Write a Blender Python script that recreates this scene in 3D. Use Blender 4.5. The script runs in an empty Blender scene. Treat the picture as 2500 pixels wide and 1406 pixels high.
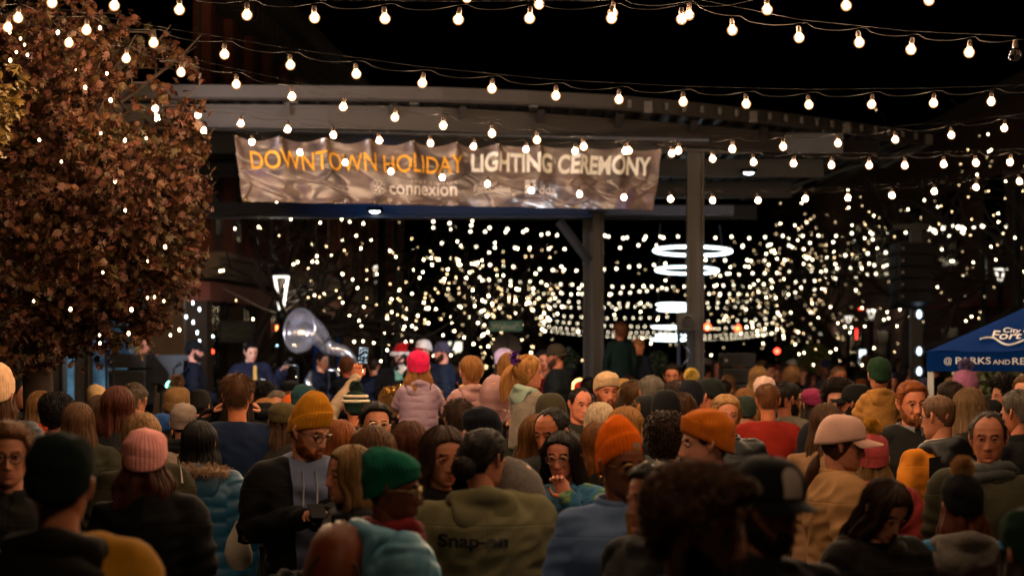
import bpy, bmesh, math, random
import numpy as np
from mathutils import Vector, Matrix, Euler, noise
from mathutils.bvhtree import BVHTree
R = math.radians
PI = math.pi
SC = bpy.context.scene
COL = SC.collection
# ------------------------------------------------------------------ camera, world, light, exposure
FPX = 5903.0           # focal length in photograph pixels (85 mm on a 36 mm sensor, 2500 px wide)
HY = 850.0             # eye level in the photograph
CH = 1.95              # eye height
cam_d = bpy.data.cameras.new('camera'); cam = bpy.data.objects.new('camera', cam_d); COL.objects.link(cam)
cam.location = (0, 0, CH); cam.rotation_euler = (R(90), 0, 0)
cam_d.lens = 85; cam_d.sensor_width = 36; cam_d.shift_y = (HY - 703) / 2500
cam_d.clip_start = 0.1; cam_d.clip_end = 2000
cam_d.dof.use_dof = True; cam_d.dof.focus_distance = 13.6; cam_d.dof.aperture_fstop = 3.2
SC.camera = cam
w = bpy.data.worlds.new('World'); SC.world = w; w.use_nodes = True
wn = w.node_tree; bg = wn.nodes['Background']
sky = wn.nodes.new('ShaderNodeTexSky'); sky.sky_type = 'NISHITA'; sky.sun_disc = False
sky.sun_elevation = R(-4); sky.sun_rotation = R(200); sky.altitude = 1500
wn.links.new(sky.outputs[0], bg.inputs[0]); bg.inputs[1].default_value = 0.006
sun_d = bpy.data.lights.new('moon', 'SUN'); sun = bpy.data.objects.new('moon', sun_d); COL.objects.link(sun)
sun_d.energy = 0.006; sun_d.angle = R(0.5); sun_d.color = (1, .92, .8); sun.rotation_euler = (R(50), 0, R(200))
SC.view_settings.view_transform = 'Standard'; SC.view_settings.look = 'None'
SC.view_settings.exposure = 0.0; SC.view_settings.gamma = 1.0
cy = SC.cycles
cy.use_denoising = True
try: cy.denoiser = 'OPENIMAGEDENOISE'
except Exception: pass
cy.max_bounces = 4; cy.diffuse_bounces = 1; cy.glossy_bounces = 2; cy.transmission_bounces = 4; cy.transparent_max_bounces = 8
cy.sample_clamp_indirect = 2.0; cy.caustics_reflective = False; cy.caustics_refractive = False
cy.use_adaptive_sampling = False
BULB_L = 1050.0         # radiance of the festoon bulbs

# ------------------------------------------------------------------ helpers
def P(px, py, d):
    return Vector(((px - 1250) / FPX * d, d, CH + (HY - py) / FPX * d))
def PX(px, d): return (px - 1250) / FPX * d
def PZ(py, d): return CH + (HY - py) / FPX * d
def L2(c):   # sRGB 0-255 -> linear rgba
    r = []
    for v in c:
        v /= 255.0
        r.append(v / 12.92 if v <= .04045 else ((v + .055) / 1.055) ** 2.4)
    return (r[0], r[1], r[2], 1)

class MB:
    def __init__(s): s.v = []; s.f = []; s.m = []; s.n = 0
    def add(s, verts, faces, mat=0):
        o = s.n
        s.v.append(np.asarray(verts, dtype=float).reshape(-1, 3)); s.n += len(s.v[-1])
        for f in faces: s.f.append(tuple(i + o for i in f)); s.m.append(mat)
    def box(s, c, size, mat=0, rz=0.0, M=None):
        x, y, z = [q / 2 for q in size]
        v = np.array([(-x,-y,-z),(x,-y,-z),(x,y,-z),(-x,y,-z),(-x,-y,z),(x,-y,z),(x,y,z),(-x,y,z)])
        if M is not None: v = np.array([M @ Vector(p) for p in v])
        elif rz:
            k, q = math.cos(rz), math.sin(rz); v = np.stack([v[:,0]*k - v[:,1]*q, v[:,0]*q + v[:,1]*k, v[:,2]], 1)
        s.add(v + np.array(c), [(0,3,2,1),(4,5,6,7),(0,1,5,4),(1,2,6,5),(2,3,7,6),(3,0,4,7)], mat)
    def grid(s, pts, mat=0, closed=False, flip=False):      # pts (rows, cols, 3)
        pts = np.asarray(pts, dtype=float); r, c = pts.shape[:2]; F = []
        for i in range(r - 1):
            for j in range(c if closed else c - 1):
                a, b, d, e = i*c + j, i*c + (j+1) % c, (i+1)*c + (j+1) % c, (i+1)*c + j
                F.append((a, e, d, b) if flip else (a, b, d, e))
        s.add(pts, F, mat)
    def tube(s, pts, rad, n=8, mat=0, cap=True, flat=1.0):
        pts = [Vector(p) for p in pts]; k = len(pts)
        if not hasattr(rad, '__len__'): rad = [rad] * k
        prev = None; rings = []
        for i in range(k):
            t = (pts[min(i+1, k-1)] - pts[max(i-1, 0)])
            if t.length < 1e-9: t = Vector((0, 0, 1))
            t.normalize()
            if prev is None:
                u = t.cross(Vector((0, 0, 1)))
                if u.length < .05: u = t.cross(Vector((1, 0, 0)))
            else: u = prev - t * prev.dot(t)
            u.normalize(); prev = u; w_ = t.cross(u)
            rings.append([pts[i] + (u * math.cos(2*PI*j/n) + w_ * (math.sin(2*PI*j/n) * flat)) * rad[i] for j in range(n)])
        s.grid(np.array(rings), mat, closed=True)
        if cap:
            o = s.n - k * n
            s.f.append(tuple(o + j for j in range(n))); s.m.append(mat)
            s.f.append(tuple(o + (k-1)*n + j for j in reversed(range(n)))); s.m.append(mat)
    def ball(s, c, r, nu=12, nv=8, mat=0, M=None):
        if not hasattr(r, '__len__'): r = (r, r, r)
        th = np.linspace(0, 2*PI, nu, endpoint=False); ph = np.linspace(-PI/2, PI/2, nv)
        T, Q = np.meshgrid(th, ph)
        p = np.stack([np.cos(Q)*np.cos(T)*r[0], np.cos(Q)*np.sin(T)*r[1], np.sin(Q)*r[2]], -1)
        if M is not None:
            A = np.array(M.to_3x3()); p = p @ A.T
        s.grid(p + np.array(c), mat, closed=True)
    def lathe(s, prof, n=16, mat=0, c=(0,0,0)):             # prof [(r,z)]
        th = np.linspace(0, 2*PI, n, endpoint=False)
        p = np.array([[(r*math.cos(t), r*math.sin(t), z) for t in th] for r, z in prof])
        s.grid(p + np.array(c), mat, closed=True)
    def xform(s, M):
        A = np.array(M)
        s.v = [v @ A[:3,:3].T + A[:3,3] for v in s.v]
    def verts(s): return np.concatenate(s.v) if s.v else np.zeros((0, 3))
    def mesh(s, name, mats=(), smooth=True):
        me = bpy.data.meshes.new(name)
        me.from_pydata(s.verts().tolist(), [], s.f)
        for m in mats: me.materials.append(m)
        if len(mats) > 1: me.polygons.foreach_set('material_index', np.array(s.m, dtype=np.int32))
        if smooth: me.polygons.foreach_set('use_smooth', np.ones(len(s.f), dtype=bool))
        me.validate(); me.update()
        return me
    def build(s, name, mat, parent=None, smooth=True, loc=None):
        mats = mat if isinstance(mat, (list, tuple)) else [mat]
        return link(name, s.mesh(name, mats, smooth), parent, loc)

def link(name, me, parent=None, loc=None, M=None):
    o = bpy.data.objects.new(name, me); COL.objects.link(o)
    if parent is not None: o.parent = parent
    if M is not None: o.matrix_basis = M
    elif loc is not None: o.location = loc
    return o
def inst(name, me, mat, parent, M=None):       # shared mesh, own material
    o = link(name, me, parent, M=M)
    mats = mat if isinstance(mat, (list, tuple)) else [mat]
    for i, m in enumerate(mats):
        if i < len(o.material_slots): o.material_slots[i].link = 'OBJECT'; o.material_slots[i].material = m
    return o
def tag(o, label=None, cat=None, group=None, kind=None):
    if label: o['label'] = label
    if cat: o['category'] = cat
    if group: o['group'] = group
    if kind: o['kind'] = kind
    return o
def thing(name, label, cat, loc=(0,0,0), rz=0, group=None):
    o = bpy.data.objects.new(name, None); COL.objects.link(o); o.location = loc; o.rotation_euler = (0, 0, rz)
    return tag(o, label, cat, group)
def struct(o): o['kind'] = 'structure'; return o
def rel(o, parent):          # parent keeping the world place (parents are unrotated when this is used)
    o.parent = parent; o.location = Vector(o.location) - Vector(parent.location); return o

# ------------------------------------------------------------------ materials
_mc = {}
def nodes_mat(key):
    m = bpy.data.materials.new(key); m.use_nodes = True
    nt = m.node_tree; return m, nt, nt.nodes['Principled BSDF']
def mat(color, rough=.6, kind='plain', metal=0.0, scale=1.0, var=.25, spec=.5, bump=.3, sheen=0.0):
    color = tuple(color[:3]) + (1,)
    key = (tuple(round(c, 4) for c in color), rough, kind, metal, scale, var, spec, bump, sheen)
    if key in _mc: return _mc[key]
    m, nt, b = nodes_mat('m_' + kind); N = nt.nodes; Lk = nt.links
    b.inputs['Roughness'].default_value = rough; b.inputs['Metallic'].default_value = metal
    b.inputs['Specular IOR Level'].default_value = spec
    if sheen: b.inputs['Sheen Weight'].default_value = sheen; b.inputs['Sheen Roughness'].default_value = .4
    tc = N.new('ShaderNodeTexCoord'); mp = N.new('ShaderNodeMapping'); Lk.new(tc.outputs['Object'], mp.inputs[0])
    tx = N.new('ShaderNodeTexNoise'); tx.inputs['Detail'].default_value = 4
    sc = {'plain': 6, 'cloth': 9, 'knit': 30, 'fleece': 60, 'hair': 60, 'skin': 40, 'metal': 14, 'wood': 12, 'brick': 5, 'pave': 3, 'denim': 40}.get(kind, 8) * scale
    tx.inputs['Scale'].default_value = sc
    if kind == 'hair': mp.inputs['Scale'].default_value = (1, 1, .12)
    Lk.new(mp.outputs[0], tx.inputs['Vector'])
    mix = N.new('ShaderNodeMix'); mix.data_type = 'RGBA'
    lo = tuple(c * (1 - var) for c in color[:3]) + (1,); hi = tuple(min(1, c * (1 + var)) for c in color[:3]) + (1,)
    mix.inputs['A'].default_value = lo; mix.inputs['B'].default_value = hi
    Lk.new(tx.outputs['Fac'], mix.inputs['Factor']); Lk.new(mix.outputs['Result'], b.inputs['Base Color'])
    if bump:
        bp = N.new('ShaderNodeBump'); bp.inputs['Strength'].default_value = bump
        bp.inputs['Distance'].default_value = {'knit': .004, 'fleece': .004, 'hair': .004, 'cloth': .01, 'skin': .001}.get(kind, .004)
        src = tx.outputs['Fac']
        if kind == 'knit':
            wv = N.new('ShaderNodeTexWave'); wv.wave_type = 'BANDS'; wv.bands_direction = 'Z'; wv.inputs['Scale'].default_value = 55; wv.inputs['Distortion'].default_value = 2.0
            wv.inputs['Detail'].default_value = 1; Lk.new(tc.outputs['Object'], wv.inputs['Vector'])
            ad = N.new('ShaderNodeMath'); ad.operation = 'ADD'; Lk.new(wv.outputs['Fac'], ad.inputs[0]); Lk.new(tx.outputs['Fac'], ad.inputs[1]); src = ad.outputs[0]
        Lk.new(src, bp.inputs['Height']); Lk.new(bp.outputs[0], b.inputs['Normal'])
    _mc[key] = m
    return m
def deeper(c): k = .70 if max(c) < 100 else .90; return tuple(q * k for q in c)
def cloth(c, **k): return mat(L2(deeper(c)), .85, 'cloth', var=.3, spec=.15, **k)
def knit(c, **k): return mat(L2(c), .95, 'knit', var=.3, spec=.1, sheen=.06, bump=.16, **k)
def fleece(c, **k): return mat(L2(deeper(c)), .95, 'fleece', var=.35, spec=.1, sheen=.08, bump=.8, **k)
def coatm(c):
    key = ('coat', tuple(c))
    if key in _mc: return _mc[key]
    m = cloth(c).copy(); nt = m.node_tree; N = nt.nodes; Lk = nt.links; b = N['Principled BSDF']
    tc = N.new('ShaderNodeTexCoord'); sp = N.new('ShaderNodeSeparateXYZ'); Lk.new(tc.outputs['Object'], sp.inputs[0])
    def near(sock, at, w_):
        a = N.new('ShaderNodeMath'); a.operation = 'SUBTRACT'; Lk.new(sock, a.inputs[0]); a.inputs[1].default_value = at
        q = N.new('ShaderNodeMath'); q.operation = 'ABSOLUTE'; Lk.new(a.outputs[0], q.inputs[0])
        r = N.new('ShaderNodeMapRange'); r.inputs['From Min'].default_value = 0; r.inputs['From Max'].default_value = w_; r.inputs['To Min'].default_value = 1; r.inputs['To Max'].default_value = 0; Lk.new(q.outputs[0], r.inputs['Value']); return r.outputs[0]
    mx = N.new('ShaderNodeMath'); mx.operation = 'MAXIMUM'; Lk.new(near(sp.outputs['X'], 0, .006), mx.inputs[0]); Lk.new(near(sp.outputs['Z'], 1.345, .005), mx.inputs[1])
    wv = N.new('ShaderNodeTexNoise'); wv.inputs['Scale'].default_value = 260; Lk.new(tc.outputs['Object'], wv.inputs['Vector'])
    ad = N.new('ShaderNodeMath'); ad.operation = 'MULTIPLY_ADD'; Lk.new(wv.outputs['Fac'], ad.inputs[0]); ad.inputs[1].default_value = .25; sb = N.new('ShaderNodeMath'); sb.operation = 'MULTIPLY'; sb.inputs[1].default_value = -1.0; Lk.new(mx.outputs[0], sb.inputs[0]); Lk.new(sb.outputs[0], ad.inputs[2])
    bp = N.new('ShaderNodeBump'); bp.inputs['Strength'].default_value = .5; bp.inputs['Distance'].default_value = .0035; Lk.new(ad.outputs[0], bp.inputs['Height'])
    old = b.inputs['Normal'].links[0].from_socket if b.inputs['Normal'].links else None
    if old is not None: Lk.new(old, bp.inputs['Normal'])
    Lk.new(bp.outputs[0], b.inputs['Normal']); _mc[key] = m; return m
def nylon(c, **k): return mat(L2(deeper(c)), .5, 'cloth', var=.2, spec=.4, **k)
def hairm(c): return mat(tuple(q * .68 for q in L2(c)[:3]), .55, 'hair', var=.85, spec=.2, bump=1.0)
_sk = {}
def skinm(c):
    if c in _sk: return _sk[c]
    m = mat(L2((c[0] * .95, c[1] * .86, c[2] * .82)), .48, 'skin', var=.26, spec=.4, bump=.3)
    b = m.node_tree.nodes['Principled BSDF']; b.inputs['Subsurface Weight'].default_value = .0
    _sk[c] = m; return m
def metal(c, rough=.4, **k): return mat(L2(c), rough, 'metal', metal=.9, var=.2, bump=.05, **k)
def paint(c, rough=.5, **k): return mat(L2(c), rough, 'plain', var=.15, bump=.1, **k)
def emit(color, strength, sampled=False, rim=None):
    key = ('e', tuple(color), strength, sampled, rim)
    if key in _mc: return _mc[key]
    m = bpy.data.materials.new('m_lit'); m.use_nodes = True; nt = m.node_tree; nt.nodes.clear()
    out = nt.nodes.new('ShaderNodeOutputMaterial'); e = nt.nodes.new('ShaderNodeEmission'); nt.links.new(e.outputs[0], out.inputs[0])
    e.inputs[0].default_value = tuple(color) + (1,); e.inputs[1].default_value = strength
    try: m.cycles.emission_sampling = 'FRONT' if sampled else 'NONE'
    except Exception: pass
    _mc[key] = m; return m

def text_mb(body, size=1.0, bold=0.0, sx=1.0, cell=None, spacing=1.0):
    """flat lettering in the XY plane, starting at x=0 on the base line; returns MB and width"""
    cu = bpy.data.curves.new('lettering', 'FONT'); cu.body = body; cu.size = size; cu.offset = bold; cu.resolution_u = 4
    cu.space_character = spacing
    ob = bpy.data.objects.new('lettering', cu); COL.objects.link(ob)
    dg = bpy.context.evaluated_depsgraph_get(); dg.update()
    me = bpy.data.meshes.new_from_object(ob.evaluated_get(dg))
    bpy.data.objects.remove(ob); bpy.data.curves.remove(cu)
    bm = bmesh.new(); bm.from_mesh(me); bpy.data.meshes.remove(me)
    for v in bm.verts: v.co.x *= sx
    xs = [v.co.x for v in bm.verts]; ys = [v.co.y for v in bm.verts]
    if cell:
        for ax, lo, hi in ((0, min(xs), max(xs)), (1, min(ys), max(ys))):
            q = lo + cell
            while q < hi:
                co = (q, 0, 0) if ax == 0 else (0, q, 0); no = (1, 0, 0) if ax == 0 else (0, 1, 0)
                bmesh.ops.bisect_plane(bm, geom=bm.verts[:] + bm.edges[:] + bm.faces[:], plane_co=co, plane_no=no)
                q += cell
    mb = MB(); bm.verts.index_update()
    mb.add([v.co[:] for v in bm.verts], [tuple(v.index for v in f.verts) for f in bm.faces])
    wd = max(xs); bm.free()
    return mb, wd
def map_mb(mb, fn):
    mb.v = [np.array([fn(*p) for p in v]) for v in mb.v]; return mb

def evaluate(me, mods):
    ob = bpy.data.objects.new('work', me); COL.objects.link(ob)
    for t, kw in mods:
        m = ob.modifiers.new(t, t)
        for k, v in kw.items(): setattr(m, k, v)
    dg = bpy.context.evaluated_depsgraph_get(); dg.update()
    out = bpy.data.meshes.new_from_object(ob.evaluated_get(dg))
    bpy.data.objects.remove(ob); bpy.data.meshes.remove(me)
    return out
def vcos(me):
    a = np.empty(len(me.vertices) * 3); me.vertices.foreach_get('co', a); return a.reshape(-1, 3)
def vnos(me):
    a = np.empty(len(me.vertices) * 3); me.vertices.foreach_get('normal', a); return a.reshape(-1, 3)
def setcos(me, a): me.vertices.foreach_set('co', a.reshape(-1)); me.update()
def wav(p, seed, freq, n=10):     # smooth vector noise from summed sines
    rg = np.random.RandomState(seed); out = np.zeros(len(p))
    for i in range(n):
        k = rg.normal(size=3); k /= np.linalg.norm(k); k *= freq * rg.uniform(.6, 1.6)
        out += np.sin(p @ k + rg.uniform(0, 6.28))
    return out / math.sqrt(n)
def sst(x, a, b):
    t = np.clip((x - a) / (b - a), 0, 1); return t * t * (3 - 2 * t)
# ================================================================== people
ZL = np.array([-.118,-.112,-.100,-.085,-.062,-.035,-.005,.025,.055,.080,.098,.110,.117,.120])
WL = np.array([.012,.028,.043,.053,.061,.067,.0715,.0745,.0735,.064,.049,.032,.016,.0])
FL = np.array([.060,.074,.083,.087,.088,.088,.088,.090,.086,.074,.056,.037,.019,.0])
BL = np.array([-.02,.00,.018,.036,.060,.078,.090,.097,.096,.083,.062,.040,.020,.0])
_zz = np.linspace(-.118, .120, 400)
def _smooth(a):
    b = np.interp(_zz, ZL, a); k = np.hanning(15); k /= k.sum()
    c = np.convolve(np.pad(b, 7, mode='edge'), k, 'valid'); e = sst(_zz, .108, .116); return c * (1 - e) + b * e
_W, _F, _B = _smooth(WL), _smooth(FL), _smooth(BL)
def head_base(al, z, infl=0.0):
    """al: angle from the face (0) round the head, z: height about the head centre"""
    w_ = np.interp(z, _zz, _W); f = np.interp(z, _zz, _F); b = np.interp(z, _zz, _B)
    c = np.cos(al); s_ = np.sin(al)
    cf = np.sign(c) * np.abs(c) ** .88
    x = w_ * s_; y = np.where(c > 0, -f * cf, -b * c)
    p = np.stack([x, y, z], -1)
    if np.any(infl):
        n = np.stack([s_ * .9, -c * .9, np.clip((z - .02) / .10, 0, 1.2) ** 1.5], -1)
        n /= np.linalg.norm(n, axis=-1, keepdims=True) + 1e-9
        p = p + n * np.asarray(infl)[..., None]
    return p
def head_rows(n):
    t = np.linspace(0, 1, n); t = .5 * t + .5 * (.5 - .5 * np.cos(PI * t)); return -.118 + .238 * t
def head_cols(n):
    p = np.linspace(0, 2*PI, n, endpoint=False); return p - .45 * np.sin(p)
def g2(x, z, cx, cz, sx, sz): return np.exp(-((x - cx) / sx) ** 2 - ((z - cz) / sz) ** 2)
def head_pts(nc, nr, female=False, smile=0.0, old=0.0, feature=True):
    Z, A = np.meshgrid(head_rows(nr), head_cols(nc), indexing='ij')
    p = head_base(A, Z); x, y, z = p[..., 0].copy(), p[..., 1].copy(), p[..., 2].copy()
    if feature:
        fr = sst(np.cos(A), .05, .35); ax = np.abs(x); d = np.zeros_like(x)
        nz = np.interp(z, [-.060, -.050, -.042, -.030, .010, .026], [0, .010, .026, .023, .007, 0])
        d += nz * np.exp(-(x / np.interp(z, [-.05, -.03, .01], [.0125, .011, .0085])) ** 2)
        d += .007 * g2(ax, z, .014, -.042, .007, .007)
        d -= .015 * g2(ax, z, .031, .002, .017, .011)
        d += (.003 if female else .006) * g2(ax, z, .026, .021, .022, .007)
        d += .004 * g2(ax, z, .045, -.022, .016, .014)
        d += .007 * g2(x, z, 0, -.066, .020, .005) + .007 * g2(x, z, 0, -.077, .017, .005)
        d -= .006 * g2(x, z, 0, -.0715, .024, .0022)
        d -= .005 * g2(x, z, 0, -.088, .02, .005)
        d += .007 * g2(x, z, 0, -.104, .018, .012)
        d -= .003 * g2(ax, z, .030, -.050, .006, .014) * (1 + 2 * smile)
        d += .006 * smile * g2(ax, z, .038, -.040, .012, .010)
        y -= d * fr
        if female: x *= np.interp(z, [-.118, -.05, 0], [.90, .95, 1.0])
    return np.stack([x, y, z], -1)

def frame(p, fwd, up=(0, 0, 1)):
    """matrix at p whose -Y axis looks along fwd and Z is near up"""
    f = Vector(fwd).normalized(); u = Vector(up); r = f.cross(u)
    if r.length < .01: r = f.cross(Vector((1, 0, 0)))
    r.normalize(); u = r.cross(f)
    # columns: X = -r (so that -Y forward is right-handed), Y = -f, Z = u
    M = Matrix((( -r.x, -f.x, u.x), (-r.y, -f.y, u.y), (-r.z, -f.z, u.z))).to_4x4()
    if M.to_3x3().determinant() < 0:
        M = Matrix(((r.x, -f.x, u.x), (r.y, -f.y, u.y), (r.z, -f.z, u.z))).to_4x4()
    M.translation = Vector(p); return M

def hand_mb(M, side=1, curl=.5, mat=0, scale=1.0, point=None, rad=1.0):
    """hand reaching along local -Y from the wrist at the origin, palm facing -Z; side = which way the thumb leaves (+X or -X)"""
    mb = MB()
    mb.tube([(0, .02, 0), (0, -.01, 0), (0, -.04, .001), (0, -.075, .0), (0, -.092, 0)], [.027*rad, .028*rad, .038*rad, .042*rad, .036*rad], 12, mat, flat=.42)
    for i, (x, L_) in enumerate(((.029, .072), (.010, .080), (-.009, .074), (-.027, .058))):
        x *= side; q = curl * (.85 + .12 * i); a = .10 + q * .35; pt = Vector((x, -.086, 0)); pts = [pt.copy()]
        for seg, k in ((.42, 1.0), (.32, 1.25), (.26, .9)):
            pt = pt + Vector((x * .10, -math.cos(a), -math.sin(a))) * (L_ * seg); pts.append(pt.copy()); a += q * k * 1.0
        mb.tube(pts, [.0092*rad, .0088*rad, .0080*rad, .0058*rad], 7, mat)
    th = Vector((.026 * side, -.022, -.004)); a = .25 + curl * .5
    p1 = th + Vector((.032 * side, -.026, -.010 - .012 * curl)); p2 = p1 + Vector((.010 * side * (1 - curl), -.028, -.012 * curl)); p3 = p2 + Vector((-.010 * side * curl, -.022, -.008 * curl))
    mb.tube([th, p1, p2, p3], [.0145*rad, .0115*rad, .0098*rad, .0066*rad], 7, mat)
    mb.xform(M @ Matrix.Scale(scale, 4))
    return mb
def merge(a, b):
    o = a.n
    for v in b.v: a.v.append(v)
    a.n += b.n
    for f, m in zip(b.f, b.m): a.f.append(tuple(i + o for i in f)); a.m.append(m)

# poses: (elbow, wrist, hand forward direction) for the arm on the +X side, metres of a 1.72 m adult facing -Y
ARMS = {
    'down':   ((.255, .03, 1.115), (.245, -.05, .875), (0, -.25, -1)),
    'pocket': ((.290, .06, 1.125), (.205, -.10, .935), (-.3, -.4, -.8)),
    'phone':  ((.245, -.05, 1.115), (.085, -.275, 1.13), (-.45, -.75, .15)),
    'chest':  ((.250, -.08, 1.12), (.06, -.24, 1.21), (-.7, -.3, .5)),
    'raise':  ((.270, -.16, 1.52), (.20, -.22, 1.80), (-.1, -.1, 1)),
    'film':   ((.215, -.12, 1.54), (.012, -.24, 1.835), (-.15, .05, 1)),
    'ears':   ((.335, -.10, 1.36), (.155, -.03, 1.53), (-.9, .25, .6)),
    'mouth':  ((.205, -.17, 1.14), (.070, -.205, 1.405), (-.45, .22, .8)),
    'belly':  ((.270, .02, 1.10), (.10, -.20, 1.03), (-.9, -.3, 0)),
    'mic':    ((.250, -.06, 1.13), (.10, -.19, 1.38), (-.5, .1, .8)),
    'out':    ((.300, -.10, 1.20), (.330, -.27, 1.36), (.1, -.6, .5)),
    'hold':   ((.265, -.03, 1.13), (.055, -.265, 1.225), (-.75, -.45, .25)),
    'play':   ((.285, -.05, 1.13), (.16, -.28, 1.20), (-.5, -.6, .1)),
}
SH = (.170, .005, 1.375)
KARMS = {   # seated child, pelvis at the origin
    'down': ((.150, -.02, .17), (.115, -.14, .06), (-.2, -.7, -.5)),
    'phone': ((.150, -.05, .17), (.075, -.20, .20), (-.3, -.8, .3)),
    'hold': ((.160, -.04, .17), (.06, -.15, .10), (-.4, -.6, -.4)),
}
def torso_rings(slim=1.0, infl=0.0, hem=.80, kid=False):
    T = [(.80,.178,.128,0),(.90,.180,.130,0),(1.02,.168,.122,.0),(1.14,.176,.126,-.004),(1.26,.192,.132,-.004),(1.34,.196,.120,.002),(1.39,.165,.098,.006),(1.425,.105,.078,.010),(1.455,.074,.068,.008)]
    out = []
    for z, a, b, y in T:
        if z < hem - .001: continue
        out.append((z, a * slim + infl, b * slim + infl, y))
    return out
def ring(z, a, b, y, n=28):
    t = np.linspace(0, 2*PI, n, endpoint=False); c, s_ = np.cos(t), np.sin(t)
    return np.stack([a * np.sign(c) * np.abs(c) ** .9, y + b * np.sign(s_) * np.abs(s_) ** .9, np.full(n, z)], 1)
def capsule(mb, pts, rad, n=12):
    mb.tube(pts, rad, n, cap=True)
    mb.ball(pts[0], rad[0], 12, 8); mb.ball(pts[-1], rad[-1], 12, 8)
_jk = {}
def jacket_mesh(kind, arms, slim=1.0, hem=None, kid=False):
    key = (kind, arms, slim, hem, kid)
    if key in _jk: return _jk[key]
    infl = {'coat': .018, 'puffer': .034, 'sweater': .008, 'shirt': .008, 'vest': .020, 'fleece': .022}[kind]
    mb = MB()
    if kid:
        rg = [(-.10,.125,.105,0),(-.02,.130,.112,0),(.10,.122,.105,0),(.20,.125,.100,0),(.27,.118,.085,.004),(.31,.08,.065,.008),(.335,.056,.054,.008)]
        rg = [(z, a + infl*.9, b + infl*.9, y) for z, a, b, y in rg]; sh = Vector((.098, .004, .262)); table = KARMS; ar = (.050, .042, .036); lim = .30
    else:
        rg = torso_rings(slim, infl, hem or .80); sh = Vector(SH); sh.x *= slim; table = ARMS; ar = (.066, .054, .041); lim = 1.40
    R_ = np.array([ring(*q) for q in rg]); mb.grid(R_, closed=True); n = 28
    o = mb.n - len(rg) * n; mb.f.append(tuple(o + j for j in reversed(range(n)))); mb.m.append(0)
    o2 = mb.n - n; mb.f.append(tuple(o2 + j for j in range(n))); mb.m.append(0)
    ends = []
    if kind != 'vest':
        for s_, a in ((1, arms[0]), (-1, arms[1])):
            e, wr, fw = table[a]; S = Vector((sh.x * s_, sh.y, sh.z)); E_ = Vector((e[0]*s_, e[1], e[2])); W_ = Vector((wr[0]*s_, wr[1], wr[2]))
            i2 = infl * (.8 if kind != 'puffer' else .75)
            capsule(mb, [S + (S - E_).normalized() * -.0, (S + E_) / 2, E_, (E_ * .5 + W_ * .5), W_], [ar[0] + i2, ar[0]*.92 + i2, ar[1] + i2, (ar[1] + ar[2]) / 2 + i2, ar[2] + i2 * .8])
            ends.append((S, E_, W_))
            # deltoid bridge to the neck base
            mb.tube([S, Vector((S.x * .45, .008, lim + .005 + infl * .4))], [ar[0] + i2 * .8, .055 * (.7 if kid else 1)], 12)
    me = evaluate(mb.mesh('w'), [('REMESH', dict(mode='VOXEL', voxel_size=.013 if not kid else .010, use_smooth_shade=True)), ('SMOOTH', dict(factor=.5, iterations=5))])
    p = vcos(me); nn = vnos(me)
    seed = (hash((kind, arms[0], arms[1])) % 1000) if False else (len(kind) * 131 + len(arms[0]) * 17 + len(arms[1]) * 29) % 1000
    if kind in ('coat', 'vest', 'fleece', 'shirt', 'sweater'):
        q = p * np.array([1, 1, 1.0]); q = q + .05 * np.stack([wav(p, seed+1, 7), wav(p, seed+2, 7), wav(p, seed+3, 7)], 1)
        a1 = wav(q * np.array([1.0, 1.0, 1.3]), seed+4, 14, 6); a2 = wav(q * np.array([1, 1, 2.0]), seed+5, 27, 6)
        am = {'coat': .0155, 'vest': .009, 'fleece': .007, 'shirt': .011, 'sweater': .006}[kind]
        d = am * a1 + am * .55 * (1 - np.abs(a2)) 
        for (S, E_, W_) in ends:   # bunching at elbow and cuff
            ax = (np.array(W_) - np.array(S)); L_ = np.linalg.norm(ax); ax /= L_
            t = (p - np.array(S)) @ ax; near = np.exp(-(np.linalg.norm(p - np.array(E_), axis=1) / .10) ** 2) + .8 * np.exp(-(np.linalg.norm(p - np.array(W_), axis=1) / .08) ** 2)
            d += near * am * 1.1 * np.sin(t * 95 + 1.5 * a1)
        p = p + nn * d[:, None]
    elif kind == 'puffer':
        per = .085 if not kid else .062
        ph = p[:, 2] + .012 * wav(p, seed, 9)
        for (S, E_, W_) in ends:
            S_, E2, W2 = np.array(S), np.array(E_), np.array(W_)
            for A_, B_ in ((S_, E2), (E2, W2)):
                ax = B_ - A_; L_ = np.linalg.norm(ax); ax = ax / L_; t = (p - A_) @ ax; rd = np.linalg.norm(p - A_ - t[:, None] * ax, axis=1)
                inn = (t > -.01) & (t < L_ + .02) & (rd < (.115 if not kid else .075)) & (np.abs(p[:, 0]) > (.16 if not kid else .10) * slim)
                ph = np.where(inn, t + .01 * wav(p, seed, 11), ph)
        c = np.abs(np.sin(PI * ph / per))
        d = (.013 if not kid else .007) * (c ** .45 - .75) + .003 * wav(p, seed+7, 45, 8) * (1.2 - c)
        p = p + nn * d[:, None]
    setcos(me, p); me.polygons.foreach_set('use_smooth', np.ones(len(me.polygons), dtype=bool))
    if not me.materials: me.materials.append(None)
    _jk[key] = me
    return me
_tm = {}
def once(key, fn):
    if key not in _tm:
        me = fn()
        if not me.materials: me.materials.append(None)
        _tm[key] = me
    return _tm[key]

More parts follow.
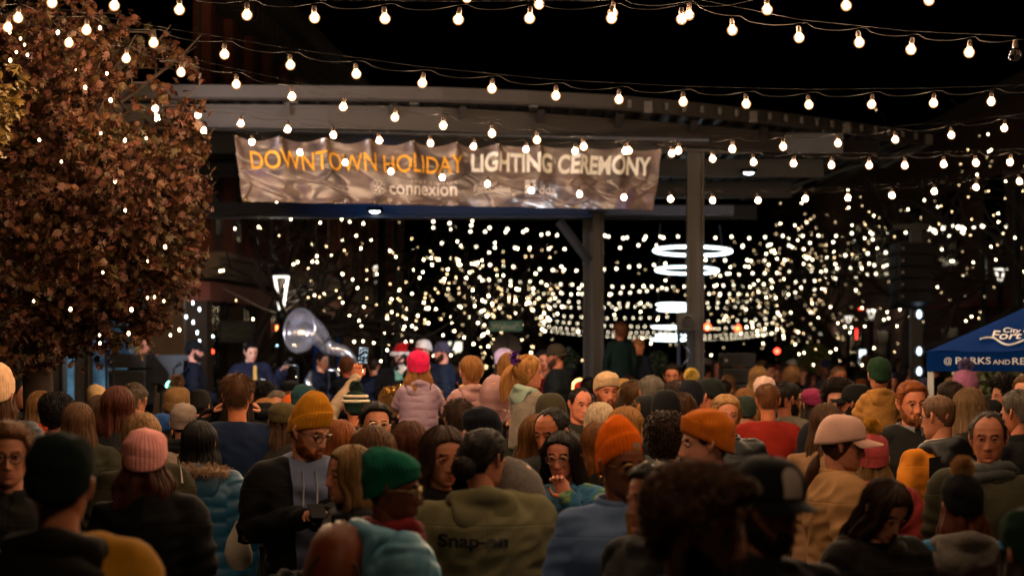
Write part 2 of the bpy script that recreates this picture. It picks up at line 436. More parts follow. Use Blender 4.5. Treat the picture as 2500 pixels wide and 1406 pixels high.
def trousers_mesh():
    mb = MB()
    mb.grid(np.array([ring(z, a, b, 0, 20) for z, a, b in ((.98,.172,.122),(.9,.182,.132),(.82,.182,.128),(.76,.170,.110))]), closed=True)
    for s_ in (1, -1):
        capsule(mb, [(.088*s_, 0, .84), (.10*s_, -.005, .50), (.105*s_, .01, .09)], [.094, .070, .058])
    me = evaluate(mb.mesh('w'), [('REMESH', dict(mode='VOXEL', voxel_size=.022, use_smooth_shade=True)), ('SMOOTH', dict(factor=.5, iterations=3))])
    p = vcos(me); setcos(me, p + vnos(me) * (.006 * wav(p, 5, 22, 8))[:, None]); return me
def shoe_mesh():
    mb = MB()
    mb.grid(np.array([[(.0 + r * .040 * math.cos(t) * k, -.05 + .135 * math.sin(t) * r, z) for t in np.linspace(0, 2*PI, 16, endpoint=False)] for r, z, k in ((1,0,1),(1.04,.02,1),(.98,.05,1.0),(.7,.08,1.1),(.3,.095,1.1),(.05,.10,1))]), closed=True)
    return mb.mesh('shoe')
def kid_legs_mesh():
    mb = MB(); mb.ball((0, 0, -.04), (.13, .115, .09), 16, 10)
    for s_ in (1, -1): capsule(mb, [(.07*s_, -.02, -.05), (.125*s_, -.22, -.045), (.125*s_, -.25, -.10), (.125*s_, -.24, -.33)], [.070, .056, .054, .043])
    return evaluate(mb.mesh('w'), [('REMESH', dict(mode='VOXEL', voxel_size=.016, use_smooth_shade=True)), ('SMOOTH', dict(factor=.5, iterations=3))])

# ------------------------------------------------------------------ hair (head-centred)
def hairline(al, style):
    a = np.abs((al + PI) % (2*PI) - PI) * 180 / PI
    xs = [0, 30, 50, 62, 72, 84, 100, 112, 135, 180]
    z = {'short': [.072,.070,.060,.035,.000,-.012,.016,-.010,-.055,-.066],
         'kid':   [.052,.052,.045,.030,.005,-.005,.016,-.010,-.060,-.070],
         'fringe':[.030,.034,.036,.028,.000,-.012,.010,-.020,-.070,-.080],
         'recede':[.094,.104,.092,.060,.005,-.012,.016,-.010,-.055,-.066],
         'bald':  [.119,.119,.118,.085,.020,-.012,.016,-.010,-.055,-.066],
         'full':  [.070,.062,.046,.014,-.02,-.05,-.07,-.08,-.09,-.095]}[style]
    return np.interp(a, xs, z)
def hair_shell(style, th_top, th_side, nz=.004, seed=1, nc=56, nr=36, wob=20, back=1.0, groove=False):
    Z, A = np.meshgrid(head_rows(nr), head_cols(nc), indexing='ij')
    zl = hairline(A, style); m = sst(Z - zl, -.004, .016)
    topness = sst(Z, .02, .10); th = th_side + (th_top - th_side) * topness
    base = head_base(A, Z)
    gv = np.stack([np.sin(A) * 3, np.cos(A) * 3, Z * 1.5], -1).reshape(-1, 3)
    nn = nz * (wav(gv, seed, 6, 10) + .8 * wav(gv, seed + 1, 14, 10)).reshape(Z.shape) if groove else nz * (wav(base.reshape(-1,3) * np.array([1, 1, .6]), seed, wob * 4, 10) + .7 * wav(base.reshape(-1,3) * np.array([1, 1, .35]), seed + 1, wob * 9, 8)).reshape(Z.shape)
    fall = np.where(m < .5, -.010, 0)
    p = head_base(A, Z, -.006 + m * (th + .006) + nn * m + fall * (1 - m))
    mb = MB(); mb.grid(p, closed=True)
    return mb, (A, Z, m, p)
def strands(mb, rootsP, dirs, length, rad, seed=0, droop=.4, seg=3, jit=.35):
    rg = random.Random(seed)
    for p, d in zip(rootsP, dirs):
        p = Vector(p); d = Vector(d).normalized(); L_ = length * rg.uniform(.6, 1.2); pts = [p - d * .004]
        d = (d + Vector((rg.gauss(0, jit), rg.gauss(0, jit), rg.gauss(0, jit))) * .6).normalized()
        for k in range(seg):
            pts.append(pts[-1] + d * (L_ / seg)); d = (d + Vector((0, 0, -droop)) * .5).normalized()
        mb.tube(pts, [rad] * seg + [rad * .25], 3, cap=False)
def hair_short(style='short', top=.022, side=.010, seed=1, n=420, length=.030, messy=.35, rad=.0022):
    mb, (A, Z, m, p) = hair_shell(style, top, side, .0032, seed)
    rg = random.Random(seed); idx = np.argwhere(m > .55); roots = []; dirs = []
    for _ in range(n):
        i, j = idx[rg.randrange(len(idx))]; q = p[i, j]; c = np.array([0, .01, .0])
        nrm = q - c; nrm = nrm / np.linalg.norm(nrm)
        comb = np.array([q[0] * 2.0, .35, -.8 if q[2] < .08 else -.1]); comb /= np.linalg.norm(comb)
        roots.append(q); dirs.append(nrm * (.42 if q[2] > .05 else .16) + comb * .9)
    strands(mb, roots, dirs, length, rad, seed, .3, 3, messy)
    return mb.mesh('hair')
def hair_curly(seed=3, th=.045, n=900, rad=.0035, style='short', length=.05):
    mb, (A, Z, m, p) = hair_shell(style, th, th * .48, .008, seed, wob=10)
    rg = random.Random(seed); idx = np.argwhere(m > .5)
    for _ in range(n):
        i, j = idx[rg.randrange(len(idx))]; q = Vector(p[i, j]); nrm = (q - Vector((0, .01, .0))).normalized()
        u = nrm.cross(Vector((rg.gauss(0,1), rg.gauss(0,1), rg.gauss(0,1)))).normalized(); v = nrm.cross(u); r = rg.uniform(.008, .016); a0 = rg.uniform(0, 6.28)
        pts = [q + u * (r * math.cos(a0 + k * 1.1)) + v * (r * math.sin(a0 + k * 1.1)) + nrm * (length * .12 * k - .006) for k in range(6)]
        mb.tube(pts, [rad]*5 + [rad*.3], 3, cap=False)
    return mb.mesh('hair')
HATTED = [False]
def hair_long(zend=-.34, seed=5, wavy=0.0, n=420, width=.098, part=1, front=134, flare=0.0, style='full', tuck=False, rad=.0026):
    hat = HATTED[0]; mb, (A, Z, m, p) = hair_shell(style, .013 if not hat else .002, .013 if not hat else .006, .0022 if not hat else .001, seed, 96, 36, groove=True)
    rg = np.random.RandomState(seed)
    na, ns = 84, 26
    ang = np.linspace(-front, front, na) * PI / 180          # 0 = back of the head
    s_ = np.linspace(0, 1, ns)
    A2, S2 = np.meshgrid(ang, s_, indexing='xy')
    ragged = .022 * wav(np.stack([ang * 3, ang * 0, ang * 0], 1), seed, 3, 6)
    z0 = .112 if not hat else .015; z = z0 + (zend + ragged[None, :] - z0) * S2 ** 1.15
    hb = head_base(PI - A2, np.clip(z, -.035, .1165), .0145 if not hat else .0075)
    drop = np.clip((-.03 - z) / .25, 0, 1.5)
    tx = width * np.sin(A2) * (1 + flare * drop); ty = .088 * np.cos(A2) + .012 + .02 * drop
    k = sst(-z, -.00, .09)
    x = hb[..., 0] * (1 - k) + tx * k; y = hb[..., 1] * (1 - k) + ty * k
    gro = wav(np.stack([A2 * 9, A2 * 0, z * 3.0], -1).reshape(-1, 3), seed + 2, 1.6, 10).reshape(z.shape)
    wv = wavy * np.sin(z * 48 + 2.5 * wav(np.stack([A2 * 3, A2 * 0, z], -1).reshape(-1, 3), seed + 4, 1.2, 6).reshape(z.shape)) * sst(-z, .0, .12)
    rad_ = .006 * gro * sst(-z, -.06, .02) + wv
    x = x + np.sin(A2) * rad_ ; y = y + np.cos(A2) * rad_
    P_ = np.stack([x, y, z], -1); mb.grid(P_)
    rgm = random.Random(seed + 3)
    for _ in range(0 if hat else 300):                                       # hair lying over the crown, from the parting down
        al = rgm.uniform(.55, 2*PI - .55); zt = rgm.uniform(.100, .1185); zb = rgm.uniform(-.06, .02); off = rgm.uniform(.0145, .0185); dr = rgm.gauss(0, .10)
        zz = np.linspace(zt, zb, 7); q = head_base(al + dr * np.linspace(0, 1, 7), zz, off); hl = hairline(np.array([al]), style)[0]
        if zb < hl: continue
        mb.tube([tuple(r) for r in q], [.0019] * 6 + [.0006], 3, cap=False)
    for _ in range(0 if hat else 46):                                        # flyaways
        al = rgm.uniform(.7, 2*PI - .7); q = [Vector(r) for r in head_base(np.full(5, al), np.linspace(rgm.uniform(.03, .11), rgm.uniform(-.06, 0), 5), np.linspace(.016, rgm.uniform(.024, .040), 5))]
        mb.tube(q, [.0010] * 4 + [.0004], 3, cap=False)
    # inner side so the curtain has a body
    P2 = P_ * np.array([.86, .80, 1]); mb.grid(P2, flip=True)
    rgp = random.Random(seed)
    for _ in range(n):
        j = rgp.randrange(na); i0 = rgp.randrange(0, 6); i1 = min(ns - 1, i0 + rgp.randrange(8, 22)); off = rgp.uniform(.0, .006 if not hat else .002); jj = rgp.uniform(-.004, .004)
        pts = []
        for i in range(i0, i1 + 1, 2):
            q = P_[i, j]; pts.append((q[0] + math.sin(ang[j]) * off + jj, q[1] + math.cos(ang[j]) * off, q[2] - (0.012 if i >= i1 - 1 else 0)))
        if len(pts) > 2: mb.tube(pts, [rad] * (len(pts) - 1) + [rad * .3], 3, cap=False)
    return mb.mesh('hair')
def hair_tail(kind='pony', seed=7, n=260):
    hat = HATTED[0]; mb, (A, Z, m, p) = hair_shell('full' if kind != 'bun' else 'short', .014 if not hat else .001, .012 if not hat else .005, .003 if not hat else .001, seed)
    rg = random.Random(seed); idx = np.argwhere(m > .6); tgt = {'pony': Vector((0, .115, .02)), 'bun': Vector((0, .105, -.035)), 'low': Vector((0, .100, -.055)), 'high': Vector((0, .10, .07))}[kind]
    for _ in range(n if not hat else 0):                                         # combed back to the tie
        i, j = idx[rg.randrange(len(idx))]; q = Vector(p[i, j]); c = Vector((0, .012, 0)); pts = [q]
        for k in (.3, .6, .9):
            g = q.lerp(tgt, k); g = c + (g - c).normalized() * ((q - c).length * (1 - k) + (tgt - c).length * k + .003); pts.append(g)
        mb.tube(pts, [.0022]*3 + [.001], 3, cap=False)
    if kind == 'bun':
        mb.ball(tgt + Vector((0, .03, 0)), (.050, .040, .045), 20, 14)
        for _ in range(220):
            d = Vector((rg.gauss(0,1), rg.gauss(0,1), rg.gauss(0,1))).normalized(); c = tgt + Vector((0, .03, 0)); u = d.cross(Vector((0, 1, .2))).normalized(); q = c + Vector((d.x*.05, d.y*.04, d.z*.045))
            mb.tube([q - u*.02 - d*.004, q + d*.003, q + u*.02 - d*.004], [.0015, .003, .0015], 3, cap=False)
    else:
        L_ = {'pony': .30, 'low': .24, 'high': .30}[kind]
        for _ in range(420):
            a = rg.uniform(0, 6.28); r = rg.uniform(0, 1) ** .5; q = tgt.copy(); pts = [q.copy()]; d = Vector((0, .9 if kind != 'low' else .25, -.1)); L2_ = L_ * rg.uniform(.75, 1.05)
            for k in range(7):
                d = (d + Vector((0, -.05, -.55))).normalized(); q = q + d * (L2_ / 7); sp = .034 * math.sin(PI * min(1, (k + 1) / 6.0) * .8)
                pts.append(q + Vector((math.cos(a) * r * sp + .006 * math.sin(k * 1.3 + a), math.sin(a) * r * sp, 0)))
            mb.tube(pts, [.004]*7 + [.0012], 3, cap=False)
    return mb.mesh('hair')
HAIR = {
    'short':  lambda: hair_short('short', .017, .006, 1, 1300, .022, .26, .0013),
    'messy':  lambda: hair_short('short', .026, .012, 11, 1700, .028, .36, .0015),
    'buzz':   lambda: hair_short('short', .006, .004, 12, 300, .008, .2, .0016),
    'kid':    lambda: hair_short('kid', .013, .009, 13, 1300, .020, .22, .0012),
    'fringe': lambda: hair_short('fringe', .022, .016, 14, 1200, .042, .18, .0014),
    'recede': lambda: hair_short('recede', .011, .008, 15, 900, .024, .22, .0013),
    'bald':   lambda: hair_short('bald', .004, .005, 16, 200, .010, .2),
    'curly':  lambda: hair_curly(3),
    'bigcurl': lambda: hair_curly(4, .036, 1700, .0026, 'short', .050),
    'long':   lambda: hair_long(-.34, 5),
    'long2':  lambda: hair_long(-.40, 6, .004, 480, .104, flare=.15),
    'wavy':   lambda: hair_long(-.38, 8, .010, 520, .112, flare=.25),
    'bob':    lambda: hair_long(-.13, 9, .003, 420, .102, front=136, flare=.2),
    'mid':    lambda: hair_long(-.20, 10, .006, 420, .100, front=134, flare=.1),
    'pony':   lambda: hair_tail('pony'),
    'bun':    lambda: hair_tail('bun', 17),
    'low':    lambda: hair_tail('low', 18),
    'high':   lambda: hair_tail('high', 19),
}
def beard_mesh(full=True):
    Z, A = np.meshgrid(head_rows(44), head_cols(60), indexing='ij'); p = head_pts(60, 44)
    a = np.abs((A + PI) % (2*PI) - PI) * 180 / PI
    zt = np.interp(a, [0, 12, 22, 30, 45, 60, 80, 95], [-.054,-.054,-.056,-.078,-.062,-.045,-.015,.0]) if full else np.interp(a, [0, 14, 22, 26], [-.053,-.053,-.060,-.12])
    lip = g2(p[..., 0], Z, 0, -.071, .020, .007)
    m = sst(zt - Z, -.004, .006) * (a < 98) * (1 - sst(lip, .45, .75))
    if not full: m = m * sst(Z, -.068, -.063)
    inf = -.004 + m * (.009 + .003 * wav(p.reshape(-1, 3), 3, 120, 8).reshape(Z.shape))
    n = np.stack([np.sin(A), -np.cos(A), np.where(Z < -.1, -.8, 0)], -1)
    mb = MB(); mb.grid(p + n * inf[..., None], closed=True)
    if full:
        rg = random.Random(5); idx = np.argwhere(m > .7)
        for _ in range(240):
            i, j = idx[rg.randrange(len(idx))]; q = p[i, j] + n[i, j] * .008; 
            strands(mb, [q], [(q[0] * 3, -.5, -.9)], .011, .0018, rg.randrange(999), .2, 2, .3)
    return mb.mesh('beard')
# ------------------------------------------------------------------ hats
def beanie_mesh(style='cuff'):
    nc, nr = 120, 34; A = np.linspace(0, 2*PI, nc, endpoint=False)
    tall = {'cuff': .150, 'slouch': .178, 'fisher': .138, 'tall': .195, 'kid': .150}[style]
    cuffh = {'cuff': .060, 'slouch': .055, 'fisher': .050, 'tall': .070, 'kid': .0}[style]
    rows = []
    zf, zb = (.054, -.030) if style != 'fisher' else (.055, .005)
    zlow = zb + (zf - zb) * (.5 + .5 * np.cos(A)); 
    for i in range(nr):
        t = i / (nr - 1); z = zlow + (tall - zlow) * t
        zc = np.clip(z * (.117 / tall) if True else z, -.05, .1165)
        hb = head_base(A, np.where(z > 0, zc, z), 0); r0 = np.hypot(hb[:, 0], hb[:, 1])
        e = .009 + .003 * math.sin(t * PI)
        k = 1.0
        if style in ('slouch',) : e += .008 * math.sin(min(1, t * 1.1) * PI)
        q_ = max(0, (t - .30) / .70); top = ((1 - q_ ** 2.4) ** .5 if style != 'tall' else (1 - .34 * q_) * (1 - q_ ** 5) ** .5) if t > .30 else 1
        ref = head_base(A, np.full(nc, .03), 0); rr = np.hypot(ref[:, 0], ref[:, 1])
        rad = np.where(t > .30, rr * top, np.maximum(r0, rr * .97)) + e * (top if t > .3 else 1)
        an = np.arctan2(hb[:, 0], -hb[:, 1]); an = np.where(r0 < 1e-4, A, an)
        rib = .0021 * np.cos(A * 36) * (1 if t < .9 else 0)
        dent = .004 * math.sin(t * 9) * np.cos(A * 2 + 1) if style in ('slouch', 'tall') else .0022 * np.cos(A * 3 + t * 4) * math.sin(t * PI)
        rows.append(np.stack([np.sin(A) * (rad + rib + dent), -np.cos(A) * (rad + rib + dent) + .004, z + (.004 * np.cos(A * 2) if t > .9 else 0)], 1))
    rw = np.array(rows); v_ = rw.reshape(-1, 3); w1 = (.0035 * wav(v_ * np.array([1, 1, 1.6]), 31, 34, 8) + .0022 * wav(v_, 33, 70, 8)) * sst(v_[:, 2], .02, .09)
    nv = v_ * np.array([1, 1, .5]); nv /= np.linalg.norm(nv, axis=1, keepdims=True) + 1e-6; rows = (v_ + nv * w1[:, None]).reshape(rw.shape)
    mb = MB(); mb.grid(np.array(rows), closed=True)
    if cuffh:
        cr = []
        for i, (dz, de) in enumerate(((-.004, .003), (-.006, .008), (0, .0115), (.25, .013), (.6, .013), (.92, .0115), (1.0, .009), (1.0, .002))):
            z = zlow + (dz if i < 2 else dz * cuffh)
            hb = head_base(A, np.clip(z, -.05, .1), 0); ref = head_base(A, np.full(nc, .03), 0)
            r0 = np.maximum(np.hypot(hb[:, 0], hb[:, 1]), np.hypot(ref[:, 0], ref[:, 1]) * .97) + de + .0023 * np.cos(A * 36)
            cr.append(np.stack([np.sin(A) * r0, -np.cos(A) * r0 + .004, z], 1))
        mb.grid(np.array(cr), closed=True)
    if style == 'slouch':
        for v in mb.v:
            k = np.clip((v[:, 2] - .06) / .12, 0, 1) ** 1.6; v[:, 1] += k * .055; v[:, 2] -= k * .020
    return mb.mesh('beanie')
def fuzz_ball(r, n=900, ln=.02, seed=2, rad=.0014):
    mb = MB(); mb.ball((0, 0, 0), r * .72, 14, 10); rg = random.Random(seed)
    for _ in range(n):
        d = Vector((rg.gauss(0,1), rg.gauss(0,1), rg.gauss(0,1))).normalized(); q = d * r * .7
        e = (d + Vector((rg.gauss(0,.2), rg.gauss(0,.2), rg.gauss(0,.2)))).normalized()
        mb.tube([q, q + e * ln * .7, q + e * ln * rg.uniform(.9, 1.5) + Vector((0, 0, -.002))], [rad, rad, rad*.3], 3, cap=False)
    return mb.mesh('pom')
def cap_mesh():
    nc, nr = 72, 16; A = np.linspace(0, 2*PI, nc, endpoint=False); rows = []
    zlow = -.012 + .050 * (.5 + .5 * np.cos(A))
    ref = head_base(A, np.full(nc, .03), 0); rr = np.hypot(ref[:, 0], ref[:, 1]) + .012
    for i in range(nr):
        t = i / (nr - 1); z = zlow + (.138 - zlow) * math.sin(t * PI / 2) ; k = math.cos(t * PI / 2) ** .62
        seam = -.0012 * np.exp(-(np.minimum((A % (PI/3)), PI/3 - (A % (PI/3))) / .03) ** 2)
        r0 = rr * k + seam; rows.append(np.stack([np.sin(A) * r0, -np.cos(A) * r0 + .004, z], 1))
    inner = [rows[0] * np.array([.96, .96, 1])]
    mb = MB(); mb.grid(np.array(inner + rows), closed=True); mb.ball((0, .004, .139), (.008, .008, .004), 8, 6)
    return mb.mesh('crown')
def brim_mesh():
    mb = MB(); n, m_ = 21, 8; th = np.linspace(-62, 62, n) * PI / 180
    for off, fl in ((.0, False), (-.004, True)):
        rows = []
        for j in range(m_):
            t = j / (m_ - 1); row = []
            for a in th:
                ref = head_base(np.array([a]), np.array([.036]), 0)[0]; b = Vector((math.sin(a), -math.cos(a), 0)) * (math.hypot(ref[0], ref[1]) + .010)
                ext = .078 * math.cos(a * 1.15) ** .7 if abs(a) < 1.2 else 0
                x = b.x * (1 - .10 * t); y = b.y - ext * t
                row.append((x, y + .004, .040 - .016 * t - 3.6 * x * x * (.6 + .4 * t) + off - .01 * (1 - math.cos(a))))
            rows.append(row)
        mb.grid(np.array(rows), flip=fl)
    return mb.mesh('brim')
def glasses_mesh():
    mb = MB()
    for s_ in (1, -1):
        c = Vector((.031 * s_, -.099, -.002)); pts = [c + Vector((.025 * math.cos(t), .004 * abs(math.cos(t)), .020 * math.sin(t) * (1 if math.sin(t) > 0 else 1.1))) for t in np.linspace(0, 2*PI, 17)]
        mb.tube(pts, .0022, 5, cap=False)
        mb.tube([(.055 * s_, -.094, .004), (.074 * s_, -.06, .005), (.080 * s_, .0, .006), (.079 * s_, .022, -.004)], .0022, 5)
    mb.tube([(-.007, -.101, .002), (0, -.104, .005), (.007, -.101, .002)], .002, 5)
    return mb.mesh('glasses')
def lens_mesh():
    mb = MB()
    for s_ in (1, -1):
        c = Vector((.031 * s_, -.0985, -.002)); ring_ = [c + Vector((.024 * math.cos(t), .004 * abs(math.cos(t)), .0195 * math.sin(t))) for t in np.linspace(0, 2*PI, 16, endpoint=False)]
        o = [tuple(c + Vector((0, -.002, 0)))] + [tuple(q) for q in ring_]
        mb.add(o, [(0, 1 + k, 1 + (k + 1) % 16) for k in range(16)])
    return mb.mesh('lenses')
# ------------------------------------------------------------------ hoods, collars
def hood_mesh(big=1.0, kid=False):
    mb = MB(); N_ = 40; zc = 1.428
    a = np.linspace(-PI, PI, N_)                   # 0 = back
    pts = []; rad = []
    for t in a:
        b = .5 + .5 * math.cos(t)
        pts.append((math.sin(t) * (.098 + .022 * b), math.cos(t) * (.090 + .030 * b) + .012, zc - .020 * (1 - b) * 1.2 + .028 * b)); rad.append((.020 + .026 * b) * big)
    mb.tube(pts, rad, 12)
    # the bag of the hood hanging on the back
    rows = []
    for i in range(9):
        t = i / 8; z = 1.47 - .20 * t * big; wd = .135 * big * math.sqrt(max(.02, 1 - (t * .96) ** 2.2)); th = .040 * big * math.sin(PI * min(1, .25 + t * .75)) ; yb = .125 + .035 * math.sin(t * PI * .8)
        rows.append([(wd * math.cos(q), yb + th * math.sin(q) - .02, z - .03 * math.cos(q) ** 2 * (1 - t)) for q in np.linspace(0, 2*PI, 24, endpoint=False)])
    rr = np.array(rows); mb.grid(rr, closed=True); o = mb.n - 24; mb.f.append(tuple(o + j for j in range(24))); mb.m.append(0); o = mb.n - 24 * 9; mb.f.append(tuple(o + j for j in reversed(range(24)))); mb.m.append(0)
    me = evaluate(mb.mesh('w'), [('REMESH', dict(mode='VOXEL', voxel_size=.010, use_smooth_shade=True)), ('SMOOTH', dict(factor=.5, iterations=6))])
    p = vcos(me); q = p + .03 * np.stack([wav(p, 1, 9), wav(p, 2, 9), wav(p, 3, 9)], 1)
    setcos(me, p + vnos(me) * (.0075 * wav(q * np.array([1, 1, 2]), 21, 26, 7) + .003 * wav(q, 22, 60, 7))[:, None]); return me
def hood_up_mesh():
    nc, nr = 48, 20; A = np.linspace(-132, 132, nc) * PI / 180; rows = []
    for i in range(nr):
        t = i / (nr - 1); z = -.20 + .335 * t
        r = .125 * math.sqrt(max(.0, 1 - max(0, (t - .45) / .56) ** 2.3)); 
        rows.append([(r * math.sin(q) * .88, r * math.cos(q) * 1.06 - .004 - .012 * t, z + .006 * math.sin(q * 3 + t * 6)) for q in A])
    rw = np.array(rows); v_ = rw.reshape(-1, 3); k_ = np.abs(np.sin(v_[:, 2] * PI / .075)) ** .5 - .7; v_ = v_ * (1 + (.055 * k_ + .03 * wav(v_, 4, 30, 6))[:, None] * np.array([1, 1, .2])); rows = v_.reshape(rw.shape)
    mb = MB(); mb.grid(np.array(rows)); mb.grid(np.array(rows) * np.array([.93, .93, .985]), flip=True)
    edge = [rows[i][0] for i in range(nr)] + [rows[i][-1] for i in range(nr - 1, -1, -1)]
    mb.tube(edge, .009, 6)
    return mb.mesh('hood')
def collar_mesh(h=.055, open_=.0):
    n = 40; a = np.linspace(-PI + .22 + open_, PI - .22 - open_, n); rows = []
    for k, (dr, dz) in enumerate(((.0, 0), (.004, h * .6), (.000, h), (.010, h * 1.05), (.016, h * .8), (.018, 0))):
        rows.append([(math.sin(t) * (.078 + dr), math.cos(t) * (.074 + dr) + .010, 1.425 + dz + .012 * math.cos(t)) for t in a])
    mb = MB(); mb.grid(np.array(rows)); return mb.mesh('collar')
def scarf_mesh():
    mb = MB()
    for k, (z, r) in enumerate(((1.435, .100), (1.465, .092))):
        mb.tube([(math.sin(t) * r, math.cos(t) * r * .95 + .008, z + .008 * math.sin(t * 3 + k)) for t in np.linspace(0, 2*PI, 30)], [.034 + .004 * math.sin(i * 1.7) for i in range(30)], 10)
    return mb.mesh('scarf')
def fur_mesh():
    mb = MB(); rg = random.Random(4); N_ = 44; C = []
    for t in np.linspace(-2.75, 2.75, N_):
        b = .5 + .5 * math.cos(t); C.append(Vector((math.sin(t) * (.135 + .02 * b), math.cos(t) * (.120 + .03 * b) + .012, 1.455 - .05 * (1 - b) + .01 * b)))
    mb.tube(C, .026, 8)
    for _ in range(2600):
        c = C[rg.randrange(N_)]; d = Vector((rg.gauss(0,1), rg.gauss(0,1), rg.gauss(0,1))).normalized(); q = c + d * .022
        e = (d + Vector((rg.gauss(0,.3), rg.gauss(0,.3), rg.gauss(0,.3)))).normalized()
        mb.tube([q, q + e * .018, q + e * rg.uniform(.026, .042)], [.0018, .0015, .0005], 3, cap=False)
    return mb.mesh('fur_trim')

EYE_W = paint((150, 138, 128), .35); IRIS = paint((22, 16, 12), .25)
LENS = None
def lens_mat():
    global LENS
    if LENS is None:
        m = bpy.data.materials.new('m_lens'); m.use_nodes = True; nt = m.node_tree; nt.nodes.clear()
        o = nt.nodes.new('ShaderNodeOutputMaterial'); mx = nt.nodes.new('ShaderNodeMixShader'); t = nt.nodes.new('ShaderNodeBsdfTransparent'); g = nt.nodes.new('ShaderNodeBsdfGlossy')
        g.inputs['Roughness'].default_value = .08; mx.inputs[0].default_value = .10; nt.links.new(t.outputs[0], mx.inputs[1]); nt.links.new(g.outputs[0], mx.inputs[2]); nt.links.new(mx.outputs[0], o.inputs[0]); LENS = m
    return LENS

PEOPLE = []          # (px, top, d, half width px) of everything placed on purpose
class Person: pass
SHOE_M = None
def person(label, px, top, d, yaw=180, hy=0, pitch=0, roll=0, hair='short', hc=(40, 26, 18), hat=None, hatc=(20, 20, 22), skin=(205, 150, 122), lod=0,
           top_kind='coat', tc=(22, 22, 26), tmat=None, arms=('down', 'down'), slim=1.0, hem=None, female=False, beard=None, glasses=False, smile=0.0,
           hood=None, collar=None, fur=None, scarf=None, legs=(24, 26, 34), group=None, kid=False, seat=False, s=None, gloves=None, bhats=1.0, hatroll=0, hatpitch=0,
           hscale=1.0, hood_up=None, vest=None, curl=.5, pomc=None, zroot=0.0, hroll=0, hand_scale=1.0, track=True, hatstyle='cuff', brimyaw=0, name='person', brows=True, lean=0):
    o = Person()
    hat_h = {None: 0, 'beanie': {'cuff': .034, 'slouch': .040, 'fisher': .022, 'tall': .075, 'kid': .034}[hatstyle] , 'cap': .020, 'santa': .05, 'pom': .034}[hat]
    if hat is None: hat_h = {'messy': .034, 'curly': .043, 'bigcurl': .034, 'bald': .004, 'buzz': .006, 'recede': .012}.get(hair, .018)
    if hood_up: hat_h = .022
    ztop = PZ(top, d)
    if kid and seat:      # seated on somebody's shoulders: origin at the pelvis, head centre .47 above it
        s = s or .80; hz = .455; hs = 1.02 * hscale
        root_z = ztop - s * (hz + (.120 + hat_h) * hs)
    else:
        hz = 1.60; hs = hscale
        if s is None: s = (ztop - zroot) / (hz + (.120 + hat_h) * hs)
        root_z = ztop - s * (hz + (.120 + hat_h) * hs)
        if zroot == 0.0 and not kid: root_z = min(root_z, .0) if abs(root_z) < .0 else root_z
    root = thing(name, label, 'person', (PX(px, d), d, root_z), R(yaw), group); root.scale = (s, s, s)
    o.root = root; o.s = s
    if track: PEOPLE.append((px, top, d, .11 * FPX / d))
    sm = skinm(skin); hm = hairm(hc)
    # ---- body: one mesh, head, neck, trunk, arms, hands
    Hm = Matrix.Translation((0, 0.008, hz - .085 * hs)) @ Euler((R(pitch), R(roll), R(hy)), 'XYZ').to_matrix().to_4x4() @ Matrix.Translation((0, -.008, .085 * hs)) @ Matrix.Scale(hs, 4)
    # Euler order: yaw first, then nod about the head's own side axis
    Hm = Matrix.Translation((0, .008, hz - .085 * hs)) @ Matrix.Rotation(R(hy), 4, 'Z') @ Matrix.Rotation(R(pitch), 4, 'X') @ Matrix.Rotation(R(roll), 4, 'Y') @ Matrix.Translation((0, -.008, .085 * hs)) @ Matrix.Scale(hs, 4)
    o.H = Hm
    nc, nr = ((64, 52), (44, 36), (28, 24))[lod]
    hp = head_pts(nc, nr, female, smile)
    mb = MB(); A = np.array(Hm); hw = hp.reshape(-1, 3) @ A[:3, :3].T + A[:3, 3]; mb.grid(hw.reshape(hp.shape), closed=True)
    fx = hp[..., 0].reshape(-1); fz = hp[..., 2].reshape(-1); fy = hp[..., 1].reshape(-1)
    for fi, f in enumerate(mb.f):
        x = fx[list(f)].mean(); z = fz[list(f)].mean(); y = fy[list(f)].mean()
        if y < -.06:
            if abs(x) < .024 - abs(z + .0715) * 1.3 and abs(z + .0715) < .0095: mb.m[fi] = 1
            elif brows and abs(z - (.0215 + .004 * (abs(x) < .035))) < .0042 and .014 < abs(x) < .048: mb.m[fi] = 4
    eyeb = MB()
    for s_ in (1, -1):
        eyeb.ball((.031 * s_, -.0735, .0015), (.0145, .0115, .0088), 14, 9, 2)
        eyeb.ball((.0305 * s_, -.0825, .0020), (.0068, .0040, .0070), 10, 7, 3)
        eyeb.tube([(.031*s_ - .016, -.0830, .0018), (.031*s_ - .008, -.0880, .0068), (.031*s_, -.0893, .0080), (.031*s_ + .008, -.0874, .0066), (.031*s_ + .016, -.0815, .0018)], .0016, 5, 3)
        # upper lid, ear
        eyeb.tube([(.031*s_ - .017, -.0805, .001), (.031*s_ - .009, -.0862, .0090), (.031*s_, -.0875, .0108), (.031*s_ + .009, -.0855, .0090), (.031*s_ + .017, -.079, .001)], [.002, .0034, .0036, .0034, .002], 6, 0)
        eyeb.tube([(.031*s_ - .015, -.0805, -.001), (.031*s_, -.0865, -.0075), (.031*s_ + .015, -.079, -.001)], [.0016, .003, .0016], 6, 0)
        ep = [(.070*s_, .006, -.030), (.077*s_, .004, -.026), (.084*s_, .012, -.008), (.088*s_, .020, .012), (.085*s_, .016, .026), (.078*s_, .004, .026), (.073*s_, -.004, .012)]
        eyeb.tube(ep, [.005, .007, .006, .0065, .006, .0055, .004], 7, 0)
        eyeb.ball((.077*s_, .008, .0), (.006, .014, .026), 8, 6, 0, Matrix.Rotation(R(-18 * s_), 4, 'Z'))
    eyeb.xform(Hm); merge(mb, eyeb)
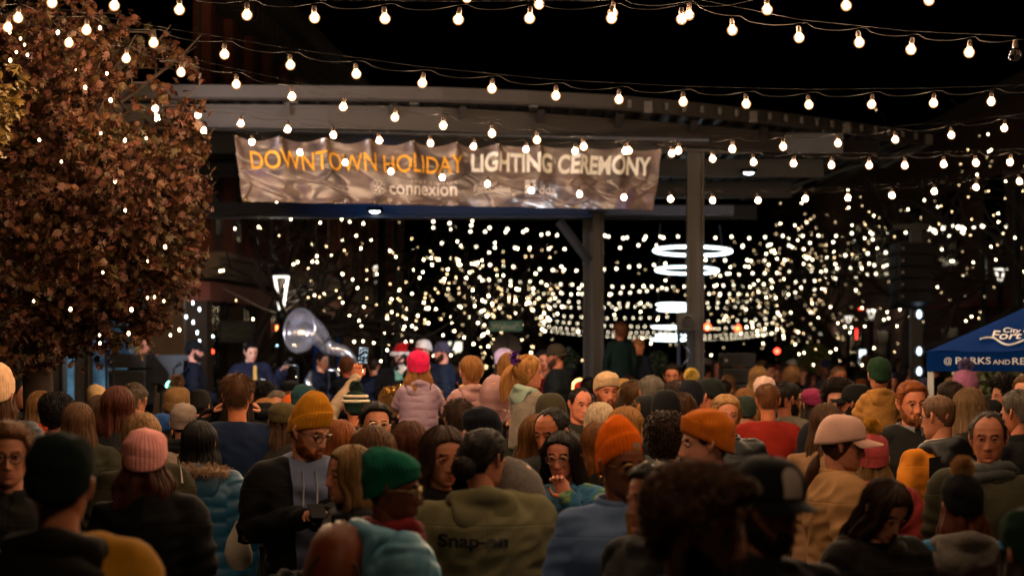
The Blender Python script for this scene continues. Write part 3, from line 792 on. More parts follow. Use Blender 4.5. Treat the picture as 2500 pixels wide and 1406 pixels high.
    if kid and seat:
        hb = Vector((Hm @ Vector((0, .022, -.075)))); nk = [hb, (0, .010, .36), (0, .006, .325), (0, .004, .28), (0, 0, .10), (0, 0, -.05)]
        mb.tube(nk, [.044*hs, .036, .040, .085, .10, .105], 18, 0); table, elb, sh = KARMS, None, Vector((.098, .004, .262)); ar = (.042, .034, .026)
    else:
        hb = Vector((Hm @ Vector((0, .022, -.070)))); 
        nkr = .053 if not female else .046
        cs = [(hb.x, hb.y, hb.z + .02, .050*hs, .050*hs), (hb.x, hb.y, hb.z, .052*hs, .052*hs), (0, .016, 1.475, nkr, nkr), (0, .014, 1.43, .060, .056), (0, .010, 1.39, .095, .060), (0, .006, 1.33, .145, .085), (0, 0, 1.1, .135, .090), (0, 0, .92, .140, .095)]
        tt = np.linspace(0, 2*PI, 20, endpoint=False)
        mb.grid(np.array([[(cx + a*math.cos(t), cy_ + b*math.sin(t), z) for t in tt] for cx, cy_, z, a, b in reversed(cs)]), closed=True)
        table = ARMS; sh = Vector(SH); sh.x *= slim; ar = (.052, .042, .029)
        for s_ in (1, -1): mb.tube([(.088*s_, 0, .92), (.10*s_, 0, .5), (.105*s_, .01, .08)], [.08, .055, .04], 10, 0)
    o.hands = []
    for s_, a in ((1, arms[0]), (-1, arms[1])):
        e, wr, fw = table[a]; E_ = Vector((e[0]*s_, e[1], e[2])); W_ = Vector((wr[0]*s_, wr[1], wr[2])); S = Vector((sh.x*s_, sh.y, sh.z))
        mb.tube([S, (S+E_)/2, E_, (E_+W_)/2, W_], [ar[0], ar[0]*.95, ar[1], ar[1]*.9, ar[2]], 12, 0)
        f2 = Vector((fw[0]*s_, fw[1], fw[2])).normalized()
        up = Vector((0, 0, 1)) if a not in ('raise', 'film', 'mic', 'mouth', 'down', 'pocket') else (Vector((0, 1, .0)) if a != 'down' else Vector((s_, 0, 0)))
        HM = frame(W_, f2, up); o.hands.append(HM)
        hsc = .95 * hand_scale * (.72 if kid and seat else 1)
        if gloves is None or lod < 0: merge(mb, hand_mb(HM, -s_, curl if not isinstance(curl, (tuple, list)) else curl[0 if s_ == 1 else 1], 0, hsc))
    lipc = tuple(int(c * k) for c, k in zip(skin, (.86, .66, .64)))
    bro = hm if beard is None else hairm(tuple(int(c * .8) for c in beard))
    link('body', mb.mesh('body', [sm, mat(L2(lipc), .4, 'skin', var=.1), EYE_W, IRIS, bro]), root)
    # ---- clothes
    m_top = tmat or (nylon(tc) if top_kind == 'puffer' else fleece(tc) if top_kind == 'fleece' else coatm(tc) if top_kind in ('coat', 'shirt') else cloth(tc))
    nm = {'coat': 'jacket', 'puffer': 'puffer_jacket', 'sweater': 'sweater', 'shirt': 'shirt', 'vest': 'vest', 'fleece': 'fleece_jacket'}[top_kind]
    o.jacket = inst(nm, jacket_mesh(top_kind, tuple(arms), slim, hem, kid and seat), m_top, root)
    if vest is not None: inst('vest', jacket_mesh('vest', ('down', 'down'), slim * 1.07), nylon(vest), root)
    if kid and seat: inst('trousers', once('kidlegs', kid_legs_mesh), cloth(legs), root)
    else:
        inst('trousers', once('trousers', trousers_mesh), cloth(legs), root)
        if lod < 2:
            for s_ in (1, -1): inst('shoe', once('shoe', shoe_mesh), mat(L2((30, 26, 24)), .6, 'plain'), root, Matrix.Translation((.105 * s_, .0, .0)))
    KZ = Matrix.Translation((0, 0, .325 - 1.44 * .72)) @ Matrix.Scale(.72, 4) if kid and seat else Matrix.Identity(4)
    if hood: inst('hood', once('hood', hood_mesh), hood if not isinstance(hood, tuple) else cloth(hood), root, KZ)
    if collar: inst('collar', once('collar', collar_mesh), collar if not isinstance(collar, tuple) else cloth(collar), root, KZ)
    if scarf: inst('scarf', once('scarf', scarf_mesh), scarf if not isinstance(scarf, tuple) else knit(scarf), root, KZ)
    if fur: inst('fur_trim', once('fur', fur_mesh), mat(L2(fur), .8, 'hair', var=.4), root, KZ)
    if gloves:
        for k, (s_, HM) in enumerate(zip((1, -1), o.hands)):
            gm = hand_mb(HM, -s_, curl, 0, .95 * hand_scale * (.76 if kid and seat else 1), rad=1.28); gm.build('glove', knit(gloves), root)
    # ---- hair, beard, hat, glasses on the head
    if hair and not hood_up:
        if hat == 'cap' and hair in ('short', 'messy'): hair = 'buzz'
        if hat == 'beanie' and hair in ('short', 'messy', 'curly', 'kid', 'fringe'): hair = 'buzz'
        HATTED[0] = hat in ('beanie', 'cap', 'santa')
        inst('hair', once('hair_' + hair + ('_hat' if HATTED[0] else ''), HAIR[hair]), hm, root, Hm); HATTED[0] = False
    if beard: inst('beard', once('beard', beard_mesh), hairm(beard), root, Hm)
    if hood_up: inst('hood', once('hoodup', hood_up_mesh), hood_up if not isinstance(hood_up, tuple) else fleece(hood_up), root, Hm)
    big = {'long': 1.03, 'long2': 1.03, 'wavy': 1.03, 'bob': 1.03, 'mid': 1.03, 'pony': 1.03, 'low': 1.03, 'bun': 1.03}.get(hair, 1.0) * bhats * (1.035 if hat == 'cap' else 1.0)
    HH = Hm @ Matrix.Rotation(R(hatpitch), 4, 'X') @ Matrix.Rotation(R(hatroll), 4, 'Y') @ Matrix.Diagonal((big, big, 1, 1))
    if hat == 'beanie':
        hmtl = hatc if not isinstance(hatc, tuple) else knit(hatc)
        o.hat = inst('beanie', once('beanie_' + hatstyle, lambda: beanie_mesh(hatstyle)), hmtl, root, HH)
        if pomc:
            pm = inst('pom', once('pom', lambda: fuzz_ball(.042, 1100, .022)), mat(L2(pomc), .9, 'hair', var=.4), o.hat, Matrix.Translation((0, .006, {'cuff': .172, 'kid': .172}.get(hatstyle, .165))))
    elif hat == 'cap':
        HC = HH @ Matrix.Rotation(R(brimyaw), 4, 'Z')
        o.hat = inst('cap', once('cap', cap_mesh), hatc if not isinstance(hatc, tuple) else cloth(hatc), root, HC)
        inst('brim', once('brim', brim_mesh), (hatc if not isinstance(hatc, tuple) else cloth(hatc)) if not pomc else cloth(pomc), o.hat)
    elif hat == 'santa':
        sb = MB(); rows = []
        for i in range(14):
            t = i / 13; r = .100 * (1 - t) ** .8 + .006; cx = .10 * t * t; cz = .03 + .17 * math.sin(t * 2.2) / math.sin(2.2 * .72) * .85 * (1 if t < .72 else 1)
            rows.append([(r * math.sin(a) + cx * 1.1, -r * math.cos(a) * 1.1 + .01 + .02 * t, cz + .01 * math.sin(3 * a) * t) for a in np.linspace(0, 2*PI, 28, endpoint=False)])
        sb.grid(np.array(rows), closed=True); o.hat = inst('santa_hat', sb.mesh('santa_hat', [fleece((170, 18, 24))]), fleece((170, 18, 24)), root, Hm)
        tb = MB(); tb.tube([(.108 * math.sin(a), -.120 * math.cos(a) + .008, .035) for a in np.linspace(0, 2*PI, 33)], .026, 10)
        for k in range(260):
            a = random.Random(k).uniform(0, 6.28); q = Vector((.108 * math.sin(a), -.120 * math.cos(a) + .008, .035)); dd = Vector((random.Random(k+1).gauss(0,1), random.Random(k+2).gauss(0,1), random.Random(k+3).gauss(0,1))).normalized(); tb.tube([q + dd*.022, q + dd*.036], [.003, .001], 3, cap=False)
        link('hat_band', tb.mesh('hat_band', [fleece((235, 232, 235))]), o.hat)
    if glasses:
        g = inst('glasses', once('glasses', glasses_mesh), paint((30, 26, 24), .3) if glasses is True else metal(glasses, .3), root, Hm)
        inst('lens', once('lens', lens_mesh), lens_mat(), g)
    if lean: root.rotation_euler = (root.rotation_euler[0], R(lean), root.rotation_euler[2])
    return o
def world_of(o, M, p=(0, 0, 0)):
    rm = Matrix.Translation(o.root.location) @ o.root.rotation_euler.to_matrix().to_4x4() @ Matrix.Scale(o.s, 4)
    return rm @ M @ Vector(p)
def project_on(o_mesh_obj, root, mb, origin, dirv, xax, yax, off=.004):
    """lay flat lettering (mb in XY) on a mesh: cast from origin + x*xax + y*yax along dirv (all in the mesh's own space)"""
    bm = bmesh.new(); bm.from_mesh(o_mesh_obj.data); bt = BVHTree.FromBMesh(bm); bm.free()
    O = Vector(origin); X = Vector(xax); Y = Vector(yax); D = Vector(dirv).normalized()
    def fn(x, y, z):
        h = bt.ray_cast(O + X * x + Y * y, D)
        q = h[0] if h[0] is not None else O + X * x + Y * y + D * .1
        return tuple(q - D * off)
    return map_mb(mb, fn)
# ================================================================== the setting
def asphalt():
    m, nt, b = nodes_mat('m_paving'); N = nt.nodes; Lk = nt.links
    tc = N.new('ShaderNodeTexCoord'); br = N.new('ShaderNodeTexBrick'); br.inputs['Scale'].default_value = 2.5; Lk.new(tc.outputs['Object'], br.inputs['Vector'])
    br.inputs['Color1'].default_value = (.10,.085,.07,1); br.inputs['Color2'].default_value = (.07,.06,.055,1); br.inputs['Mortar'].default_value = (.03,.03,.03,1)
    Lk.new(br.outputs[0], b.inputs['Base Color']); b.inputs['Roughness'].default_value = .75; return m
g = MB(); g.grid(np.array([[(-400, -30, 0), (400, -30, 0)], [(-400, 900, 0), (400, 900, 0)]]), flip=False)
struct(g.build('ground', asphalt(), smooth=False))
rd = MB(); rd.grid(np.array([[(-2.2, 52, .004), (7.5, 52, .004)], [(-2.2, 400, .004), (7.5, 400, .004)]])); struct(rd.build('road', mat(L2((52, 52, 54)), .8, 'pave'), smooth=False))

STEEL = paint((55, 51, 50), .55); STEEL_D = paint((48, 50, 56), .5); DECK = paint((80, 75, 70), .5); BLACK = paint((22, 22, 24), .5); NAVY = paint((30, 52, 84), .4)
# ---- the open pavilion: curved roof edge, beams, rafters, columns
def dz_at(py, dz): return FPX * dz / (HY - py)
ROOF = [(-420,206),(0,206),(290,207),(500,208),(700,209),(900,211),(1080,214),(1290,222),(1500,233),(1650,246),(1800,262),(1940,279),(2080,298),(2270,327)]
pav = thing('pavilion', 'grey steel pavilion with a curved flat roof behind the hanging banner', 'pavilion', (0, 30, 0))
def pave(mb, name, m, smooth=False): return rel(mb.build(name, m, None, smooth), pav)
edge = []
for px, py in ROOF:
    d = dz_at(py, 3.0); edge.append((PX(px, d), d))
edge = np.array(edge); BACK = [(edge[0][0] , 46.0), (4.6, 46.0)]
fa = MB(); rows = []
for z0, inn in ((CH+2.835, .16), (CH+2.835, 0.0), (CH+2.86, -.02), (CH+3.0, -.02), (CH+3.0, .25)):
    rows.append([(x, y + inn, z0) for x, y in edge])
fa.grid(np.array(rows), flip=True); 
# right-hand return of the edge
ex, ey = edge[-1]; bx_, by_ = 4.6, 46.0; v = Vector((bx_ - ex, by_ - ey, 0)).normalized(); nrm = Vector((v.y, -v.x, 0))
rows = []
for z0, inn in ((CH+2.835, .16), (CH+2.835, 0), (CH+3.0, 0), (CH+3.0, .25)): rows.append([(ex - nrm.x*inn, ey - nrm.y*inn, z0), (bx_ - nrm.x*inn, by_ - nrm.y*inn, z0)])
fa.grid(np.array(rows)); pave(fa, 'roof_edge', STEEL)
dk = MB(); n = len(edge)
dk.add([(x, y + .05, CH+2.96) for x, y in edge] + [(BACK[0][0], 46, CH+2.96), (4.6, 46, CH+2.96)] + [(x, y + .05, CH+2.99) for x, y in edge] + [(BACK[0][0], 46, CH+2.99), (4.6, 46, CH+2.99)],
       [tuple(range(n)) + (n+1, n)] + [tuple(reversed([q + n + 2 for q in list(range(n)) + [n+1, n]]))])
pave(dk, 'roof', DECK)
def edge_y(x): return float(np.interp(x, edge[:, 0], edge[:, 1]))
xs = np.arange(-7.0, 5.6, .23)
for i, x in enumerate(xs):                       # deck ribs and rafters seen through the gap under the edge
    y0 = edge_y(x) + .18; y1 = 46 if x < 4.5 else 46 - (x - 4.5) * 9
    if y1 - y0 < 1: continue
    rf = MB(); h = .09 if i % 6 else .14; wd = .045 if i % 6 else .10; zt = CH + 2.955
    rf.box((x + .35, (y0 + y1) / 2, zt - h / 2), (wd, y1 - y0, h)); pave(rf, 'rafter', STEEL)
BEAM = [(-420,254),(290,254),(490,255),(800,257),(1080,263),(1290,275),(1500,290),(1700,305),(1900,322),(2040,336),(2145,347)]
bm_ = []
for px, py in BEAM:
    d = dz_at(py, 2.80); bm_.append((PX(px, d), d))
bm_ = np.array(bm_)
def beam_y(x): return float(np.interp(x, bm_[:, 0], bm_[:, 1]))
bb = MB(); rows = []
for z0, inn in ((CH+2.80, .28), (CH+2.80, 0), (CH+2.765, 0), (CH+2.765, .03), (CH+2.565, .03), (CH+2.565, 0), (CH+2.53, 0), (CH+2.53, .28), (CH+2.80, .28)):
    rows.append([(x, y + inn, z0) for x, y in bm_])
bb.grid(np.array(rows)); e0 = [r[-1] for r in rows]; bb.add(e0, [tuple(range(len(e0)))]); pave(bb, 'beam', STEEL)
for px in (700, 960, 1130, 1320, 1510, 1690, 1860, 2010):      # brackets that carry the overhang
    x = float(np.interp(px, [p[0] for p in BEAM], bm_[:, 0])); y = beam_y(x); k = MB()
    k.add([(x-.04, y-.02, CH+2.68), (x+.04, y-.02, CH+2.68), (x+.04, y-.02, CH+2.83), (x-.04, y-.02, CH+2.83), (x-.04, edge_y(x)+.15, CH+2.83), (x+.04, edge_y(x)+.15, CH+2.83), (x-.04, edge_y(x)+.15, CH+2.80), (x+.04, edge_y(x)+.15, CH+2.80)],
          [(0,1,2,3),(3,2,5,4),(0,3,4,6),(1,7,5,2),(0,6,7,1)]); pave(k, 'bracket', STEEL)
# cross beams behind, under the deck
for y, z in ((31.5, 2.66), (35.0, 2.60), (39.0, 2.55), (44.5, 2.5)):
    k = MB(); k.box((-1.5 if y > 34 else -2.0, y, CH + z), (12 if y > 34 else 12.6, .16, .26)); pave(k, 'cross_beam', STEEL_D)
k = MB(); k.box((-1.6, 33.0, CH + 1.90), (5.6, .18, .16)); k.box((-1.6, 33.0, CH + 1.79), (5.6, .30, .03)); pave(k, 'stage_rail', NAVY)
k = MB(); k.box((-1.0, 36.0, CH + 2.05), (8.6, .14, .14)); pave(k, 'stage_rail', NAVY)
k = MB(); k.tube([(-2.4, 33.0, CH+1.95), (-1.5, 33.2, CH+2.25)], .04, 6); pave(k, 'brace', STEEL_D)
k = MB(); k.box((-8.2, 36.2, CH+2.6), (4.2, .5, 1.0)); pave(k, 'end_panel', paint((40, 46, 56), .6))
def column(px, wpx, d, ptop, m=STEEL, two=None):
    w_ = wpx / FPX * d; x = PX(px, d); k = MB(); zt = PZ(ptop, d)
    for sx in (-1, 1): k.box((x + sx * (w_/2 - .012), d, zt/2), (.024, .22, zt))
    k.box((x, d, zt/2), (w_ - .05, .03, zt)); k.box((x, d, .012), (w_ + .16, .40, .024)); k.box((x, d, zt - .012), (w_ + .12, .30, .024))
    return pave(k, 'column', m)
column(1697, 41, 30.6, 368, STEEL); column(1460, 27, 32.5, 515, STEEL); column(1435, 22, 34.5, 515, STEEL_D); column(204, 38, 28.3, 300, STEEL)
column(140, 40, 30.5, 300, paint((96, 92, 84), .5))
k = MB(); k.tube([(PX(1365, 32.5), 32.5, PZ(540, 32.5)), (PX(1440, 32.5), 32.5, PZ(640, 32.5))], .07, 6); pave(k, 'brace', STEEL_D)
# round downlights in the roof
LAMPW = emit((.80, .90, 1.0), 14)
for px, py, d, z in ((915, 510, 32.6, 1.88), (1828, 415, 34, 2.50), (612, 470, 38, 2.4), (1300, 470, 40, 2.4)):
    x = PX(px, d); k = MB(); k.lathe([(.0,.03),(.10,.03),(.115,.0),(.115,.06),(.0,.07)], 20); o = k.build('downlight', BLACK); o.location = (x, d, CH + z - .04); rel(o, pav)
    k = MB(); k.ball((0,0,.012), (.075,.075,.034), 16, 8); o2 = k.build('lens', LAMPW, o)
def spot(name, loc, tgt, energy, color, size, blend=.6, rad=.12):
    l = bpy.data.lights.new(name, 'SPOT'); o = bpy.data.objects.new(name, l); COL.objects.link(o); o.location = loc
    l.energy = energy; l.color = color; l.spot_size = R(size); l.spot_blend = blend; l.shadow_soft_size = rad
    o.rotation_euler = (Vector(tgt) - Vector(loc)).to_track_quat('-Z', 'Y').to_euler(); return o
def assumed_stage_light(name, loc, tgt, energy, color, size):
    """assumed lantern out of view: yoke, can and lit lens, with its lamp"""
    t = thing('assumed_stage_light', name, 'stage light', loc); dv = (Vector(tgt) - Vector(loc)).normalized()
    c = MB(); c.tube([-dv * .22, dv * .02], [.07, .09], 14); c.build('can', BLACK, t)
    y = MB(); y.tube([(-.11, 0, 0), (-.11, 0, .18), (.11, 0, .18), (.11, 0, 0)], .012, 6); y.build('yoke', BLACK, t)
    l = MB(); l.ball(dv * .02, .075, 12, 8); l.build('lens', emit(color, 6), t)
    s = spot('assumed_lantern_lamp', Vector(loc) + dv * .14, tgt, energy, color, size); return t
COOL = (.86, .90, 1.0)
assumed_stage_light('black stage lantern on a side stand left of the crowd aimed at the band', (-6.4, 22.6, CH+2.35), (-2.9, 29.8, 2.0), 2400, COOL, 20)  # assumed front light for the band, never in view
assumed_stage_light('black stage lantern on a side stand right of the crowd aimed at the band', (8.2, 24.5, CH+2.35), (-1.9, 29.8, 2.05), 2800, COOL, 18)  # second assumed lamp on the band, out of view at the right
assumed_stage_light('black stage lantern beside the left stand aimed at the banner', (-6.6, 22.2, CH+2.6), (-.9, 28, CH+1.95), 2200, (1.0, .83, .80), 44)  # unseen lamp added to brighten the banner sheet
assumed_stage_light('blue stage lantern washing the rail under the roof', (-2.0, 30.6, CH+2.3), (-1.4, 33, CH+1.9), 16, (.12, .35, 1.0), 90)  # assumed source of the blue light on the rail, kept hidden
# stage deck, low and hidden by the crowd
k = MB(); k.box((-1.6, 31.4, .17), (9.0, 5.6, .34)); st = k.build('stage', paint((30, 30, 32), .6), smooth=False); tag(st, 'low black stage deck under the pavilion behind the crowd', 'stage')

# ---- the hanging banner
TL, TR, BR_, BL_ = P(568, 330, 27.0), P(1610, 365, 29.3), P(1593, 513, 29.3), P(590, 492, 27.0)
GR = np.linspace(0, 1, 11)
NB = ((TR - TL).cross(BL_ - TL)).normalized()
if NB.y > 0: NB = -NB
def banner_pt(u, v, off=0.0):
    """u left-right, v top-bottom, 0..1"""
    g0 = (u * 10) % 1.0; sag = .060 * math.sin(PI * g0) ** 1.2 * (1 - v) ** 2 * (1.0 if u < .62 else .45)
    top = TL.lerp(TR, u); bot = BL_.lerp(BR_, u); q = top.lerp(bot, v); q = q + Vector((0, 0, -sag))
    near = min(g0, 1 - g0)
    f = .050 * math.exp(-(near / (.06 + .34 * v)) ** 2) * (1 - .6 * v)
    f += .020 * math.sin(u * 33 + 4.5 * v + 2 * math.sin(u * 11)) * (.2 + .8 * v) + .004 * math.sin(u * 66 - 9 * v + 3 * math.sin(v * 5 + u * 17))
    f += .036 * noise.noise(Vector((u * 13, v * 2.8, 1.3))) * v + .004 * noise.noise(Vector((u * 48, v * 9, 4.1))) * (.3 + v)
    r = abs(noise.noise(Vector((u * 11 + v * 2.4, v * 2.0 - u * 4, 7.7)))); f += .024 * math.exp(-(r / .09) ** 2) * (.05 + v)
    r = abs(noise.noise(Vector((u * 19 - v * 5, v * 2.6, 2.2)))); f -= .012 * math.exp(-(r / .06) ** 2) * v
    return q + NB * (f + off)
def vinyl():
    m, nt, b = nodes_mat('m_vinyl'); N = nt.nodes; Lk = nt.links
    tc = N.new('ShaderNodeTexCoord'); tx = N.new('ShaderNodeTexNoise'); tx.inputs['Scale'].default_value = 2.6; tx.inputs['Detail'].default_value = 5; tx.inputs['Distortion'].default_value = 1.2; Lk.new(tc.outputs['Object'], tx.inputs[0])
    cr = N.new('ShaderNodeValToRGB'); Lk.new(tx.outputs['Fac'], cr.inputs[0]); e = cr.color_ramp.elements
    e[0].position = .36; e[0].color = (.070, .052, .056, 1); e[1].position = .60; e[1].color = (.21, .145, .125, 1)  # mottled cloth colour: dusky print with fold shade and sheen painted in
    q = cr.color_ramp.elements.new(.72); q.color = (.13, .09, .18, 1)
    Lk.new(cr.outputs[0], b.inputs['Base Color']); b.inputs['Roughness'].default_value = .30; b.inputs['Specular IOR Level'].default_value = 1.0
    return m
ban = thing('banner', 'long shiny grey banner reading DOWNTOWN HOLIDAY LIGHTING CEREMONY hung under the roof edge', 'banner', tuple(TL))
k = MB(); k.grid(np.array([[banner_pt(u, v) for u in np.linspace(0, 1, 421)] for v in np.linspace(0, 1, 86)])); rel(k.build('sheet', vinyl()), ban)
BW = (TR - TL).length; BH = (BL_ - TL).length
def banner_text(body, px0, px1, ptop, pbot, m, bold=0, name='lettering', cell=.018, spacing=1.0, cap=.73):
    """lettering between photograph columns px0..px1 of the banner; rows measured at the left end of the word"""
    def uv(px, py):
        u = (px - 568) / (1610 - 568); t = 330 + 35 * u; b = 492 + 21 * u; return u, (py - t) / (b - t)
    u0, v1 = uv(px0, pbot); u1, _ = uv(px1, pbot); _, v0 = uv(px0, ptop)
    mb, wd = text_mb(body, 1.0, bold, 1.0, None, spacing); 
    hgt = max(v[:, 1].max() for v in mb.v)
    mb, wd = text_mb(body, 1.0, bold, 1.0, cell / ((u1 - u0) * BW) * wd, spacing)
    k_ = (v1 - v0) / cap
    map_mb(mb, lambda x, y, z: tuple(banner_pt(u0 + (u1 - u0) * x / wd, v1 - y * k_, .016)))
    return rel(mb.build(name, m, smooth=True), ban)
GOLD = paint((255, 176, 46), .6); CREAM = paint((250, 245, 235), .6); CREAM2 = paint((235, 224, 218), .6)
banner_text('DOWNTOWN HOLIDAY', 598, 1105, 359, 409, GOLD, .006)
banner_text('LIGHTING CEREMONY', 1126, 1590, 366, 414, CREAM, .036)
banner_text('connexion', 922, 1090, 448, 474, CREAM2, .012, cap=.54)
banner_text('FORT COLLINS', 975, 1090, 440, 447, CREAM2, .0, spacing=1.5)
banner_text('City of', 1148, 1192, 441, 452, CREAM2, .008)
banner_text('Fort Collins', 1133, 1226, 450, 467, CREAM2, .012)
banner_text('dda', 1298, 1345, 450, 474, CREAM2, .006)
banner_text('DOWNTOWN DEVELOPMENT AUTHORITY', 1263, 1345, 477, 481, CREAM2, 0)
def banner_poly(fn_pts, name='emblem', m=CREAM2, off=.016):
    k = MB()
    for poly in fn_pts:
        vs = []
        for px, py in poly:
            u = (px - 568) / 1042; t = 330 + 35 * u; b = 492 + 21 * u; vs.append(banner_pt(u, (py - t) / (b - t), off))
        k.add(vs, [tuple(range(len(vs)))])
    return rel(k.build(name, m, smooth=False), ban)
def disc(cx, cy, r, n=14): return [(cx + r * math.cos(a), cy + r * math.sin(a)) for a in np.linspace(0, 2*PI, n, endpoint=False)]
dots = [disc(895, 458, 4.6)] + [disc(895 + 9.5*math.cos(a), 458 + 9.5*math.sin(a), 3.6) for a in np.linspace(.3, 6.58, 7)[:6]] + [disc(895 + 16.3*math.cos(a), 458 + 16.3*math.sin(a), 2.2, 9) for a in np.linspace(0, 2*PI, 15)[:14]] + [disc(895 + 20.2*math.cos(a), 458 + 20.2*math.sin(a), 1.1, 7) for a in np.linspace(.2, 6.48, 19)[:18]]
banner_poly(dots)
sw = []
for k_, (x0, x1, y0, am) in enumerate(((1135, 1215, 476, -9), (1165, 1228, 470, -6))):
    xs_ = np.linspace(x0, x1, 24); sw += [[(xs_[i], y0 + am*math.sin(PI*i/23) - 1), (xs_[i+1], y0 + am*math.sin(PI*(i+1)/23) - 1), (xs_[i+1], y0 + am*math.sin(PI*(i+1)/23) + 1), (xs_[i], y0 + am*math.sin(PI*i/23) + 1)] for i in range(23)]
banner_poly(sw)
sq = []
for a, b in ((1262, 1275), (1277, 1288)):
    for c, d_ in ((440, 448), (450, 462), (464, 474)): sq.append([(a, c), (b, c), (b, d_), (a, d_)])
banner_poly(sq)
gm = MB()
for i in range(11):
    for v in (.012, .985): q = banner_pt(GR[i] * .988 + .006, v, .012); gm.ball(q, .012, 8, 6)
rel(gm.build('grommets', metal((200, 170, 90), .35)), ban)
tie = MB()
for i in range(11):
    q = banner_pt(GR[i] * .988 + .006, .01, .01); tie.tube([q, q + Vector((0, .1, .10))], .008, 5)
rel(tie.build('ties', BLACK), ban)
tube_rail = MB(); tube_rail.tube([TL + Vector((-1.2, .12, .10)), TR + Vector((.6, .12, .12))], .022, 8); rel(tube_rail.build('rail', STEEL_D), ban)

# ---- festoon strings over the square: cable and bulbs as one thing each
BULB_M = None
def bulb_mat():
    m = bpy.data.materials.new('m_bulb'); m.use_nodes = True; nt = m.node_tree; nt.nodes.clear()
    o = nt.nodes.new('ShaderNodeOutputMaterial'); e = nt.nodes.new('ShaderNodeEmission'); nt.links.new(e.outputs[0], o.inputs[0])
    e.inputs[0].default_value = (1.0, .66, .38, 1); e.inputs[1].default_value = BULB_L
    return m
BULB_M = bulb_mat()
def shell_mat():       # clear shell with weak emission: warm halo painted round the glowing core
    m = bpy.data.materials.new('m_bulb_halo'); m.use_nodes = True; nt = m.node_tree; nt.nodes.clear()
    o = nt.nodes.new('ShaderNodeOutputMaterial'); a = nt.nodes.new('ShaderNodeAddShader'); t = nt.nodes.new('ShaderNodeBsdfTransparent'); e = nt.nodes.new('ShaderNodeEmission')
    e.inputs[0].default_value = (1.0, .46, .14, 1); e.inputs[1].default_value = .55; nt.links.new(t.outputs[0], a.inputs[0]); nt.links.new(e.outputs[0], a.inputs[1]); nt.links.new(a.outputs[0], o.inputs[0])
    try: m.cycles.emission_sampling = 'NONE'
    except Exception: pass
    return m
def bulb_mesh():
    prof = [(.0,-.0275),(.0105,-.0255),(.019,-.0195),(.0255,-.009),(.0275,.002),(.0255,.012),(.019,.0215),(.0135,.028),(.012,.033)]
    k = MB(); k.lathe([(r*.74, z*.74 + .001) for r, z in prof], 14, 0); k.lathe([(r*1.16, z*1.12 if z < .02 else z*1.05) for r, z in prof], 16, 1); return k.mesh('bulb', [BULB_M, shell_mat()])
    k = MB(); k.lathe([(.0,-.0275*1.0),(.0105,-.0255),(.019,-.0195),(.0255,-.009),(.0275,.002),(.0255,.012),(.019,.0215),(.0135,.028),(.012,.033)], 14); return k.mesh('bulb', [BULB_M])
def socket_mesh():
    k = MB(); k.lathe([(.0132,.030),(.0145,.034),(.0150,.052),(.0125,.058),(.0120,.068),(.005,.072),(.0,.073)], 12); return k.mesh('socket', [paint((60, 42, 32), .5)])
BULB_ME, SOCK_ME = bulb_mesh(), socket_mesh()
CABLE = mat((.008, .007, .007), .8, 'plain', spec=0.1, bump=0)
def festoon(label, pts, d0, d1, size=1.0, ext=(1.5, 1.5), socket=True, unlit=(), bulbs=True, wire=True, group='festoon strings over the square'):
    """pts: bulb centres in photograph pixels from one end to the other; distance runs evenly from d0 to d1"""
    n = len(pts); W = []
    for i, (px, py) in enumerate(pts): W.append(P(px, py, d0 + (d1 - d0) * (px - pts[0][0]) / max(1, (pts[-1][0] - pts[0][0]))))
    root = thing('string_lights', label, 'string lights', tuple(W[0]), 0, group)
    A = [q + Vector((0, 0, .072 * size)) for q in W]
    A = [A[0] + (A[0] - A[1]).normalized() * ext[0] + Vector((0, 0, .12))] + A + [A[-1] + (A[-1] - A[-2]).normalized() * ext[1] + Vector((0, 0, .12))]
    c = MB(); path = []
    for i in range(len(A) - 1):
        L_ = (A[i+1] - A[i]).length
        for k in range(8):
            t = k / 8; q = A[i].lerp(A[i+1], t); sg = -.030 * math.sin(PI * t) * min(1, L_ / .4) + .016 * math.sin(PI * min(1, t * 5)) * (1 if 0 < t < .25 else 0); path.append(q + Vector((0, 0, sg)))
    path.append(A[-1]); c.tube([q - W[0] for q in path], .0024, 5)
    if wire: c.tube([q - W[0] + Vector((0, .01, .020)) for q in A[::2]], .0013, 4)
    c.build('cable', CABLE, root)
    for i, q in enumerate(W):
        if i in unlit:
            b = inst('bulb', BULB_ME, [lens_glass(), lens_glass()], root, Matrix.Translation(q - W[0]) @ Matrix.Scale(size, 4))
            f = MB(); f.tube([(0,0,.02),(0,0,-.005),(.004,0,-.012)], .0022, 5); f.build('filament', paint((120, 90, 50)), b)
        else:
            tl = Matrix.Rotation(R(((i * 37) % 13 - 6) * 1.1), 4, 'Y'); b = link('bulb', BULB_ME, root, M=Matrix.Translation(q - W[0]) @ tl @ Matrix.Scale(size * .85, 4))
        if socket: link('socket', SOCK_ME, b)
    return root
def lens_glass():
    m, nt, b = nodes_mat('m_glass'); b.inputs['Transmission Weight'].default_value = 1; b.inputs['Roughness'].default_value = .02; b.inputs['Base Color'].default_value = (.95, .95, .95, 1); return m
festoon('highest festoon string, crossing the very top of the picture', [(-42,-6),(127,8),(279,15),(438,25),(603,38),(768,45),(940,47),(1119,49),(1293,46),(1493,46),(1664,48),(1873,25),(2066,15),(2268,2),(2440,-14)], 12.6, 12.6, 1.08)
festoon('festoon string falling from the top middle to one unlit clear bulb', [(1140,-4),(1316,12),(1496,33),(1682,38),(1788,75),(1951,93),(2098,105),(2224,122),(2366,129),(2479,135)], 13.2, 12.2, 1.06, unlit=(9,))
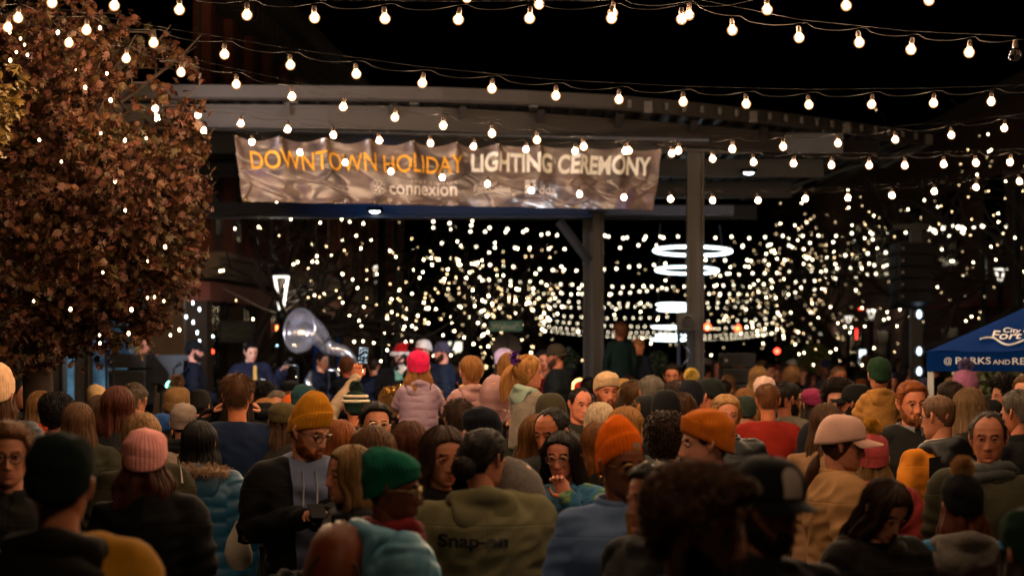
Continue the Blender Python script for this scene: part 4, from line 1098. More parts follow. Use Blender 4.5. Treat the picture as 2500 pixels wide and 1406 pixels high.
festoon('festoon string over the tree top and the pavilion roof edge', [(-120,18),(44,45),(211,75),(375,106),(548,134),(709,160),(870,182),(1031,204),(1201,218),(1357,235),(1511,244),(1668,250),(1822,255),(1975,257),(2128,256),(2279,253),(2420,249),(2560,243)], 13.9, 16.2, 1.15)
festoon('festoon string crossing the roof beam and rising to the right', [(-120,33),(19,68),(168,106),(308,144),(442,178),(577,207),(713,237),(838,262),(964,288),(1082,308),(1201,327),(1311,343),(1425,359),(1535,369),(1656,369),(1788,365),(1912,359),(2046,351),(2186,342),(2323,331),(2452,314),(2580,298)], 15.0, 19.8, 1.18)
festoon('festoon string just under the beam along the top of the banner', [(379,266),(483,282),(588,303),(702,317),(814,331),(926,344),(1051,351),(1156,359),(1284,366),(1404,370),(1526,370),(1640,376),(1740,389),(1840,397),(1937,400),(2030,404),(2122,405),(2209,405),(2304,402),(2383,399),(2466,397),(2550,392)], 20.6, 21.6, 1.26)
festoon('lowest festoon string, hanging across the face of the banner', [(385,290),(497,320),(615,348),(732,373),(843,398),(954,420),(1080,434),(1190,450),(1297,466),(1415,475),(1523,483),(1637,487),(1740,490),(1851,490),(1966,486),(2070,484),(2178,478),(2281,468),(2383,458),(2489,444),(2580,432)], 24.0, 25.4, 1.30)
# assumed strings nearer the camera, out of view overhead, added to light the crowd
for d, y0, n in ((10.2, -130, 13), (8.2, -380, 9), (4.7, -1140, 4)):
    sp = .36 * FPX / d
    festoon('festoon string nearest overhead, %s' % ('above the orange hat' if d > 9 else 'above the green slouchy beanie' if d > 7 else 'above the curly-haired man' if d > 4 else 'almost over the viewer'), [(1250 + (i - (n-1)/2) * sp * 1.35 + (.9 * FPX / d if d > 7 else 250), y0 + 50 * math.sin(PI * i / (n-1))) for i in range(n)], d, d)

# ---- street strings beyond the pavilion
FARB = emit((1.0, .84, .58), 8); FARW = emit((1.0, .70, .36), 6); TREEB = emit((1.0, .78, .46), 24, True); TREEW = emit((1.0, .66, .32), 12, True)
def far_bulb(r): 
    k = MB(); k.ball((0,0,0), r, 8, 6); return k.mesh('bulb', [FARB])
FB = {}
def fb(r):
    if r not in FB: FB[r] = far_bulb(r)
    return FB[r]
def street_string(label, d, p0, p1, sag, n, r, seed=0):
    a, b = P(p0[0], p0[1], d), P(p1[0], p1[1], d * 1.0); root = thing('string_lights', label, 'string lights', tuple(a), 0, 'festoon strings across the street'); sg = sag / FPX * d; rg = random.Random(seed)
    def at(t): q = a.lerp(b, t); return q + Vector((0, 0, -4 * sg * t * (1 - t))) - a
    c = MB(); c.tube([at(t) for t in np.linspace(0, 1, 17)], .006, 4); c.build('cable', CABLE, root)
    for i in range(n):
        t = (i + .5 + rg.uniform(-.12, .12)) / n; link('bulb', fb(r), root, loc=at(t) + Vector((0, rg.uniform(-.2, .2), -.06 + rg.uniform(-.03, .02))))
ROWS = [ (46, (1030,528),(1640,575), 8, 13, 0.0248), (52, (1040,548),(2320,552), 22, 30, 0.0248), (56, (1740,600),(2480,545), 6, 14, 0.0248), (60, (1060,585),(1620,590), 14, 13, 0.0279), (62, (1700,628),(2330,585), 16, 13, 0.0310),
  (66, (1180,640),(1640,634), 16, 15, 0.0310), (70, (1730,664),(2300,620), 12, 19, 0.0310), (78, (1160,672),(2250,650), 34, 44, 0.0310), (88, (1200,700),(1640,700), 14, 19, 0.0341), (92, (1720,712),(2230,668), 16, 22, 0.0341),
  (102, (1230,722),(2200,690), 30, 40, 0.0298), (114, (1250,735),(1600,742), 8, 18, 0.0298), (118, (1720,748),(2160,715), 8, 21, 0.0322), (130, (1260,756),(1640,770), 10, 18, 0.0347), (135, (1720,782),(2060,750), 8, 15, 0.0347),
  (150, (1300,772),(1650,790), 12, 21, 0.0372), (155, (1715,800),(1960,772), 6, 15, 0.0397), (170, (1320,792),(1660,806), 10, 24, 0.0397), (180, (1715,818),(1930,792), 6, 17, 0.0422), (200, (1340,806),(1650,818), 8, 23, 0.0446), (205, (1715,826),(1910,806), 6, 18, 0.0446) ]
for i, (d, a, b, sg, n, r) in enumerate(ROWS):
    side = 'right of' if a[0] > 1690 else ('left of' if b[0] < 1700 else 'on both sides of')
    street_string('street festoon string %s the steel column, %s row from the top' % (side, ['first','second','third','fourth','fifth','sixth','seventh','eighth','ninth','tenth','eleventh','twelfth','thirteenth','fourteenth','fifteenth','sixteenth','seventeenth','eighteenth','nineteenth','twentieth','twenty-first'][i]), d, a, b, sg, n, r, i)

# ---- trees
BARK = mat(L2((58, 44, 34)), .9, 'wood', var=.4, bump=.8); BARK_D = mat(L2((44, 36, 30)), .9, 'wood', var=.4, bump=.8)
def branch_tree(seed, h, spread, levels=5, r0=.14, lean=0):
    rg = random.Random(seed); segs = []; tips = []
    def grow(p, d, L_, r, lv):
        pts = [p]; q = p.copy(); dd = d.copy(); n = 4
        for k in range(n):
            dd = (dd + Vector((rg.gauss(0, .12), rg.gauss(0, .12), rg.gauss(0, .06) + .05))).normalized(); q = q + dd * (L_ / n); pts.append(q.copy())
            if lv >= 2: tips.append(q.copy())
        segs.append((pts, r, lv))
        if lv >= levels: return
        for k in range(3 if lv < 3 else 2):
            az = rg.uniform(0, 6.28); s_ = spread * rg.uniform(.6, 1.25); u = dd.orthogonal().normalized(); u.rotate(Matrix.Rotation(az, 3, dd)); nd = (dd * math.cos(s_) + u * math.sin(s_)).normalized()
            grow(pts[-1 - (k % 3 if lv else 0)], nd, L_ * rg.uniform(.62, .85), r * .62, lv + 1)
    grow(Vector((0, 0, 0)), Vector((lean, 0, 1)).normalized(), h * .34, r0, 0)
    return segs, tips
def lit_tree(label, llabel, px, d, h, seed, nl, spread=.55, r=.03, warm=False, nl_stuff=0, box=None):
    segs, tips = branch_tree(seed, h, spread); root = thing('bare_tree', label, 'tree', (PX(px, d), d, 0))
    t = MB(); c = MB()
    for pts, rr, lv in segs:
        (t if lv == 0 else c).tube(pts, [rr * (1 - .12 * i) for i in range(len(pts))], 7 if lv < 2 else 4, cap=False)
    t.build('trunk', BARK_D, root); c.build('crown', BARK_D, root)
    lr = thing('fairy_lights', llabel, 'fairy lights', (PX(px, d), d, 0)); rg = random.Random(seed + 50); w_ = MB()
    me = fb2(r, warm); me2 = fb2(r * .72, True)
    rg.shuffle(tips); prev = None
    for i, q in enumerate(tips[:nl]):
        o = Vector((q.x * 1.45, q.y * 1.3, q.z)) + Vector((rg.gauss(0, .10), rg.gauss(0, .10), rg.gauss(0, .10) - (rg.random() < .42) * rg.uniform(.2, .30 * h))); link('bulb', me if rg.random() < .62 else me2, lr, loc=o)
    tp = sorted(tips[:nl], key=lambda q: (round(q.z * 1.5), q.x))
    chain = [tp.pop(0)] if tp else []
    while tp:
        q = min(tp, key=lambda t: (t - chain[-1]).length); tp.remove(q); chain.append(q)
    if len(chain) > 2: w_.tube(chain, .003, 3)
    if w_.n: w_.build('cable', BARK_D, lr)
    if nl_stuff and len(tips) > nl:
        s_ = MB()
        for q in tips[nl:nl + nl_stuff]: s_.ball(Vector((q.x * 1.5, q.y * 1.3, q.z)) + Vector((rg.gauss(0, .12), rg.gauss(0, .12), rg.gauss(0, .12) - (rg.random() < .45) * rg.uniform(.2, .32 * h))), r * rg.uniform(.45, .9), 6, 4)
        o = s_.build('small_bulbs', FARW, lr); o['kind'] = 'stuff'
def fb2(r, warm):
    k = (r, warm)
    if k not in FB:
        m = MB(); m.ball((0,0,0), (r, r, r * 1.35), 8, 6); FB[k] = m.mesh('bulb', [TREEW if warm else TREEB])
    return FB[k]
lit_tree('bare tree before the brick storefronts at the left', 'fairy lights in the bare tree by the brick storefronts', 548, 35.5, 4.9, 3, 90, .75, .0105)
lit_tree('slender bare tree behind the sousaphone player', 'fairy lights in the slender tree behind the sousaphone', 690, 42.5, 5.6, 29, 100, .9, .013, nl_stuff=30)
lit_tree('bare tree beside the tall black lamp pole', 'fairy lights in the bare tree beside the tall black pole', 825, 46, 5.6, 5, 100, 1.0, .014, nl_stuff=50)
lit_tree('large bare tree with dark limbs left of the street sign', 'fairy lights in the large bare tree left of the street sign', 1075, 50, 4.8, 8, 100, .9, .0145, nl_stuff=30)
lit_tree('bare tree rising behind the green street sign', 'fairy lights in the bare tree behind the street sign', 1240, 60, 5.2, 11, 100, .9, .017, nl_stuff=70)
lit_tree('bare tree left of the double steel column', 'fairy lights in the bare tree left of the steel columns', 1370, 78, 5.6, 12, 100, .85, .022, nl_stuff=90)
lit_tree('bare street tree right of the loudspeaker stack', 'fairy lights in the street tree beyond the speaker cabinets', 1970, 90, 6.8, 14, 100, .9, .020, nl_stuff=130)
lit_tree('bare street tree behind the potted shrubs on the right', 'fairy lights in the tree over the right-hand shrubs', 2085, 62, 5.8, 17, 100, .85, .0145, nl_stuff=90)
lit_tree('tall bare tree left of the hanging speaker tower', 'fairy lights in the tall tree by the hanging speakers', 2190, 44, 5.8, 20, 100, .9, .0105, nl_stuff=80)
lit_tree('tallest bare tree behind the blue canopy', 'fairy lights high in the tree behind the blue canopy', 2380, 40, 6.0, 23, 100, .9, .0100, nl_stuff=70)

# ---- the autumn oak at the left
def leaf_verts():
    out = [(0, 0)]
    L_ = [(.07,.10),(.36,.17),(.08,.28),(.56,.42),(.09,.47),(.42,.72),(.07,.68),(.0,1.06)]
    right = [(x, y) for x, y in L_]; left = [(-x, y) for x, y in reversed(L_[:-1])]
    return [(0, 0)] + right + left
LV = np.array(leaf_verts())
def oak_mat():
    m, nt, b = nodes_mat('m_oak_leaf'); N = nt.nodes; Lk = nt.links
    gi = N.new('ShaderNodeNewGeometry'); cr = N.new('ShaderNodeValToRGB'); tc = N.new('ShaderNodeTexCoord'); tx = N.new('ShaderNodeTexNoise'); tx.inputs['Scale'].default_value = 2.2; tx.inputs['Detail'].default_value = 2
    Lk.new(tc.outputs['Object'], tx.inputs[0]); ad = N.new('ShaderNodeMath'); ad.operation = 'MULTIPLY_ADD'; ad.inputs[1].default_value = .42; 
    Lk.new(gi.outputs['Random Per Island'], ad.inputs[0]); mm = N.new('ShaderNodeMath'); mm.operation = 'MULTIPLY'; mm.inputs[1].default_value = .62; Lk.new(tx.outputs['Fac'], mm.inputs[0]); Lk.new(mm.outputs[0], ad.inputs[2]); Lk.new(ad.outputs[0], cr.inputs[0])
    E_ = cr.color_ramp.elements; E_[0].position = .22; E_[0].color = (.040, .034, .010, 1); E_[1].position = .80; E_[1].color = (.105, .052, .026, 1)
    for pos, col in ((.36, (.070, .040, .012, 1)), (.46, (.095, .038, .013, 1)), (.58, (.088, .026, .013, 1)), (.68, (.065, .020, .012, 1))): q = E_.new(pos); q.color = col
    Lk.new(cr.outputs[0], b.inputs['Base Color']); b.inputs['Roughness'].default_value = .55
    b.inputs['Specular IOR Level'].default_value = .3
    return m
OAK_CLUMPS = [   # photograph column, row, radius in photograph pixels, distance, leaves
 (60,60,120,16.6,300),(170,110,110,16.8,420),(262,112,80,17.2,230),(375,115,55,17.4,60),(440,140,45,17.6,26),(120,230,140,17.0,560),(225,205,95,16.8,330),(300,140,45,17.0,35),
 (60,360,130,17.1,560),(190,350,130,16.8,620),(232,300,68,16.6,240),(430,270,52,17.0,110),(395,375,75,17.0,270),(468,372,36,17.4,50),(300,420,130,16.6,620),(420,470,95,16.8,430),(470,505,42,17.2,60),(150,480,150,17.0,700),(30,520,140,17.2,520),
 (360,560,120,16.7,560),(430,585,60,17.0,170),(230,590,140,16.8,640),(90,640,140,17.1,600),(400,660,80,16.8,290),(300,690,120,16.9,520),(180,720,130,17.0,560),(60,760,120,17.2,440),(250,780,70,17.1,170),(330,760,55,17.0,120),(150,815,70,17.2,170),(20,850,60,17.4,90),
 (-80,300,160,17.2,300),(-100,560,160,17.4,300)]
oak = thing('oak_tree', 'autumn oak with rusty red and green leaves at the left edge of the stage', 'tree', (PX(95, 17.4), 17.4, 0))
def oakp(px, py, d): return P(px, py, d) - Vector(oak.location)
tr = MB(); tr.tube([(0,0,0), (.01,0,1.0), (-.02,.02,2.0), (.03,0,3.0), (.0,.05,3.9), (.05,0,4.6)], [.15,.12,.105,.085,.06,.03], 12); tr.build('trunk', BARK, oak)
lm = MB(); rg = random.Random(9)
for px, py, rp, d, n in OAK_CLUMPS:
    e = oakp(px, py, d); z0 = max(1.9, e.z - .55 - .35 * abs(e.x)); s0 = Vector((0, .02, min(4.4, z0))); m_ = s0.lerp(e, .5) + Vector((0, 0, .06)); lm.tube([s0, m_, e, e + (e - m_) * .3 + Vector((0,0,.05))], [.035, .022, .011, .004], 6, cap=False)
    for k in range(7):
        t = e + Vector((rg.gauss(0, 1), rg.gauss(0, 1), rg.gauss(0, .9))) * (rp / FPX * d * .6); lm.tube([m_.lerp(e, rg.uniform(.2, 1)), t], [.007, .002], 4, cap=False)
lm.build('limbs', BARK, oak)
def leaf_cloud(clumps, seed, sz=(.046, .084), org=None, outer=.5):
    rgn = np.random.RandomState(seed); V = []; F = []; o = 0; nL = len(LV); fan = [(0, i, i + 1) for i in range(1, nL - 1)]
    for px, py, rp, d, n in clumps:
        c = np.array(P(px, py, d) - Vector(org)); r = rp / FPX * d
        sub = [c + rgn.normal(size=3) * r * .42 * np.array([1, 1.5, .9]) for _ in range(max(3, n // 9))]
        for _ in range(int(n * 1.7)):
            s0 = sub[rgn.randint(len(sub))]; q = s0 + rgn.normal(size=3) * r * (.13 if rgn.rand() > .14 else .34)
            L_ = rgn.uniform(*sz); Rm = np.array(Euler((rgn.uniform(-2.4, .6), rgn.normal() * .6, rgn.uniform(0, 6.28))).to_matrix())
            bend = rgn.uniform(-.9, .5); y = LV[:, 1]; pts = np.stack([LV[:, 0] * L_ * .95, y * L_, bend * L_ * (y ** 2) * .4 + .3 * L_ * np.abs(LV[:, 0]) * rgn.uniform(-.6, 1)], 1) @ Rm.T + q
            V.append(pts); F += [(a + o, b + o, c2 + o) for a, b, c2 in fan]; o += nL
    k = MB(); k.v = V; k.n = o; k.f = F; k.m = [0] * len(F); return k
cr_ = leaf_cloud(OAK_CLUMPS, 4, org=oak.location)
tw = MB(); rgs = random.Random(12); nps = np.random.RandomState(5)
for px, py in [(490,395),(478,325),(488,515),(492,560),(486,605),(478,662),(455,705),(438,745),(400,802),(345,842),(262,862),(205,872),(140,885),(62,905),(402,108),(468,150),(418,232),(492,292),(486,180),(490,450),(495,500),(300,858),(372,828),(20,915),(240,30),(330,62)]:
    e = oakp(px, py, 16.9 + rgs.uniform(-.4, .5)); c0 = oakp(px - 95 if px > 150 else px + 20, py - 30, 17.0); m_ = c0.lerp(e, .6) + Vector((0, 0, .05)); tw.tube([c0, m_, e], [.008, .005, .002], 5, cap=False)
    for k in range(16):
        q = np.array(m_.lerp(e, rgs.uniform(-.4, 1.08))) + nps.normal(size=3) * .035; L_ = rgs.uniform(.05, .085)
        Rm = np.array(Euler((rgs.uniform(-2.6, -.6), rgs.gauss(0, .5), rgs.uniform(0, 6.28))).to_matrix()); y = LV[:, 1]
        pts = np.stack([LV[:, 0] * L_, y * L_, rgs.uniform(-.9, .5) * L_ * (y ** 2) * .4 + .3 * L_ * np.abs(LV[:, 0])], 1) @ Rm.T + q
        cr_.add(pts, [(0, i, i + 1) for i in range(1, len(LV) - 1)])
cr_.build('crown', oak_mat(), oak); tw.build('twigs', BARK, oak)
# a second, nearer yellow sprig that enters at the left edge
def yel_mat():
    m = mat((.20, .115, .02), .6, 'plain', var=.3); return m
mp = thing('yellow_tree', 'yellowing oak branch poking in at the left edge in front of the red oak', 'tree', (PX(-180, 13.6), 13.6, 0))
YC = [(-10,215,60,13.6,60),(10,250,45,13.5,50),(-20,310,50,13.6,50),(5,335,35,13.5,30),(-120,260,140,13.7,120)]
leaf_cloud(YC, 8, org=mp.location).build('crown', yel_mat(), mp)
k = MB(); k.tube([(-.1,.05,0), (-.08,.02,1.6), (-.02,0,2.7), (.12,0,3.2), (.40,-.05,3.36)], [.11,.09,.06,.03,.01], 9); k.build('trunk', BARK, mp)
ol = thing('fairy_lights', 'few warm fairy lights scattered among the red oak leaves', 'fairy lights', tuple(oak.location))
for i, (px, py) in enumerate([(141,80),(50,95),(60,110),(25,148),(67,135),(40,128),(244,69),(186,172),(261,180),(208,214),(380,278),(380,292),(270,245),(246,326),(357,338),(305,343),(96,342),(150,395),(281,443),(318,492),(306,514),(403,603),(361,637),(251,665),(321,756),(360,727),(400,735),(438,805),(416,818),(82,735),(172,755),(243,818),(244,838),(314,814),(377,725),(24,80)]):
    d = 16.1 + .5 * ((i * 7) % 5) / 5; link('bulb', fb2(.008 if i % 3 else .011, i % 4 != 0), ol, loc=P(px, py, d) - Vector(oak.location))
k = MB(); k.tube([P(140, 10, 16.2) - Vector(oak.location), P(146, 90, 16.1) - Vector(oak.location), P(160, 150, 16.1) - Vector(oak.location), P(185, 195, 16.1) - Vector(oak.location)], .003, 4); k.build('cable', CABLE, ol)

# ---- brick building along the left of the street
def brickm(c, s=1.0):
    m, nt, b = nodes_mat('m_brick'); N = nt.nodes; Lk = nt.links; tc = N.new('ShaderNodeTexCoord'); mp_ = N.new('ShaderNodeMapping'); mp_.inputs['Rotation'].default_value = (R(90), 0, R(90)); Lk.new(tc.outputs['Object'], mp_.inputs[0])
    br = N.new('ShaderNodeTexBrick'); br.inputs['Scale'].default_value = 2.2 * s; Lk.new(mp_.outputs[0], br.inputs['Vector']); c = L2(c)
    br.inputs['Color1'].default_value = c; br.inputs['Color2'].default_value = tuple(q * .7 for q in c[:3]) + (1,); br.inputs['Mortar'].default_value = (.12, .10, .09, 1); Lk.new(br.outputs[0], b.inputs['Base Color']); b.inputs['Roughness'].default_value = .9; return m
BRICK = brickm((112, 60, 44)); STONE = mat(L2((120, 102, 86)), .85, 'plain', var=.3); STONE_D = mat(L2((70, 58, 50)), .85, 'plain', var=.3)
SIGNB = mat(L2((150, 84, 74)), .7, 'plain', var=.25)
bl = thing('brick_building', 'old brick building with pilasters and dark storefronts left of the street', 'building', (-4.7, 36, 0))
def bpart(k, name, m): return rel(k.build(name, m, smooth=False), bl)
FX = lambda y: -4.75 + (y - 34) * .045            # face of the facade
def fbox(k, y0, y1, z0, z1, out, th=.3):
    for_ = [(FX(y0) + out, y0), (FX(y1) + out, y1), (FX(y1) + out - th, y1), (FX(y0) + out - th, y0)]
    k.add([(x, y, z0) for x, y in for_] + [(x, y, z1) for x, y in for_], [(0,3,2,1),(4,5,6,7),(0,1,5,4),(1,2,6,5),(2,3,7,6),(3,0,4,7)])
k = MB(); fbox(k, 36, 70, 3.1, 7.6, 0, 6); bpart(k, 'wall', BRICK)
k = MB(); fbox(k, 35.9, 70.1, 7.6, 7.9, .25, 6.5); fbox(k, 35.8, 70.2, 7.9, 8.05, .5, 7); fbox(k, 35.9, 70.1, 7.15, 7.35, .12, 1); bpart(k, 'cornice', STONE_D)
for i in range(60): k = MB(); fbox(k, 36.1 + i * .56, 36.35 + i * .56, 7.35, 7.6, .3, .3); bpart(k, 'dentil', STONE_D)
for i, y in enumerate(np.arange(36.2, 69, 2.05)):
    k = MB(); fbox(k, y, y + .42, 3.35, 7.15, .14, .2); bpart(k, 'pilaster', mat(L2((120, 64, 42)), .9, 'plain', var=.3))
    k = MB(); fbox(k, y + .75, y + 1.72, 3.7, 6.4, .03, .1); w_ = bpart(k, 'window', paint((14, 16, 20), .15)); 
k = MB(); fbox(k, 35.9, 70, 3.0, 3.3, .30, 1.0); fbox(k, 35.9, 70, 3.3, 3.38, .42, 1.0); bpart(k, 'storefront_cornice', STONE)
k = MB(); fbox(k, 36.0, 70, 2.66, 2.95, .16, .4); bpart(k, 'sign_band', SIGNB)
for y in np.arange(36.0, 69, 3.1):
    k = MB(); fbox(k, y, y + .45, 0, 2.66, .12, .4); bpart(k, 'pier', STONE_D)
    k = MB(); fbox(k, y + .5, y + 1.7, .5, 2.6, -.05, .08); bpart(k, 'window', paint((26, 34, 44), .08)); k = MB(); fbox(k, y + 1.85, y + 2.95, .1, 2.6, -.05, .08); bpart(k, 'window', paint((22, 30, 38), .08))
    k = MB(); fbox(k, y + .45, y + 3.1, .0, .5, .0, .3); bpart(k, 'bulkhead', STONE_D)
# corner front towards the square
k = MB(); k.box((-9.6, 36.25, 5.4), (9.7, .5, 4.4)); bpart(k, 'front_wall', STONE_D)
for x in (-13.0, -11.2, -9.25, -7.35, -5.1):
    k = MB(); k.box((x, 36.0, 1.6), (.5, .6, 3.2)); bpart(k, 'front_pier', STONE)
def lit_window():
    m = bpy.data.materials.new('m_lit_window'); m.use_nodes = True; nt = m.node_tree; nt.nodes.clear(); N = nt.nodes; Lk = nt.links
    o = N.new('ShaderNodeOutputMaterial'); e = N.new('ShaderNodeEmission'); Lk.new(e.outputs[0], o.inputs[0]); tc = N.new('ShaderNodeTexCoord'); tx = N.new('ShaderNodeTexNoise'); tx.inputs['Scale'].default_value = 2.5; Lk.new(tc.outputs['Object'], tx.inputs[0])
    cr = N.new('ShaderNodeValToRGB'); Lk.new(tx.outputs['Fac'], cr.inputs[0]); q = cr.color_ramp.elements; q[0].position = .35; q[0].color = (.015, .03, .05, 1); q[1].position = .7; q[1].color = (.10, .22, .32, 1); Lk.new(cr.outputs[0], e.inputs[0]); e.inputs[1].default_value = .9
    return m
LW = lit_window()
for x0, x1 in ((-12.7, -11.5), (-10.9, -9.55), (-8.95, -8.05), (-7.95, -7.65), (-7.05, -5.4)):
    k = MB(); k.box(((x0+x1)/2, 36.1, 1.7), (x1 - x0, .05, 2.6)); w_ = bpart(k, 'shop_window', LW)
    k = MB()
    for x in (x0, x1): k.box((x, 36.05, 1.7), (.06, .1, 2.6))
    k.box(((x0+x1)/2, 36.05, 3.0), (x1 - x0, .1, .08)); k.box(((x0+x1)/2, 36.05, .4), (x1 - x0, .1, .08)); o = k.build('frame', STONE_D, smooth=False); o.parent = w_; o.location = -Vector(bl.location) * 0
icl = thing('icicle_lights', 'cold white fairy lights hanging inside the left shop windows', 'fairy lights', (-8, 35.6, 1))
rg = random.Random(3); CW = emit((.8, .92, 1.0), 10); mm_ = MB(); mm_.ball((0,0,0), (.013,.013,.03), 6, 5); cme = mm_.mesh('bulb', [CW])
for i in range(70): link('bulb', cme, icl, loc=(rg.choice([rg.uniform(-2.9,-1.6), rg.uniform(-.95,-.1), rg.uniform(.05,.35), rg.uniform(2.6, 3.4)]), .2, rg.uniform(.2, 1.9)))
k = MB(); k.tube([(-2.9,.2,1.95),(3.4,.2,1.95)], .006, 4); k.build('cable', CABLE, icl)
# buildings on the right and closing the street
br2 = thing('brick_block', 'dim brick block across the street behind the blue canopy', 'building', (9.5, 62, 0))
k = MB(); k.box((17.5, 80, 4), (11, 60, 8)); rel(k.build('wall', brickm((96, 58, 44)), smooth=False), br2)
for i in range(9):
    for z in (1.5, 5.2):
        k = MB(); k.box((11.97, 54 + i * 6, z), (.06, 2.4, 2.0)); w_ = rel(k.build('window', paint((14, 14, 18), .15), smooth=False), br2)
k = MB(); k.box((17.4, 80, 8.1), (11.6, 60.6, .3)); rel(k.build('cornice', STONE_D, smooth=False), br2)
k = MB(); k.box((11.4, 60, 3.0), (1.2, 6, .12)); rel(k.build('awning', mat(L2((120, 50, 40)), .8, 'cloth'), smooth=False), br2)
fe = thing('far_building', 'dark building closing the far end of the lit street', 'building', (0, 260, 0))
k = MB(); k.box((0, 0, 6), (60, 10, 12)); k.build('wall', brickm((60, 34, 28)), fe, smooth=False)
k = MB(); k.box((0, -5.2, 2.4), (26, .3, 1.0)); k.build('sign_band', paint((90, 20, 18), .6), fe, smooth=False)
# ================================================================== things on and round the stage
WHITE_E = emit((1.0, .93, .80), 2.6); DARKM = paint((26, 28, 30), .45)
def vlamp(label, px, ptop, pbot, wtop, d, lit=2, pole_top=None, cables=()):
    """lamp post with a tapering four-bar lantern under a flat round hood"""
    x = PX(px, d); t = thing('street_lamp', label, 'street lamp', (x, d, 0)); zt = PZ(ptop, d); zb = PZ(pbot, d); r = wtop / 2 / FPX * d
    k = MB(); k.tube([(0,0,0), (0,0,.25), (0,0,zb - .1)], [.09,.06,.05], 12); k.build('pole', DARKM, t)
    k = MB(); k.lathe([(.0,zt+.10),(r*.6,zt+.09),(r*1.15,zt+.035),(r*1.18,zt+.0),(r*1.0,zt-.01),(.0,zt-.005)], 24); k.build('hood', DARKM, t)
    k = MB(); k.lathe([(.0, zt-.015),(r*.95, zt-.012),(r*.95,zt-.03),(0,zt-.032)], 24); k.build('lens', WHITE_E, t)
    for i in range(4):
        a = i * PI / 2 + PI / 4; k = MB(); pts = [(r*.92*math.cos(a), r*.92*math.sin(a), zt-.02), (r*.62*math.cos(a), r*.62*math.sin(a), zt*.55+zb*.45), (r*.22*math.cos(a), r*.22*math.sin(a), zb)]
        k.tube(pts, [.014,.013,.014], 6); k.build('bar', WHITE_E if i < lit else paint((190, 182, 165), .4), t)
    k = MB(); k.ball((0,0,zb-.06), (.09,.09,.10), 12, 8); k.build('joint', DARKM, t)
    pl = bpy.data.lights.new('lantern', 'POINT'); lo = bpy.data.objects.new('lantern', pl); COL.objects.link(lo); lo.location = (x, d - .02, zt * .7 + zb * .3); pl.energy = 9; pl.color = (1, .88, .72); pl.shadow_soft_size = .08
    for q in cables:
        k = MB(); e = P(q[0], q[1], d) - Vector((x, d, 0)); s0 = Vector((0,0,zb-.05)); k.tube([s0, s0.lerp(e,.35)-Vector((0,0,.03)), s0.lerp(e,.7)-Vector((0,0,.015)), e], .012, 5); k.build('cable', paint((120, 112, 100), .6), t)
    return t
vlamp('nearest street lamp with a tapering lit lantern beside the clear sousaphone', 687, 672, 760, 48, 35, 4, cables=((545, 705), (768, 690)))
vlamp('street lamp half hidden by the tall black poles', 917, 648, 690, 16, 52, 2)
vlamp('street lamp glowing at the right behind the hanging speakers', 2443, 655, 688, 34, 46, 2)
vlamp('small distant street lamp above the right-hand shrubs', 2072, 772, 790, 20, 80, 2); vlamp('small distant street lamp close to the hanging speaker tower', 2128, 756, 780, 24, 75, 2); vlamp('small distant street lamp over the red stop light', 2005, 800, 818, 18, 90, 2)
vlamp('small distant street lamp over the street name sign', 1175, 760, 785, 20, 82, 2)
def pole(label, px, ptop, d, r=.06, m=None, name='lamp_pole', cat='pole', arm=None):
    t = thing(name, label, cat, (PX(px, d), d, 0)); z = PZ(ptop, d); k = MB(); k.tube([(0,0,0),(0,0,z)], [r*1.15, r], 14); k.build('shaft', m or DARKM, t)
    k = MB(); k.lathe([(r*2,0),(r*2,.05),(r*1.3,.18),(r,.2)], 14); k.build('base', m or DARKM, t); k = MB(); k.lathe([(r*1.2,z),(r*1.25,z+.03),(.01,z+.06)], 14); k.build('finial', m or DARKM, t)
    return t
pole('thick black pole left of the santa singer', 932, 520, 42, .075); pole('thinner black pole right beside the thick one', 966, 545, 44, .045, paint((60, 62, 64), .4))
pole('slim grey flagpole behind the street sign', 1231, 690, 62, .05, paint((90, 92, 96), .4)); pole('dark tall pole at the right carrying a short string of bulbs', 2402, 545, 46, .06); pole('dark tall pole at the right edge of the picture', 2484, 440, 40, .06)
pole('grey pole with a cross arm above the blue canopy', 1140, 640, 64, .05, paint((50, 52, 54), .4))
t = thing('string_lights', 'short sagging string of bulbs tied to the dark pole at the right', 'string lights', tuple(P(2264, 556, 45.5)), 0, 'festoon strings over the square')
k = MB(); pts = [P(px, py, 45.5) - Vector(t.location) for px, py in ((2264,552),(2300,558),(2350,548),(2402,540))]; k.tube(pts, .006, 4); k.build('cable', CABLE, t)
for px, py in ((2268,558),(2280,563),(2291,565),(2304,556),(2323,551),(2339,555),(2349,557),(2378,553),(2399,552),(2315,574),(2349,570)): link('bulb', fb(.036), t, loc=P(px, py, 45.5) - Vector(t.location))

